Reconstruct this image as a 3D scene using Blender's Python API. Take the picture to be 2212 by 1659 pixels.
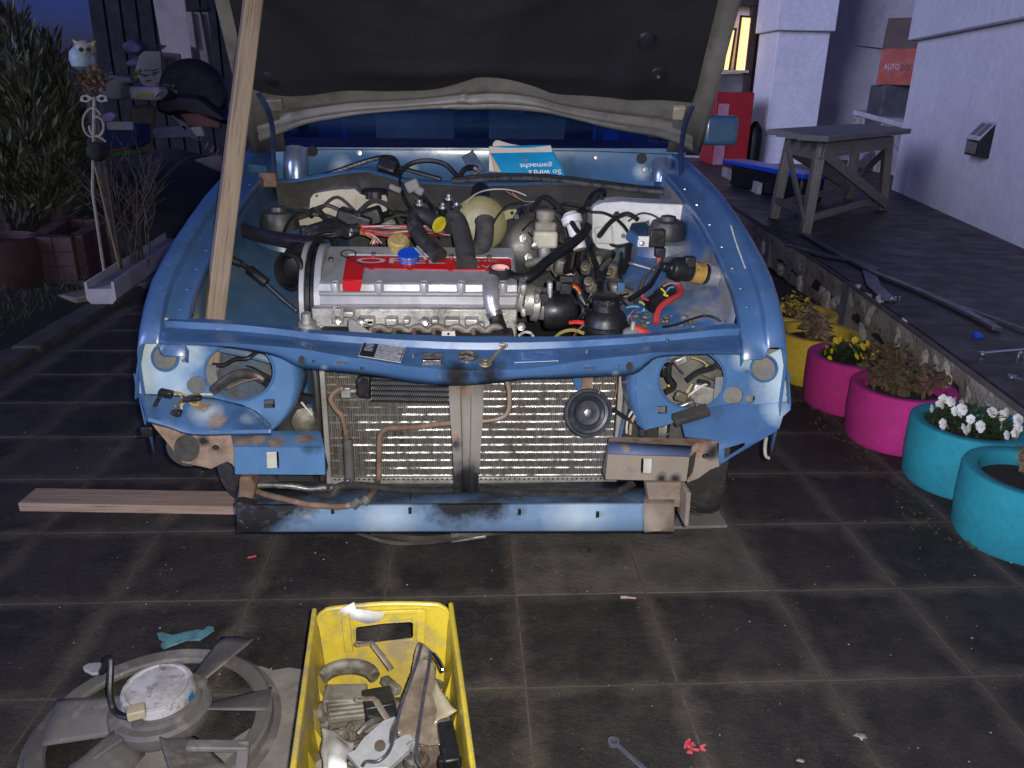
import bpy, bmesh, math, random
from mathutils import Vector, Matrix, geometry, noise
random.seed(11)
for o in list(bpy.data.objects): bpy.data.objects.remove(o)
SC = bpy.context.scene
COL = SC.collection
V = Vector
# ------------------------------------------------------------------ camera
K = 1.64918            # photograph pixels per working unit (working width 2212)
FU = 2845.0 / K        # focal length in working units
PITCH, YAW, ROLL, HC = math.radians(20.44), math.radians(-3.59), math.radians(1.15), 1.311
def _rot():
    B = Matrix(((1,0,0),(0,0,-1),(0,1,0)))
    c,s = math.cos(YAW), math.sin(YAW); Y = Matrix(((c,s,0),(-s,c,0),(0,0,1)))
    c,s = math.cos(PITCH), math.sin(PITCH); P = Matrix(((1,0,0),(0,c,-s),(0,s,c)))
    c,s = math.cos(ROLL), math.sin(ROLL); R = Matrix(((c,-s,0),(s,c,0),(0,0,1)))
    return R @ P @ B @ Y
RM = _rot(); RT = RM.transposed()
cam = bpy.data.cameras.new('camera'); camo = bpy.data.objects.new('camera', cam); COL.objects.link(camo)
camo.matrix_world = Matrix.Translation((0,0,HC)) @ (RT @ Matrix(((1,0,0),(0,-1,0),(0,0,-1)))).to_4x4()
cam.sensor_fit = 'HORIZONTAL'; cam.sensor_width = 36; cam.lens = 36*2845/3648
cam.clip_start = 0.02; cam.clip_end = 500
SC.camera = camo
# ------------------------------------------------------------------ world, dusk sun, camera flash
w = bpy.data.worlds.new('World'); SC.world = w; w.use_nodes = True
nt = w.node_tree; bg = nt.nodes['Background']
sky = nt.nodes.new('ShaderNodeTexSky'); sky.sky_type = 'NISHITA'; sky.sun_disc = False
sky.sun_elevation = math.radians(4); sky.sun_rotation = math.radians(215); sky.air_density = 1.0; sky.ozone_density = 4.0
tint = nt.nodes.new('ShaderNodeMix'); tint.data_type = 'RGBA'; tint.blend_type = 'MULTIPLY'; tint.inputs[0].default_value = 1
nt.links.new(sky.outputs[0], tint.inputs[6]); tint.inputs[7].default_value = (0.46, 0.42, 1.6, 1)
nt.links.new(tint.outputs[2], bg.inputs[0]); bg.inputs[1].default_value = 0.075
sl = bpy.data.lights.new('dusk_sun', 'SUN'); sl.energy = 1.95; sl.angle = math.radians(25); sl.color = (0.60, 0.64, 1.0)
so = bpy.data.objects.new('dusk_sun', sl); COL.objects.link(so)
so.rotation_euler = (math.radians(76), 0, math.radians(-48))
# the phone's own flash, beside its lens
fl = bpy.data.lights.new('phone_flash', 'SPOT'); fl.energy = 270; fl.spot_size = math.radians(125); fl.spot_blend = 1.0
fl.shadow_soft_size = 0.012; fl.color = (1.0, 0.975, 0.93)
fo = bpy.data.objects.new('phone_flash', fl); COL.objects.link(fo)
fo.matrix_world = Matrix.Translation(camo.matrix_world @ V((0.035, 0.02, 0.01))) @ camo.matrix_world.to_3x3().to_4x4()
SC.view_settings.view_transform = 'Standard'; SC.view_settings.look = 'None'
SC.view_settings.exposure = 0.0; SC.view_settings.gamma = 1.0; SC.view_settings.use_curve_mapping = False
# ------------------------------------------------------------------ picking points
def ray(u, v): return RT @ V(((u-1106)/FU, (v-829.5)/FU, 1))
def at(u, v, y=None, z=None, x=None):
    d = ray(u, v); o = V((0,0,HC))
    if y is not None: t = y/d.y
    elif z is not None: t = (z-HC)/d.z
    else: t = x/d.x
    return o + d*t
def atp(u, v, p, n):
    d = ray(u, v); o = V((0,0,HC)); n = V(n)
    return o + d*((V(p)-o).dot(n)/d.dot(n))
def px(y): return y*1.06/FU            # metres per working unit at depth y
def zm(x0, y0, s): return lambda x, y: ((x0+x/s)/K, (y0+y/s)/K)
ZA=zm(0,0,2.4254); ZB=zm(0,600,2.4254); ZC=zm(700,0,2.212); ZD=zm(1600,0,2.0109); ZE=zm(2500,0,1.9268); ZF=zm(2500,700,1.9268)
ZG=zm(700,600,2.7657); ZH=zm(1300,600,2.7657); ZI=zm(1900,600,2.5525); ZJ=zm(450,1100,1.95125); ZK=zm(1100,1150,2.2114); ZL=zm(1700,1150,2.2114)
ZM=zm(2200,1100,1.9514); ZN=zm(0,1600,2.212); ZO=zm(100,2100,2.212); ZP=zm(950,2050,2.4188); ZQ=zm(1700,1900,1.984); ZR=zm(2600,1400,2.0735); ZS=zm(2600,2100,2.1107)
def zz(Z, pts): return [Z(*p) for p in pts]
def p3(uv, y): return [at(q[0], q[1], y=y) for q in uv]
def zy(Z, pts, y=None):
    """zoom points, with own depth as third number or one common depth"""
    return [at(*Z(p[0], p[1]), y=(p[2] if len(p) > 2 else y)) for p in pts]
# ------------------------------------------------------------------ objects
W = {}
def thing(name, label, cat, loc, group=None):
    o = bpy.data.objects.new(name, None); COL.objects.link(o); o.location = V(loc); W[o.name] = V(loc)
    o.empty_display_size = 0.1
    o['label'] = label; o['category'] = cat
    if group: o['group'] = group
    return o
def tag(o, label, cat, group=None):
    o['label'] = label; o['category'] = cat
    if group: o['group'] = group
    return o
def kind(o, k): o['kind'] = k; return o
def link(name, me, mat, parent, loc, mtx=None):
    o = bpy.data.objects.new(name, me); COL.objects.link(o)
    pw = W[parent.name] if parent else V((0,0,0))
    if parent: o.parent = parent
    if mtx is not None:
        o.matrix_basis = Matrix.Translation(-pw) @ mtx; W[o.name] = mtx.to_translation()
    else:
        o.location = V(loc) - pw; W[o.name] = V(loc)
    if mat is not None and not me.materials: me.materials.append(mat)
    return o
def obj(name, b, mat, parent=None, smooth=40, bevel=0, mtx=None, solid=0, sub=0, bseg=2):
    """b: MB builder whose vertices are world points (or local ones when mtx is given)"""
    vs = b.v
    if mtx is None:
        lo = V((min(p[0] for p in vs), min(p[1] for p in vs), min(p[2] for p in vs))); hi = V((max(p[0] for p in vs), max(p[1] for p in vs), max(p[2] for p in vs)))
        c = V(((lo.x+hi.x)/2, (lo.y+hi.y)/2, lo.z)); vs = [V(p)-c for p in vs]
    else: c = V((0,0,0))
    me = bpy.data.meshes.new(name); me.from_pydata([tuple(p) for p in vs], [], b.f)
    if b.m:
        for mm in mat: me.materials.append(mm)
        me.polygons.foreach_set('material_index', b.m + [0]*(len(b.f)-len(b.m)))
    me.validate(); me.update()
    if smooth:
        me.polygons.foreach_set('use_smooth', [True]*len(me.polygons))
        if hasattr(me, 'set_sharp_from_angle'): me.set_sharp_from_angle(angle=math.radians(smooth))
    o = link(name, me, mat if not b.m else None, parent, c, mtx)
    if solid:
        m = o.modifiers.new('solid', 'SOLIDIFY'); m.thickness = solid; m.offset = 0
    if bevel:
        m = o.modifiers.new('bevel', 'BEVEL'); m.width = bevel; m.segments = bseg; m.limit_method = 'ANGLE'; m.angle_limit = math.radians(35)
    if sub:
        m = o.modifiers.new('sub', 'SUBSURF'); m.levels = sub; m.render_levels = sub
    return o
def dup(o, name, parent, loc=None, mtx=None):
    """a copy of one mesh part that shares its mesh data"""
    c = o.copy(); c.name = name; COL.objects.link(c)
    c.parent = parent; pw = W[parent.name] if parent else V((0,0,0))
    if mtx is not None: c.matrix_basis = Matrix.Translation(-pw) @ mtx; W[c.name] = mtx.to_translation()
    else: c.location = V(loc)-pw; W[c.name] = V(loc)
    return c
def crom(pts, n=6, closed=False):
    pts = [V(p) for p in pts]; N = len(pts)
    if N < 3: return pts
    out = []
    rng = range(N) if closed else range(N-1)
    for i in rng:
        if closed: a,b,c,d = pts[i-1], pts[i], pts[(i+1)%N], pts[(i+2)%N]
        else: a,b,c,d = pts[max(i-1,0)], pts[i], pts[i+1], pts[min(i+2,N-1)]
        for k in range(n):
            t = k/n
            out.append(0.5*((2*b)+(c-a)*t+(2*a-5*b+4*c-d)*t*t+(3*b-a-3*c+d)*t*t*t))
    if not closed: out.append(pts[-1])
    return out
def ell(cx, cy, rx, ry, n=28, a0=0): return [(cx+rx*math.cos(a0+2*math.pi*i/n), cy+ry*math.sin(a0+2*math.pi*i/n)) for i in range(n)]
class MB:
    def __init__(s): s.v = []; s.f = []; s.m = []
    def add(s, vs, fs, mi=None):
        k = len(s.v); s.v += [V(p) for p in vs]; s.f += [tuple(i+k for i in f) for f in fs]
        if mi is not None: s.m += [mi]*len(fs)
        return s
    def box(s, c, d, M=None, mi=None, taper=1.0):
        hx,hy,hz = d[0]/2, d[1]/2, d[2]/2; c = V(c)
        vs = [V((sx*hx*(taper if sz>0 else 1), sy*hy*(taper if sz>0 else 1), sz*hz)) for sz in (-1,1) for sy in (-1,1) for sx in (-1,1)]
        if M is not None: vs = [M @ p for p in vs]
        return s.add([c+p for p in vs], [(0,2,3,1),(4,5,7,6),(0,1,5,4),(2,6,7,3),(0,4,6,2),(1,3,7,5)], mi)
    def bar(s, a, b, w, h, up=(0,0,1), mi=None, ext=0):
        a,b = V(a),V(b); d = (b-a).normalized(); a = a-d*ext; b = b+d*ext
        x = d.cross(V(up)); x = x.normalized() if x.length > 1e-5 else V((1,0,0)); z = x.cross(d)
        vs = [p+x*(sx*w/2)+z*(sz*h/2) for p in (a,b) for sz in (-1,1) for sx in (-1,1)]
        return s.add(vs, [(0,1,3,2),(4,6,7,5),(0,4,5,1),(2,3,7,6),(0,2,6,4),(1,5,7,3)], mi)
    def tube(s, pts, r, n=10, cap=True, smooth=0, closed=False, mi=None, flat=1.0, up=None):
        pts = [V(p) for p in pts]
        if smooth: pts = crom(pts, smooth, closed)
        N = len(pts); vs = []; fs = []
        T = [((pts[(i+1)%N] if closed else pts[min(i+1,N-1)])-(pts[i-1] if closed else pts[max(i-1,0)])) for i in range(N)]
        T = [t.normalized() if t.length > 1e-9 else V((0,0,1)) for t in T]
        nx = V(up) if up is not None else (V((0,0,1)) if abs(T[0].z) < 0.9 else V((1,0,0)))
        nx = (nx-T[0]*nx.dot(T[0])).normalized()
        for i in range(N):
            nx = (nx-T[i]*nx.dot(T[i]))
            nx = nx.normalized() if nx.length > 1e-6 else T[i].orthogonal().normalized()
            ny = T[i].cross(nx)
            rr = r(i/(N-1 if N>1 else 1)) if callable(r) else r
            for k in range(n):
                a = 2*math.pi*k/n; vs.append(pts[i]+nx*(rr*flat*math.cos(a))+ny*(rr*math.sin(a)))
        for i in range(N if closed else N-1):
            j = (i+1)%N
            for k in range(n): fs.append((i*n+k, i*n+(k+1)%n, j*n+(k+1)%n, j*n+k))
        if cap and not closed: fs.append(tuple(range(n-1,-1,-1))); fs.append(tuple((N-1)*n+k for k in range(n)))
        return s.add(vs, fs, mi)
    def lathe(s, c, axis, prof, n=24, mi=None, cap=True, sx=1.0):
        """prof: (radius, height along axis)"""
        c = V(c); ax = V(axis).normalized(); x = ax.orthogonal().normalized(); y = ax.cross(x); vs = []; fs = []
        for r,h in prof:
            for k in range(n):
                a = 2*math.pi*k/n; vs.append(c+ax*h+x*(r*math.cos(a)*sx)+y*(r*math.sin(a)))
        for i in range(len(prof)-1):
            for k in range(n): fs.append((i*n+k, i*n+(k+1)%n, (i+1)*n+(k+1)%n, (i+1)*n+k))
        if cap: fs.append(tuple(range(n-1,-1,-1))); fs.append(tuple((len(prof)-1)*n+k for k in range(n)))
        return s.add(vs, fs, mi)
    def grid(s, rows, mi=None, closed=False):
        n = len(rows[0]); vs = [p for r in rows for p in r]; fs = []
        for i in range(len(rows)-1):
            for k in range(n if closed else n-1): fs.append((i*n+k, i*n+(k+1)%n, (i+1)*n+(k+1)%n, (i+1)*n+k))
        return s.add(vs, fs, mi)
    def panel(s, outline, holes, fn, thick, axis=(0,1,0), mi=None, step=0):
        """flat outline with holes, lifted into space by fn(u,v), given a real thickness along axis"""
        pts = []; edges = []
        for lp in [outline]+list(holes):
            k = len(pts); pts += [V((p[0],p[1])) for p in lp]; edges += [(k+i, k+(i+1)%len(lp)) for i in range(len(lp))]
        if step:
            us = [p.x for p in pts]; vv = [p.y for p in pts]
            u = min(us)+step/2
            while u < max(us):
                q = min(vv)+step/2
                while q < max(vv): pts.append(V((u,q))); q += step
                u += step
        r = geometry.delaunay_2d_cdt(pts, edges, [], 0, 1e-6, False)
        def inside(p, lp):
            c = False; j = len(lp)-1
            for i in range(len(lp)):
                (xi,yi),(xj,yj) = lp[i][:2], lp[j][:2]
                if (yi > p.y) != (yj > p.y) and p.x < (xj-xi)*(p.y-yi)/(yj-yi)+xi: c = not c
                j = i
            return c
        vo = r[0]; fo = []
        for f in r[2]:
            ce = sum((vo[i] for i in f), V((0,0)))/len(f)
            if inside(ce, outline) and not any(inside(ce, h) for h in holes): fo.append(f)
        cnt = {}
        for f in fo:
            for i in range(len(f)):
                e = (f[i], f[(i+1)%len(f)]); cnt[tuple(sorted(e))] = cnt.get(tuple(sorted(e)), 0)+1
        N = len(vo); ax = V(axis)*thick
        A = [fn(p.x,p.y) for p in vo]
        fs = [tuple(f) for f in fo]+[tuple(i+N for i in reversed(f)) for f in fo]
        for f in fo:
            for i in range(len(f)):
                e = (f[i], f[(i+1)%len(f)])
                if cnt[tuple(sorted(e))] == 1: fs.append((e[1], e[0], e[0]+N, e[1]+N))
        return s.add(A+[p+ax for p in A], fs, mi)
    def ico(s, c, r, sub=1, sc=(1,1,1), rough=0, seed=0, mi=None):
        b = bmesh.new(); bmesh.ops.create_icosphere(b, subdivisions=sub, radius=1)
        vs = []
        for q in b.verts:
            p = q.co.copy(); k = 1+rough*noise.noise(p*1.7+V((seed*3.1,seed*1.7,seed)))
            vs.append(V(c)+V((p.x*sc[0],p.y*sc[1],p.z*sc[2]))*(r*k))
        fs = [tuple(q.index for q in f.verts) for f in b.faces]; b.free()
        return s.add(vs, fs, mi)
def text_obj(name, body, size, mtx, mat, parent, depth=0.0006, bold=0.0, align='CENTER'):
    cu = bpy.data.curves.new(name, 'FONT'); cu.body = body; cu.size = size; cu.extrude = depth; cu.offset = bold; cu.align_x = align; cu.align_y = 'CENTER'; cu.resolution_u = 3
    t = bpy.data.objects.new(name+'_c', cu); COL.objects.link(t)
    me = bpy.data.meshes.new_from_object(t); bpy.data.objects.remove(t); bpy.data.curves.remove(cu)
    me.name = name
    for m in list(me.materials): pass
    me.materials.clear()
    return link(name, me, mat, parent, (0,0,0), mtx)
def frame(o, x, up):
    """matrix with local x along x, local z along up"""
    x = V(x).normalized(); z = V(up); z = (z-x*z.dot(x)).normalized(); y = z.cross(x)
    m = Matrix((x,y,z)).transposed().to_4x4(); m.translation = V(o); return m
def fit_text(name, body, c, w, h, xd, upd, mat_, parent, depth=.0006, bold=.0):
    cu = bpy.data.curves.new(name, 'FONT'); cu.body = body; cu.size = 1; cu.offset = bold; cu.align_x = 'CENTER'; cu.align_y = 'CENTER'; cu.resolution_u = 3; cu.space_line = .85
    t = bpy.data.objects.new(name+'_c', cu); COL.objects.link(t); me = bpy.data.meshes.new_from_object(t); bpy.data.objects.remove(t); bpy.data.curves.remove(cu)
    me.materials.clear(); me.name = name
    xs = [v.co.x for v in me.vertices]; ys = [v.co.y for v in me.vertices]
    x = V(xd).normalized(); u = V(upd); u = (u-x*u.dot(x)).normalized(); n = x.cross(u)
    sx = w/(max(xs)-min(xs)); sy = h/(max(ys)-min(ys)); mx = (max(xs)+min(xs))/2; my = (max(ys)+min(ys))/2; c = V(c)
    b = MB(); vs = [c+x*((v.co.x-mx)*sx)+u*((v.co.y-my)*sy)+n*depth for v in me.vertices]
    b.add(vs, [tuple(p.vertices) for p in me.polygons]); bpy.data.meshes.remove(me)
    return obj(name, b, mat_, parent, smooth=0)
# ------------------------------------------------------------------ materials
def srgb(r,g,b):
    f = lambda c: (c/255/12.92 if c/255 <= .04045 else ((c/255+.055)/1.055)**2.4)
    return (f(r),f(g),f(b),1)
def c4(c): return tuple(c)+(1,) if len(c) == 3 else tuple(c)
class NT:
    def __init__(s, name):
        s.m = bpy.data.materials.new(name); s.m.use_nodes = True; s.t = s.m.node_tree; s.b = s.t.nodes['Principled BSDF']
        g = s.t.nodes.new('ShaderNodeNewGeometry'); s.pos = g.outputs['Position']
        tc = s.t.nodes.new('ShaderNodeTexCoord'); s.obc = tc.outputs['Object']
        s.coord = s.pos
    def n(s, t, **k):
        x = s.t.nodes.new(t)
        for a,b in k.items(): setattr(x, a, b)
        return x
    def L(s, a, b): s.t.links.new(a, b)
    def scaled(s, coord, sc):
        m = s.n('ShaderNodeMapping'); m.inputs['Scale'].default_value = sc; s.L(coord, m.inputs[0]); return m.outputs[0]
    def noise(s, scale, detail=5, rough=.6, coord=None, dist=0):
        x = s.n('ShaderNodeTexNoise'); x.inputs['Scale'].default_value = scale; x.inputs['Detail'].default_value = detail; x.inputs['Roughness'].default_value = rough; x.inputs['Distortion'].default_value = dist
        s.L(coord or s.coord, x.inputs['Vector']); return x.outputs['Fac']
    def ramp(s, fac, lo, hi, a=0, b=1):
        x = s.n('ShaderNodeMapRange'); x.clamp = True
        for i,q in enumerate((lo,hi,a,b)): x.inputs[i+1].default_value = q
        s.L(fac, x.inputs[0]); return x.outputs[0]
    def mix(s, fac, a, b, mode='MIX'):
        x = s.n('ShaderNodeMix', data_type='RGBA', blend_type=mode)
        if isinstance(fac, (int,float)): x.inputs[0].default_value = fac
        else: s.L(fac, x.inputs[0])
        for i,q in ((6,a),(7,b)):
            if isinstance(q, (tuple,list)): x.inputs[i].default_value = c4(q)
            else: s.L(q, x.inputs[i])
        return x.outputs[2]
    def math(s, op, a, b=0.0):
        x = s.n('ShaderNodeMath', operation=op)
        for i,q in ((0,a),(1,b)):
            if isinstance(q, (int,float)): x.inputs[i].default_value = q
            else: s.L(q, x.inputs[i])
        return x.outputs[0]
    def xyz(s, coord=None):
        x = s.n('ShaderNodeSeparateXYZ'); s.L(coord or s.coord, x.inputs[0]); return x.outputs
    def bump(s, h, strength, dist=0.002, prev=None):
        x = s.n('ShaderNodeBump'); x.inputs['Strength'].default_value = strength; x.inputs['Distance'].default_value = dist
        s.L(h, x.inputs['Height'])
        if prev is not None: s.L(prev, x.inputs['Normal'])
        return x.outputs[0]
    def done(s, col, rough=.5, metal=0.0, nrm=None, spec=None, **kw):
        for k,q in (('Base Color',col),('Roughness',rough),('Metallic',metal)):
            if isinstance(q, (tuple,list)): s.b.inputs[k].default_value = c4(q)
            elif isinstance(q, (int,float)): s.b.inputs[k].default_value = q
            else: s.L(q, s.b.inputs[k])
        if nrm is not None: s.L(nrm, s.b.inputs['Normal'])
        if spec is not None: s.b.inputs['Specular IOR Level'].default_value = spec
        for k,q in kw.items(): s.b.inputs[k.replace('_',' ')].default_value = q
        return s.m
MATS = {}
def mat(name, col, col2=None, rough=.5, metal=0., scale=9, lo=.42, hi=.62, bump=.15, bscale=90, bdist=.002, dirt=None, dscale=22, dlo=.52, dhi=.66, rvar=.12, spec=None, grain=None, **kw):
    """mottled surface: col/col2 blotches, dirt colour patches, fine relief, uneven gloss"""
    if name in MATS: return MATS[name]
    t = NT(name)
    if grain: t.coord = t.scaled(t.obc, grain)
    f = t.ramp(t.noise(scale, 6), lo, hi)
    c = t.mix(f, col, col2 or tuple(x*.72 for x in col[:3]))
    g = t.noise(scale*7.3, 3); c = t.mix(t.ramp(g,.35,.7,0,.35), c, tuple(x*.55 for x in col[:3]))
    rr = t.ramp(t.noise(scale*2.1, 4), .3, .7, max(rough-rvar,.03), min(rough+rvar,1))
    if dirt:
        d = t.ramp(t.noise(dscale, 7, .68), dlo, dhi); c = t.mix(d, c, dirt)
        if metal: mm = t.ramp(d, 0, 1, metal, metal*.15)
        else: mm = 0.
        rr = t.math('MAXIMUM', rr, t.ramp(d,0,1,0,.75))
    else: mm = metal
    nr = t.bump(t.noise(bscale, 5), bump, bdist) if bump else None
    MATS[name] = t.done(c, rr, mm, nr, spec, **kw)
    return MATS[name]
# ================================================================== SETTING
SL = 0.36; GX, GY = 0.1395, 1.8475
def m_slab(name='paving_concrete', pale=0.0):
    t = NT(name); t.coord = t.pos
    o = t.xyz(t.obc); ax = t.math('ABSOLUTE', o[0]); ay = t.math('ABSOLUTE', o[1])
    e = t.math('MAXIMUM', ax, ay)
    n1 = t.noise(9, 6, .65); e2 = t.math('ADD', e, t.ramp(n1, .25, .75, -.034, .034))
    edge = t.ramp(e2, .136, .186)
    n2 = t.noise(3.2, 6, .6); ri = t.n('ShaderNodeObjectInfo').outputs['Random']
    base = t.mix(t.ramp(n2, .38, .64), (.0135,.0115,.0102), (.030,.0255,.022))
    base = t.mix(t.ramp(ri, .80, 1.0, 0, .8), base, (.055,.048,.040))
    base = t.mix(t.ramp(t.noise(70,5,.75), .50, .72, 0, .75), base, (.042,.037,.034)); base = t.mix(t.ramp(t.noise(210,4,.8), .56, .70, 0, .8), base, (.060,.054,.049)); base = t.mix(t.ramp(t.noise(150,3,.8), .30, .44, .8, 0), base, (.004,.004,.004))
    base = t.mix(t.ramp(t.noise(13,7,.75), .48, .66, 0, .75), base, (.046,.039,.032)); base = t.mix(t.ramp(t.noise(7,6,.7), .52, .70, 0, .8), base, (.008,.0075,.007))
    col = t.mix(t.math('MULTIPLY', edge, t.ramp(t.noise(5,5),.3,.65,.45,1)), base, (.088,.073,.057))
    if pale: col = t.mix(t.ramp(t.noise(4.5,6,.65),.32,.60,0,pale), col, (.115,.10,.08))
    vo = t.n('ShaderNodeTexVoronoi'); vo.inputs['Scale'].default_value = 60; t.L(t.pos, vo.inputs['Vector'])
    cr = t.xyz(vo.outputs['Color'])
    sp = t.math('MULTIPLY', t.math('LESS_THAN', vo.outputs['Distance'], t.math('MULTIPLY', cr[1], .13)), t.math('GREATER_THAN', cr[0], .80))
    col = t.mix(sp, col, (.20,.18,.16))
    r = t.ramp(t.noise(6,5), .3, .7, .50, .85)
    b = t.bump(t.noise(240,4,.7), .9, .002, t.bump(t.noise(60,6,.7), .8, .006))
    return t.done(col, r, 0., b, .35)
M_SLAB = m_slab(); M_SLABP = m_slab('pale_paving_concrete', .85)
M_SAND = mat('joint_sand', (.080,.067,.052), (.05,.042,.033), rough=.95, scale=20, bump=.6, bscale=160, dirt=(.03,.04,.012), dscale=9)
M_SOIL = mat('garden_soil', (.018,.015,.012), (.03,.026,.015), rough=.95, scale=6, bump=.8, bscale=40, bdist=.01, dirt=(.016,.024,.008), dscale=3)
b = MB(); b.box((0,20,-.11), (160,160,.1)); kind(obj('ground', b, M_SOIL, smooth=0), 'structure')
b = MB(); b.box(((-2.2+2.3)/2, 3.6, -.0287), (4.6, 7.4, .055)); drive = kind(obj('driveway', b, M_SAND, smooth=0), 'structure')
b = MB(); hs = SL/2-.0028; b.box((0,0,-.016), (hs*2,hs*2,.032))
first = None
for j in range(-4, 13):
    for i in range(-6, 5):
        if j > 3 and -2 <= i <= 1 and j > 3: continue      # wholly under the car
        loc = V((GX+SL*(i+.5), GY+SL*(j+.5), random.uniform(0,.0016)))
        M = Matrix.Translation(loc) @ Matrix.Rotation(random.uniform(-.004,.004),4,'X') @ Matrix.Rotation(random.uniform(-.004,.004),4,'Y') @ Matrix.Rotation(random.uniform(-.004,.004),4,'Z')
        if first is None: first = obj('paving_slab', b, M_SLAB, drive, smooth=0, bevel=.0015, mtx=M)
        else:
            o = dup(first, 'paving_slab', drive, mtx=M)
            if (i,j) in ((0,0),(1,0),(0,1),(1,1)): o.material_slots[0].link = 'OBJECT'; o.material_slots[0].material = M_SLABP
# kerb stones along the left edge
M_KERB = mat('kerb_concrete', (.075,.065,.058), (.045,.04,.036), rough=.9, scale=6, bump=.5, bscale=120, dirt=(.03,.03,.02), dscale=8)
b = MB(); b.box((0,0,0), (.15,.93,.12)); kb = None
kr = kind(obj('kerb', MB().box((-2.235,4.2,-.10),(.11,6.6,.1)), M_KERB, smooth=0), 'structure')
for i in range(7):
    M = Matrix.Translation((-2.235+i*.012-.02, 1.6+.95*i, -.028)) @ Matrix.Rotation(random.uniform(-.012,.012),4,'Z')
    if kb is None: kb = obj('kerb_stone', b, M_KERB, kr, smooth=0, bevel=.012, mtx=M)
    else: dup(kb, 'kerb_stone', kr, mtx=M)
# loose grit on the paving
M_GRIT = mat('grit', (.30,.28,.25), (.15,.13,.12), rough=.8, scale=60, bump=0)
b = MB(); rg = random.Random(5)
for i in range(300):
    x = rg.uniform(-1.9,1.7); y = rg.uniform(.95,3.0); r = rg.choice((.0012,.0015,.002,.0026)) * (1.5 if rg.random() < .08 else 1)
    b.ico((x,y,.0008+r*.5), r, 1, (1,rg.uniform(.6,1),.6), .3, i)
kind(tag(obj('grit', b, M_GRIT, smooth=0), 'tiny pale grit and crumbs strewn over the dark paving', 'grit'), 'stuff')
# soil bed left of the kerb
b = MB(); rows = []
for i in range(46):
    y = 1.2+i*.3; row = []
    for k in range(26):
        x = -2.33-k*.28
        row.append(V((x, y, -.005+.05*noise.noise(V((x*1.3,y*1.3,0)))+min(k*.012,.05))))
    rows.append(row)
b.grid(rows); kind(obj('garden_bed', b, M_SOIL), 'structure')
# ---------------- patio, retaining wall
ZP0 = .27
M_PATIO = NT('patio_boards')
def _p(t):
    s = t.xyz(t.pos); wv = t.math('PINGPONG', t.math('ADD', s[1], t.math('MULTIPLY', t.noise(1.2,2), .03)), .09)
    gap = t.ramp(wv, .0, .006, 0, 1)
    c = t.mix(t.ramp(t.noise(4,6,.65,t.scaled(t.pos,(.5,3,1))),.35,.65), (.026,.022,.021), (.060,.050,.046))
    c = t.mix(gap, (.012,.011,.011), c)
    return t.done(c, t.ramp(t.noise(5,5),.3,.7,.38,.7), 0., t.bump(t.noise(90,4,.6,t.scaled(t.pos,(.3,2,1))),.4,.002, t.bump(gap,.6,.004)))
M_PATIO = _p(M_PATIO)
edge = [at(u,v,z=ZP0) for u,v in ((2300,950),(2161,846),(2020,742),(1831,607),(1708,525),(1560,395))]
edge[-1] = V((edge[-2].x+.25, 8.6, ZP0)); edge.append(V((edge[-1].x+.2, 13.4, ZP0)))
e0 = edge[0]; far = [V((9.5,13.4,ZP0)), V((9.5,e0.y,ZP0))]
b = MB(); out = [(p.x+.02,p.y) for p in edge]+[(p.x,p.y) for p in far]
b.panel(out, [], lambda x,y: V((x,y,ZP0)), -.2, (0,0,1))
kind(obj('patio', b, M_PATIO, smooth=0), 'structure')
M_RUBBLE = mat('rubble_mortar', (.44,.39,.32), (.31,.27,.22), rough=.95, scale=7, bump=.9, bscale=45, bdist=.012, dirt=(.13,.115,.09), dscale=12)
M_STONE = mat('wall_stone', (.50,.46,.41), (.36,.32,.27), rough=.9, scale=5, bump=.7, bscale=30, bdist=.008, dirt=(.10,.09,.075), dscale=14)
M_COPE = mat('coping_edge', (.11,.10,.095), (.07,.065,.06), rough=.85, scale=10, bump=.5)
rw = thing('retaining_wall', 'low rubble stone retaining wall along the dark patio', 'wall', (edge[2].x, edge[2].y, 0))
b = MB(); n = 60; rows = [[],[],[]]
path = crom([V((p.x,p.y,0)) for p in edge[:6]], 12)
bb = MB(); R0 = []
for q in range(7):
    z = -.03+q*(ZP0-.02+.03)/6; R0.append([V((p.x-.01+.05*(1-q/6)+.03*noise.noise(V((p.x*6,p.y*6,z*8))), p.y, z)) for p in path])
R0.append([V((p.x+.10,p.y,ZP0-.012)) for p in path])
bb.grid(R0); obj('mortar_bed', bb, M_RUBBLE, rw)
b = MB(); b.tube([p+V((-.012,0,ZP0-.004)) for p in path], .014, 6, flat=.8); obj('coping_rim', b, M_COPE, rw)
# stones bedded in the wall
rs = random.Random(3); stones = []
for sd in range(4):
    s = MB(); s.ico((0,0,0), 1, 2, (1,1,1), .55, sd*7+1); stones.append(s)
cnt = 0; base = {}
for i in range(44):
    t = rs.random(); k = min(int(t*(len(path)-1)), len(path)-2); p = path[k]; q = path[k+1]
    d = (q-p).normalized(); z = rs.uniform(.03, ZP0-.05); r = rs.uniform(.035,.075)
    M = Matrix.Translation((p.x+.012, p.y, z)) @ Matrix.Rotation(rs.uniform(0,6),4,'X') @ Matrix.Diagonal((r*.45, r*rs.uniform(.9,1.5), r*rs.uniform(.6,1.0), 1))
    kd = rs.randrange(4)
    if kd not in base: base[kd] = obj('stone', stones[kd], M_STONE, rw, mtx=M)
    else: dup(base[kd], 'stone', rw, mtx=M)
M_POST = mat('post_concrete', (.20,.19,.19), (.14,.13,.135), rough=.9, scale=8, bump=.4)
for (u,v,u2,v2) in ((1852,612,1838,700), (1679,498,1668,600)):
    p = at(u,v,z=ZP0); b = MB(); b.box((p.x-.035,p.y,.125), (.06,.10,.285)); obj('post', b, M_POST, rw, bevel=.006)
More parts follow.
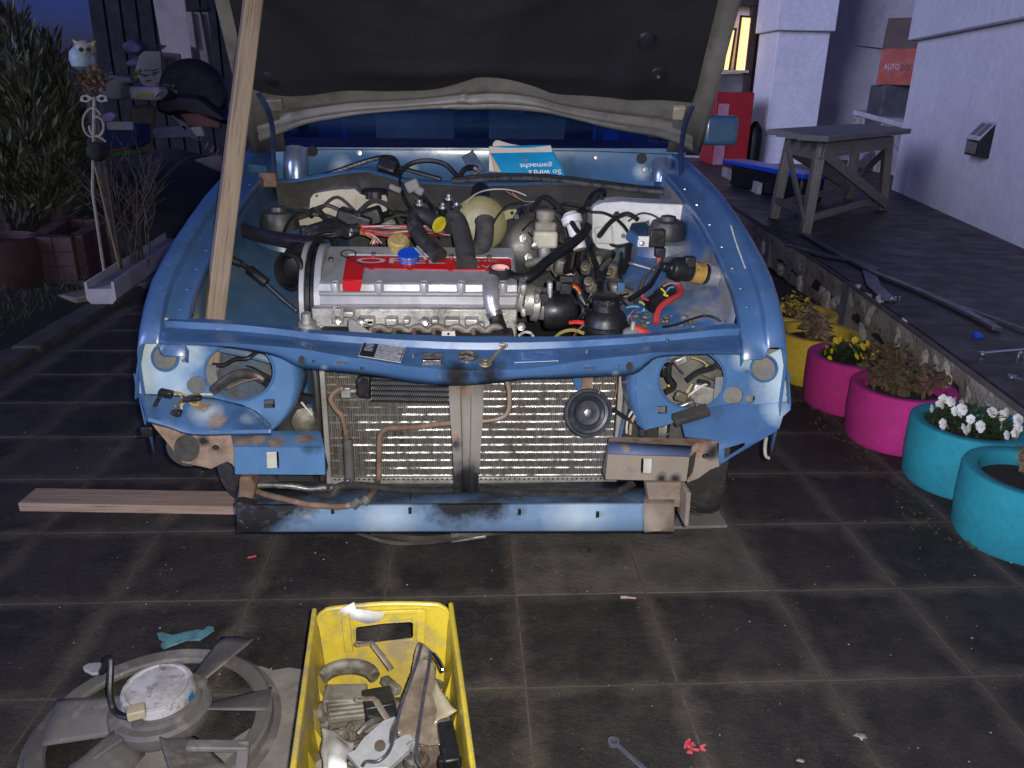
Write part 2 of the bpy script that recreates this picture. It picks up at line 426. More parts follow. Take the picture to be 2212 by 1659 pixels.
# ---------------- house
M_WALL = mat('white_render', (.80,.80,.81), (.74,.74,.76), rough=.9, scale=2.0, bump=.06, bscale=220, dirt=(.62,.61,.62), dscale=5, dlo=.66, dhi=.82)
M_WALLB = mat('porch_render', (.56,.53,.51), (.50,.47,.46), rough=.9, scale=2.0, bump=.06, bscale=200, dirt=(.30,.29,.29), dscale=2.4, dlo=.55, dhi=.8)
A = at(1925,409,z=ZP0); B = at(2171,519,z=ZP0)
dW = (A-B); dW.z = 0; dW.normalize(); nW = V((-dW.y, dW.x, 0))
if nW.x > 0: nW = -nW
hs = thing('house', 'white rendered house with set-back porch beside the patio', 'house', (A.x+1.5, A.y, ZP0))
def wallbox(p0, d, n, length, z0, z1, depth):
    b = MB(); q = [p0, p0+d*length, p0+d*length-n*depth, p0-n*depth]
    vs = [V((p.x,p.y,z0)) for p in q]+[V((p.x,p.y,z1)) for p in q]
    b.add(vs, [(3,2,1,0),(4,5,6,7),(0,1,5,4),(1,2,6,5),(2,3,7,6),(3,0,4,7)]); return b
zj = atp(1998,85,A,nW).z
start = A - dW*7.5
obj('wall', wallbox(start, dW, nW, 7.5, ZP0-.1, zj, .35), M_WALL, hs, bevel=.01)
obj('wall', wallbox(start+nW*.07, dW, nW, 7.64, zj+.004, 4.2, .42), M_WALL, hs, bevel=.012)
P1 = at(1646,353,z=ZP0); P2 = at(1746,353,z=ZP0); yp = P1.y
zc = at(1700,67,y=yp).z
b = MB(); b.box(((P1.x+P2.x)/2, yp+.4, (ZP0-.1+zc)/2), (P2.x-P1.x, .8, zc-ZP0+.1)); obj('pillar', b, M_WALL, hs, bevel=.01)
b = MB(); b.box(((P1.x+P2.x)/2-.02, yp+.35, (zc+4.2)/2+.004), (P2.x-P1.x+.10, .9, 4.2-zc)); obj('pillar', b, M_WALL, hs, bevel=.012)
b = MB(); b.box((7.6, yp+1.0, 2.2), (5.6, .2, 4.4)); obj('porch_wall', b, M_WALLB, hs)
b = MB(); b.box((3.0, yp+1.15, 2.2), (3.6, .2, 4.4)); obj('porch_wall', b, M_WALLB, hs)
# porch low stone wall with a white slab on top
M_WOODD = mat('door_wood', (.060,.032,.024), (.035,.02,.016), rough=.55, scale=3, bump=.4, bscale=30, grain=(14,14,1.2))
yd = yp+.95
def qd(Z, pts, y): return [at(*Z(*p), y=y) for p in pts]
def slabpoly(pts, thick, axis=(0,1,0)):
    b = MB(); n = len(pts); A0 = [V(p) for p in pts]; B0 = [p+V(axis)*thick for p in A0]
    b.add(A0+B0, [tuple(range(n)), tuple(range(2*n-1,n-1,-1))]+[((i+1)%n, i, i+n, (i+1)%n+n) for i in range(n)]); return b
d1 = at(*ZE(300,30), y=yd); d2 = at(*ZE(600,30), y=yd); x0,x1 = at(*ZE(335,500),y=yd).x, at(*ZE(560,500),y=yd).x
dr = obj('door', MB().box(((x0+x1)/2+.1, yd+.02, 1.5), (x1-x0+.3, .06, 2.5)), M_WOODD, hs)
for k in range(9):
    xx = x0+.02+(x1-x0+.2)*k/8; b = MB(); b.box((xx, yd-.014, 1.5), (.085, .012, 2.42)); obj('panel_board', b, M_WOODD, dr, bevel=.003)
b = MB(); b.box((x0-.62, yd-.01, 2.62), (1.9, .12, .16)); obj('door_frame', b, M_WOODD, hs, bevel=.006)
b = MB(); b.box((x0-.05, yd-.01, 1.8), (.12, .10, 1.8)); obj('door_frame', b, M_WOODD, hs, bevel=.006)
t = NT('lit_glass'); t.b.inputs['Emission Color'].default_value = (1,.62,.22,1); t.b.inputs['Emission Strength'].default_value = 1.5
M_LIT = t.done((.8,.6,.3), .3)
M_FRAME = mat('window_frame_brown', (.05,.03,.024), rough=.5, scale=6)
wn = obj('window', MB().box((at(*ZE(275,300),y=yd).x-.02, yd-.02, 1.0), (.02,.02,.02)), M_FRAME, hs)
for (a,c) in (((268,112,360,118),(222,488,300,490)), ((190,200,232,200),(140,486,186,486))):
    pts = qd(ZE, [(a[0],a[1]),(a[2],a[3]),(c[2],c[3]),(c[0],c[1])], yd-.03)
    obj('pane', slabpoly(pts, .01), M_LIT, wn)
    for i in range(4):
        b = MB(); b.bar(pts[i]+V((0,-.012,0)), pts[(i+1)%4]+V((0,-.012,0)), .03, .035, up=(0,1,0), ext=.012); obj('window_frame', b, M_FRAME, wn)
s1 = qd(ZE, [(105,488),(312,492)], yd-.1); b = MB(); b.bar(s1[0],s1[1],.14,.035); obj('window_sill', b, mat('sill_grey',(.5,.5,.5),rough=.6), hs)
b = MB(); pts = qd(ZE, [(100,510),(312,505),(300,632),(85,632)], yd-.02); obj('apron_panel', slabpoly(pts,.03), mat('dull_grey_panel',(.20,.19,.18),(.10,.10,.10),rough=.7,scale=3), hs)
# stone seat wall in the porch
yb = yp-1.0
pts = qd(ZE, [(1035,742),(1150,760),(1440,840),(1430,880),(1150,800),(1030,765)], yb)
M_SLABW = mat('white_slab', (.5,.5,.52), (.4,.4,.42), rough=.7, scale=4)
q0 = at(*ZE(1035,745),y=yb+.6); q1 = at(*ZE(1440,850),y=yb-.9)
sw = thing('seat_wall', 'low rough stone seat wall with pale slab top in the porch', 'wall', (q0.x,yb,ZP0))
b = MB(); b.bar(q0+V((.25,0,-.05)), q1+V((.25,0,-.05)), .5, .07); obj('slab_top', b, M_SLABW, sw, bevel=.01)
hh = q0.z-.1-ZP0
b = MB(); b.bar(V((q0.x+.27,q0.y,ZP0+hh/2)), V((q1.x+.27,q1.y,ZP0+hh/2)), .46, hh); obj('rubble_core', b, M_RUBBLE, sw, bevel=.02)
for i in range(9):
    f = i/8; p = q0.lerp(q1,f); b = MB(); b.ico((p.x+.05,p.y,ZP0+hh*random.uniform(.3,.8)), .2, 2, (.25,1,.6), .4, i); obj('stone', b, mat('pale_stone',(.36,.34,.36),(.2,.19,.2),rough=.9,scale=4,bump=.6,bscale=30), sw)
# ================================================================== CAR BODY
car = thing('car', 'stripped blue car with open bonnet, bare headlamp panels and exposed engine', 'car', (0, 2.6, 0))
def paint(name, pale=None, rust=None, black=None, base=(.046,.105,.215), rough=.28):
    """blue car paint; pale/rust/black: lists of (x,y,z,radius) patches of primer, rust or soot with ragged outlines"""
    t = NT(name)
    c = t.mix(t.ramp(t.noise(5,6),.4,.65), base, tuple(x*.8 for x in base))
    c = t.mix(t.ramp(t.noise(38,5,.7),.60,.75,0,.55), c, (.16,.19,.22))
    c = t.mix(t.ramp(t.noise(13,6,.7),.57,.72,0,.5), c, (.035,.05,.085))
    c = t.mix(t.ramp(t.noise(95,4,.75),.70,.74,0,.8), c, (.30,.30,.28)); c = t.mix(t.ramp(t.noise(24,7,.8),.66,.74,0,.7), c, (.03,.028,.027))
    rr = t.ramp(t.noise(9,5),.3,.7,rough-.08,rough+.22)
    def patch(lst, col, soft, c, rr, r2, am=.55, fm=.18):
        for it in lst:
            x,y,z,r = it[:4]; sx = it[4] if len(it) > 4 else 1.0
            sb = t.n('ShaderNodeVectorMath', operation='SUBTRACT'); t.L(t.pos, sb.inputs[0]); sb.inputs[1].default_value = (x,y,z)
            ml = t.n('ShaderNodeVectorMath', operation='MULTIPLY'); t.L(sb.outputs[0], ml.inputs[0]); ml.inputs[1].default_value = (sx,1,1)
            d = t.n('ShaderNodeVectorMath', operation='LENGTH'); t.L(ml.outputs[0], d.inputs[0])
            e = t.math('ADD', d.outputs['Value'], t.math('ADD', t.ramp(t.noise(11,7,.72),.25,.75,-r*am,r*am), t.ramp(t.noise(48,4,.7),.3,.7,-r*fm,r*fm)))
            m = t.ramp(e, r*(1-soft), r, 1, 0)
            c = t.mix(m, c, col); rr = t.math('MAXIMUM', rr, t.math('MULTIPLY', m, r2))
        return c, rr
    pal = t.mix(t.ramp(t.noise(7,5),.35,.65), (.40,.44,.42), (.27,.36,.42))
    if pale: c, rr = patch(pale, pal, .95, c, rr, .5, .22, .03)
    ru = t.mix(t.ramp(t.noise(16,6,.7),.4,.62), (.23,.165,.115), (.105,.062,.038))
    if rust: c, rr = patch(rust, ru, .5, c, rr, .9, .6, .2)
    if black: c, rr = patch(black, (.012,.012,.013), .75, c, rr, .5, .4, .10)
    return t.done(c, rr, 0., t.bump(t.noise(30,4),.05,.002), .5 if rough < .4 else .3, Coat_Weight=.25 if rough < .4 else 0., Coat_Roughness=.15)
P = lambda Z,x,y,d: at(*Z(x,y), y=d)
M_BLUE = paint('blue_paint')
M_BLUED = mat('inner_wing_blue', (.042,.095,.165), (.03,.065,.115), rough=.38, scale=4, bump=.08, bscale=60, dirt=(.075,.085,.09), dscale=7, dlo=.50, dhi=.75)
M_BLACK = mat('black_plastic', (.008,.008,.009), (.013,.013,.014), rough=.42, scale=20, bump=.1, dirt=(.04,.038,.034), dscale=30, dlo=.62, dhi=.85, spec=.4)
M_RUBB = mat('black_rubber', (.007,.007,.008), (.012,.012,.012), rough=.5, scale=14, bump=.15, dirt=(.032,.03,.028), dscale=18, dlo=.58, dhi=.85, spec=.35)
M_RUST = mat('rusty_steel', (.185,.115,.072), (.10,.058,.036), rough=.9, scale=14, bump=.5, bscale=80, dirt=(.26,.21,.16), dscale=12, dlo=.58, dhi=.72)
M_TAN = mat('tan_primer_rust', (.21,.172,.13), (.15,.115,.085), rough=.85, scale=9, bump=.3, bscale=70, dirt=(.12,.075,.045), dscale=13, dlo=.54, dhi=.68)
M_STEEL = mat('bare_steel', (.38,.37,.355), (.25,.24,.225), rough=.38, metal=.9, scale=20, bump=.15, dirt=(.12,.10,.08), dscale=26)
M_ALU = mat('cast_aluminium', (.50,.49,.455), (.30,.285,.255), rough=.5, metal=.75, scale=12, bump=.5, bscale=160, dirt=(.10,.085,.065), dscale=20, dlo=.50, dhi=.68)
M_DARK = mat('soot_and_cavity_shade', (.012,.011,.011), (.03,.026,.022), rough=.9, scale=8, bump=.4)  # dark parts, plus discs where shade inside openings is put in as colour
# ---- headlamp panels
LMAP = lambda u,v: at(u, v, y=1.93)
out = zz(ZJ, [(115,190),(230,215),(330,238),(430,243),(560,228),(700,240),(940,265),(1065,270),(1110,330),(1150,400),(1168,480),(1165,560),(1140,660),(1090,750),(1010,842),(960,760),(900,712),(800,665),(700,640),(600,618),(450,604),(330,600),(150,592),(75,592),(62,500),(90,300)])
hl = [ell(*ZJ(270,338),28,28.6), ell(*ZJ(785,438),74.5,62,44), ell(*ZJ(490,530),21.7,19.3), ell(*ZJ(405,360),7,4.5,14), zz(ZJ, [(955,632),(1030,628),(1034,690),(958,692)])]
b = MB(); b.panel(out, hl, LMAP, .006, step=16)
pl = [(*P(ZJ,240,280,1.93),.115),(*P(ZJ,150,480,1.93),.11),(*P(ZJ,420,300,1.93),.06),(*P(ZJ,350,560,1.93),.07)]
hpL = obj('headlamp_panel', b, paint('panel_paint_a', pale=pl, base=(.062,.135,.245)), car)
out = zz(ZM, [(1160,270),(1050,318),(940,312),(830,298),(740,300),(450,318),(235,335),(165,400),(130,460),(122,560),(135,680),(190,845),(250,828),(330,812),(400,790),(470,745),(560,715),(640,690),(800,660),(960,665),(1130,650),(1192,640),(1182,450)])
hl = [ell(*ZM(1017,416),28,27.4), ell(*ZM(515,490),72,63.5,44), ell(*ZM(805,605),22,20.5), ell(*ZM(925,627),10.6,9.3,16), ell(*ZM(893,433),6.2,3.4,12), zz(ZM,[(278,678),(343,675),(345,728),(280,732)])]
b = MB(); b.panel(out, hl, LMAP, .006, step=16)
pr_ = [(*P(ZM,1140,520,1.93),.10),(*P(ZM,1100,330,1.93),.085),(*P(ZM,900,320,1.93),.05),(*P(ZM,1150,620,1.93),.06)]
hpR = obj('headlamp_panel', b, paint('panel_paint_b', pale=pr_, base=(.055,.125,.24)), car)
# rolled rims round the lamp openings, inner wing walls seen through them
for (Z,cx,cy,ru,rv,hp) in ((ZJ,785,438,74.5,62,hpL),(ZM,515,490,72,63.5,hpR),(ZJ,270,338,28,28.6,hpL),(ZM,1017,416,28,27.4,hpR)):
    c = Z(cx,cy); b = MB(); b.tube([at(u,v,y=1.93) for u,v in ell(*c,ru+.5,rv+.5,44)], .0035, 6, closed=True); obj('rim', b, M_BLUE, hp)
for (Z,cx,cy,hp) in ((ZJ,270,338,hpL),(ZM,1017,416,hpR),(ZJ,490,530,hpL),(ZM,805,605,hpR)):
    c = at(*Z(cx,cy), y=1.99); b = MB(); b.box(c, (.11,.004,.11)); obj('backing_plate', b, mat('dull_blue_grey',(.10,.13,.16),(.19,.17,.14),rough=.7,scale=16), hp)
# inner flank of each lamp bowl, curving back towards the radiator
for Z,pts,hp in ((ZJ,[(1065,270),(1110,330),(1150,400),(1168,480),(1165,560),(1140,660),(1090,750),(1010,842)],hpL),(ZM,[(235,335),(165,400),(130,460),(122,560),(135,680),(190,845)],hpR)):
    fr = crom([at(*Z(*p), y=1.931) for p in pts],4); sgn = 1 if hp is hpL else -1
    b = MB(); b.grid([fr, [p+V((sgn*.012,.02,0)) for p in fr], [p+V((sgn*.016,.10,0)) for p in fr]]); obj('lamp_bowl_flank', b, M_BLUE, hp, solid=.003)
# ledges below the lamps
def ledge(Z, back, front, yb, yf, lip, m, n=10):
    B = crom([at(*Z(*p), y=yb) for p in back], n); F = crom([at(*Z(*p), y=yf) for p in front], n)
    k = min(len(B),len(F)); rows = []
    for q in range(9):
        s = q/8; rows.append([B[i].lerp(F[i],s)+V((0,0,.004*math.sin(i*.9)*math.sin(s*3.14)+.010*s*(1-s)*4*0.4)) for i in range(k)])
    rows.append([F[i]+V((0,-.003,-.006)) for i in range(k)]); rows.append([F[i]+V((0,.0,-lip)) for i in range(k)])
    b = MB(); b.grid(rows); return b
lg = ledge(ZJ, [(75,590),(330,602),(600,620),(860,692),(1000,800)], [(150,758),(300,800),(450,846),(720,846),(1010,842)], 1.932, 1.835, .012, None)
obj('lamp_ledge', lg, paint('ledge_paint_a', rust=[(*P(ZJ,650,800,1.87),.035),(*P(ZJ,520,640,1.9),.03)], pale=[(*P(ZJ,560,700,1.88),.05),(*P(ZJ,860,740,1.88),.03)]), car, solid=.003)
out = zz(ZM, [(440,770),(640,692),(800,662),(960,667),(1130,652),(1190,646),(1205,700),(1150,748),(1125,830),(1090,858),(1000,912),(720,1078),(700,1105),(705,935),(640,908),(470,892)])
hl = [zz(ZM, [(740,975),(880,932),(893,945),(870,968),(745,1045)])]
b = MB(); b.panel(out, hl, lambda u,v: at(u,v,y=1.93-.085*min(1,max(0,(v-872)/90))), .005, step=14)
obj('lamp_ledge', b, paint('ledge_paint_b', pale=[(*P(ZM,1100,720,1.92),.05)]), car)
b = MB(); b.bar(P(ZM,390,775,1.86), P(ZM,630,700,1.87), .02, .034, up=(0,1,.4)); obj('rubber_strip', b, M_DARK, car, bevel=.004)
# rusty front corner plate, left
out = zz(ZJ, [(155,765),(300,800),(440,848),(720,850),(745,960),(752,1100),(735,1080),(700,1062),(650,1082),(590,1112),(390,1068),(310,960),(200,830)])
hl = [ell(*ZJ(420,970),28,30), ell(*ZJ(620,966),8,6,14)]
b = MB(); b.panel(out, hl, lambda u,v: at(u,v,y=1.845), .005, step=14)
obj('corner_plate', b, paint('corner_paint', base=(.19,.15,.115), rust=[(*P(ZJ,300,870,1.845),.06),(*P(ZJ,560,870,1.845),.05),(*P(ZJ,480,1080,1.845),.05),(*P(ZJ,700,960,1.845),.05)], black=[(*P(ZJ,535,920,1.845),.018)], rough=.8), car)
b = MB(); c = at(*ZJ(420,970), y=1.862); b.lathe(c, (0,1,0), [(.050,0),(.052,.012),(.046,.03)], 28); obj('tow_cap', b, mat('dark_cap',(.03,.026,.022),(.05,.045,.04),rough=.8,scale=30), car)
# bumper rails
def rail(Z, q, yf, m, hole, ins, name='bumper_rail'):
    TL,TR,ML,MR,BL,BR = q
    b = MB(); out = zz(Z,[ML,MR,BR,BL]); b.panel(out, [zz(Z,hole)], lambda u,v: at(u,v,y=yf), .004)
    A = [at(*Z(*p),y=yf+.085) for p in (TL,TR)]; Mm = [at(*Z(*p),y=yf) for p in (ML,MR)]; Bm = [at(*Z(*p),y=yf) for p in (BL,BR)]
    mid = [A[i].lerp(Mm[i],.55)+V((0,0,.006)) for i in (0,1)]
    bk = [p+V((0,.01,-.01)) for p in A]; bb = [p+V((0,.05,0)) for p in Bm]
    b.grid([[A[0],A[1]],[mid[0],mid[1]],[Mm[0],Mm[1]]]); b.grid([[Bm[0],Bm[1]],[bb[0],bb[1]]]); b.grid([[bk[0],bk[1]],[A[0],A[1]]])
    for i in (0,1): b.add([A[i],mid[i],Mm[i],Bm[i],bb[i],bk[i]], [(0,1,2,3,4,5)])
    o = obj(name, b, m, car, smooth=30)
    b = MB(); b.panel(zz(Z,ins), [], lambda u,v: at(u,v,y=yf+.022), .004); obj('insert_plate', b, mat('pale_plate',(.50,.50,.46),(.38,.38,.34),rough=.6), o)
    return o
rail(ZJ, [(715,848),(1345,850),(750,962),(1376,966),(756,1150),(1382,1154)], 1.83,
     paint('rail_paint_a', base=(.066,.148,.27), rust=[(*P(ZJ,900,890,1.87),.035),(*P(ZJ,1240,880,1.87),.03),(*P(ZJ,800,915,1.85),.03),(*P(ZJ,1050,905,1.85),.03)], black=[(*P(ZJ,1250,983,1.815),.025),(*P(ZJ,1330,983,1.815),.025)]),
     [(973,995),(1058,992),(1064,1110),(976,1114)], [(960,980),(1042,980),(1048,1120),(962,1120)])
rail(ZM, [(-55,890),(690,906),(-68,1012),(500,1030),(-84,1186),(478,1198)], 1.815,
     paint('rail_paint_b', base=(.20,.165,.125), pale=[], rust=[(*P(ZM,60,905,1.88),.06),(*P(ZM,300,915,1.88),.06),(*P(ZM,560,930,1.88),.05)], black=[(*P(ZM,300,1178,1.815),.022),(*P(ZM,400,1180,1.815),.02)], rough=.8),
     [(165,1040),(242,1042),(238,1150),(160,1146)], [(182,1030),(260,1030),(255,1165),(178,1160)])
b = MB(); b.grid([[P(ZM,-60,925,1.85),P(ZM,200,940,1.85),P(ZM,515,955,1.85)],[P(ZM,-66,1006,1.813),P(ZM,200,1018,1.813),P(ZM,500,1026,1.813)]]); obj('rail_top_strip', b, paint('strip_paint', base=(.06,.085,.15), rough=.45, rust=[(*P(ZM,60,960,1.83),.02)]), car, solid=.003)
out = zz(ZM, [(525,955),(560,930),(690,920),(705,1095),(640,1120),(560,1180),(485,1208),(505,1030)])
b = MB(); b.panel(out, [ell(*ZM(612,1025),8,6,14)], lambda u,v: at(u,v,y=1.835), .006); obj('corner_plate', b, paint('corner_paint_b', base=(.19,.155,.12), rust=[(*P(ZM,560,960,1.835),.04)], black=[(*P(ZM,660,1000,1.835),.03)], rough=.85), car)
b = MB(); out = zz(ZM, [(200,1212),(462,1210),(460,1385),(395,1380),(225,1372)]); b.panel(out, [], lambda u,v: at(u,v,y=1.86), .05); obj('rail_bracket', b, M_TAN, car, bevel=.003)
b = MB(); b.bar(P(ZM,470,1230,1.84), P(ZM,455,1460,1.84), .012, .08, up=(0,1,0)); obj('rail_bracket', b, M_TAN, car, bevel=.003)
b = MB(); out = zz(ZJ, [(785,1175),(860,1170),(900,1230),(880,1330),(775,1345)]); b.panel(out, [], lambda u,v: at(u,v,y=1.88), .05); obj('rail_bracket', b, M_RUST, car, bevel=.004)
# ---- lock panel across the nose
st = [(345,690,738,742),(420,695,740,745),(500,700,742,750),(560,706,746,760),(605,711,750,772),(640,716,753,790),(667,720,757,796),(725,722,767,802),(785,724,777,808),(840,726,786,816),(886,727,792,825),(930,728,796,829),(969,729,799,832),(1031,730,801,830),(1085,730,800,824),(1140,731,797,818),(1195,732,790,817),(1250,733,781,815),(1310,731,774,812),(1368,729,768,808),(1395,727,764,790),(1420,725,762,772),(1480,718,760,766),(1560,706,760,764),(1602,704,762,766)]
rows = [[] for _ in range(9)]
for (u,vb,vc,vd) in st:
    a = at(u,vb,y=2.03); c = at(u,vc,y=1.872); d = at(u,vd,y=1.886)
    rows[0].append(a+V((0,.012,-.03))); rows[1].append(a)
    rows[2].append(a.lerp(c,.16)+V((0,0,.016))); rows[3].append(a.lerp(c,.34)+V((0,0,.015))); rows[4].append(a.lerp(c,.385)); rows[5].append(a.lerp(c,.85)+V((0,0,.001))); rows[6].append(c)
    rows[7].append(c.lerp(d,.5)+V((0,-.003,0))); rows[8].append(d)
b = MB(); b.grid([crom(r,3) for r in rows])
lock = obj('lock_panel', b, paint('lock_paint', base=(.046,.108,.225), black=[(*at(985,812,y=1.88),.055),(*at(1060,812,y=1.88),.05)], pale=[(*at(700,796,y=1.88),.012),(*at(1330,808,y=1.88),.012)], rough=.22), car, smooth=32, solid=.0035)
def onlock(u, v, lift=.002):
    """point on the lock panel's sloping top"""
    for i in range(len(st)-1):
        if st[i][0] <= u <= st[i+1][0]:
            f = (u-st[i][0])/(st[i+1][0]-st[i][0]); L = lambda k: st[i][k]*(1-f)+st[i+1][k]*f; break
    s = (v-L(1))/(L(2)-L(1))
    if s <= 1: y = 2.03+(1.872-2.03)*s
    else: y = 1.872+.010*(v-L(2))/max(L(3)-L(2),1)
    h = .016*math.exp(-((s-.25)/.14)**2) if s < .5 else 0
    return at(u, v, y=y-.004)+V((0,0,lift))
dp = [onlock(*ZK(*p), .0035) for p in ((435,155),(763,205),(722,322),(393,270))]
b = slabpoly(dp, -.0015, (0,0,1)); plate = obj('data_plate', b, mat('plate_black',(.012,.012,.012),rough=.35,bump=0), lock)
def inq(q, s, t): return (q[0].lerp(q[1],s)).lerp(q[3].lerp(q[2],s),t)
up = V((0,-.25,1)).normalized()
b = slabpoly([inq(dp,s,t)+up*.0006 for s,t in ((.36,.05),(.97,.05),(.97,.93),(.36,.93))], -.0005, (0,0,1)); obj('plate_field', b, mat('plate_silver',(.45,.45,.47),(.38,.38,.40),rough=.4,metal=.3,bump=0), plate)
M_PRINT = mat('print_dark',(.05,.05,.06),rough=.6,bump=0); M_PRINTW = mat('print_white',(.6,.6,.6),rough=.6,bump=0)
b = MB()
for k in range(9):
    t0 = .10+.09*k; s = .40
    while s < .92:
        l = random.uniform(.02,.07)
        if random.random() < .62: b.add([inq(dp,*q)+up*.0012 for q in ((s,t0),(s+l,t0),(s+l,t0+.028),(s,t0+.028))], [(0,1,2,3)])
        s += l+.02
obj('print', b, M_PRINT, plate, smooth=0)
b = MB()
for k in range(6):
    t0 = .12+.09*k
    b.add([inq(dp,*q)+up*.0006 for q in ((.08,t0),(.08+random.uniform(.1,.22),t0),(.28,t0+.03),(.08,t0+.03))], [(0,1,2,3)])
obj('print', b, M_PRINTW, plate, smooth=0)
b = MB(); fr = dp+[dp[0]]
for i in range(4): b.bar(dp[i],dp[(i+1)%4],.0022,.0016)
obj('plate_border', b, mat('plate_edge',(.65,.65,.65),rough=.35,metal=.6,bump=0), plate)
for s,t in ((.10,.48),(.93,.55)):
    b = MB(); b.lathe(inq(dp,s,t), up, [(.0045,0),(.004,.002),(.002,.003)], 12); obj('rivet', b, M_STEEL, plate)
# latch opening, striker hole, bonnet stay hook, faded sticker, bolts
def decal_hole(Z, pts, m, lift=.003, name='opening', th=.0012):
    q = [onlock(*Z(*p), lift) for p in pts]; return obj(name, slabpoly(q, -th, (0,0,1)), m, lock)
o = decal_hole(ZK, [(893,245),(1060,243),(1052,340),(890,338)], M_STEEL, .0032, 'latch_frame')
decal_hole(ZK, [(905,255),(1048,253),(1042,330),(900,328)], mat('latch_hole',(.06,.05,.042),(.18,.16,.13),rough=.7,scale=60), .0038, 'latch_opening')
b = MB(); b.tube([onlock(*ZK(898,322),.008), onlock(*ZK(1036,322),.008)], .0055, 12); obj('latch_roller', b, mat('chrome',(.75,.75,.75),rough=.12,metal=1,bump=0,scale=40), lock)
q = ell(0,0,1,1,28); cc = ZK(1250,272)
b = MB(); b.tube([onlock(cc[0]+21*x, cc[1]+11*y,.003) for x,y in q], .0028, 6, closed=True); obj('striker_rim', b, M_STEEL, lock)
obj('striker_hole', slabpoly([onlock(cc[0]+19*x, cc[1]+10*y,.003) for x,y in q], -.001, (0,0,1)), mat('striker_dark',(.035,.03,.025),(.24,.22,.19),rough=.7,scale=90,lo=.5,hi=.62), lock)
cc = ZK(1390,335); b = MB(); b.tube([onlock(cc[0]+11*x,cc[1]+6.5*y,.006) for x,y in q], .0045, 8, closed=True)
b.tube([onlock(cc[0]+6*x,cc[1]+3.5*y,.009) for x,y in q], .003, 8, closed=True)
b.tube([onlock(cc[0]+8,cc[1]+1,.008), onlock(*ZL(150,290),.016), onlock(*ZL(225,238),.02)], .0042, 8); b.tube([onlock(*ZL(175,228),.020), onlock(*ZL(238,238),.02)],.005,8)
obj('bonnet_hook', b, mat('dull_brass',(.30,.25,.17),(.2,.16,.1),rough=.5,metal=.6), lock)
q4 = [onlock(*ZL(*p),.003) for p in ((330,232),(640,226),(640,308),(292,322))]; sk = obj('sticker', slabpoly(q4,-.0004,(0,0,1)), mat('faded_sticker',(.05,.12,.30),(.07,.14,.3),rough=.25,bump=0), lock)
b = MB()
for k in range(4):
    s = .06+.03*k
    while s < .86:
        l = random.uniform(.03,.1)
        b.add([inq(q4,*r)+up*.0005 for r in ((s,.12+.19*k),(s+l,.12+.19*k),(s+l,.22+.19*k),(s,.22+.19*k))],[(0,1,2,3)]); s += l+.025
obj('print', b, mat('faded_print',(.18,.27,.36),rough=.5,bump=0), sk, smooth=0)
b = MB(); b.bar(q4[3],q4[2],.002,.001); obj('print', b, M_PRINTW, sk)
for Z,x,y,r in ((ZK,262,318,.012),(ZL,878,362,.012),(ZK,15,212,.006),(ZL,862,232,.005),(ZK,825,262,.005),(ZL,1100,345,.006),(ZL,1498,142,.005)):
    p = onlock(*Z(x,y),.003); b = MB(); b.lathe(p, up, [(r,0),(r*.95,.003),(r*.5,.0035),(r*.45,.0015)], 12); obj('bolt', b, M_STEEL, lock)
for Z,x,y,rx,ry in ((ZJ,1220,357,7,9.5),(ZL,1198,343,7.5,9.5),(ZK,38,300,2.5,3),(ZK,418,357,3,3.6)):
    c = Z(x,y); obj('drain_hole', slabpoly([onlock(c[0]+rx*a,c[1]+ry*e,.0005)+V((0,-.004,0)) for a,e in q], .002, (0,1,0)), M_DARK, lock)
# ---- radiator pack
rad = obj('radiator', MB().panel([(700,788),(1338,788),(1338,1042),(708,1042)], [], lambda u,v: at(u,v,y=2.10), .045), None, car)
def m_fins():
    t = NT('radiator_fins'); s = t.xyz(t.pos)
    ver = t.math('PINGPONG', s[0], .0016); f = t.ramp(ver, .0003, .0013)
    blot = t.ramp(t.noise(7,6,.7), .40, .62); str_ = t.ramp(t.noise(3,5,.7,t.scaled(t.pos,(22,1,1.2))), .42, .66)
    c = t.mix(f, (.012,.011,.010), t.mix(t.math('MULTIPLY',blot,str_), (.24,.22,.18), (.06,.053,.043)))
    return t.done(c, .5, .35, t.bump(f,.8,.002))
rad.data.materials.clear(); rad.data.materials.append(m_fins())
M_TUBE = mat('radiator_tube', (.66,.645,.61), (.40,.38,.34), rough=.30, metal=.75, scale=25, bump=.7, bscale=350, dirt=(.075,.065,.052), dscale=34, dlo=.48, dhi=.60)
M_TUBED = mat('radiator_tube_grimy',(.34,.32,.28),(.20,.185,.155),rough=.45,metal=.6,scale=25,bump=.7,bscale=350,dirt=(.05,.043,.034),dscale=30,dlo=.44,dhi=.56)
for k in range(14):
    v = 812+16.45*k+.5
    b = MB(); b.tube([at(860+random.uniform(-60,60)-k*6,v+.7,y=2.096), at(1020,v,y=2.094), at(1336,v-1,y=2.098)], .0050 if k > 1 else .004, 8, flat=.9); obj('cooling_tube', b, M_TUBE, rad)
    b = MB(); b.tube([at(702,v+1.5,y=2.0985), at(1020,v,y=2.0985)], .0034, 6, flat=.9); obj('cooling_tube', b, M_TUBED, rad)
b = MB()
for k in range(150):          # lamellae between the tubes
    x = at(704,900,y=2.1).x + (at(1336,900,y=2.1).x-at(704,900,y=2.1).x)*(k+.5)/150
    z0,z1 = at(900,1036,y=2.1).z, at(900,792,y=2.1).z
    b.box((x,2.0985,(z0+z1)/2), (.0007,.008,z1-z0))
kind(obj('cooling_fins', b, mat('fin_metal',(.36,.35,.33),(.19,.18,.165),rough=.5,metal=.5,scale=9,dirt=(.04,.035,.028),dscale=12,bump=0), rad, smooth=0), 'stuff')
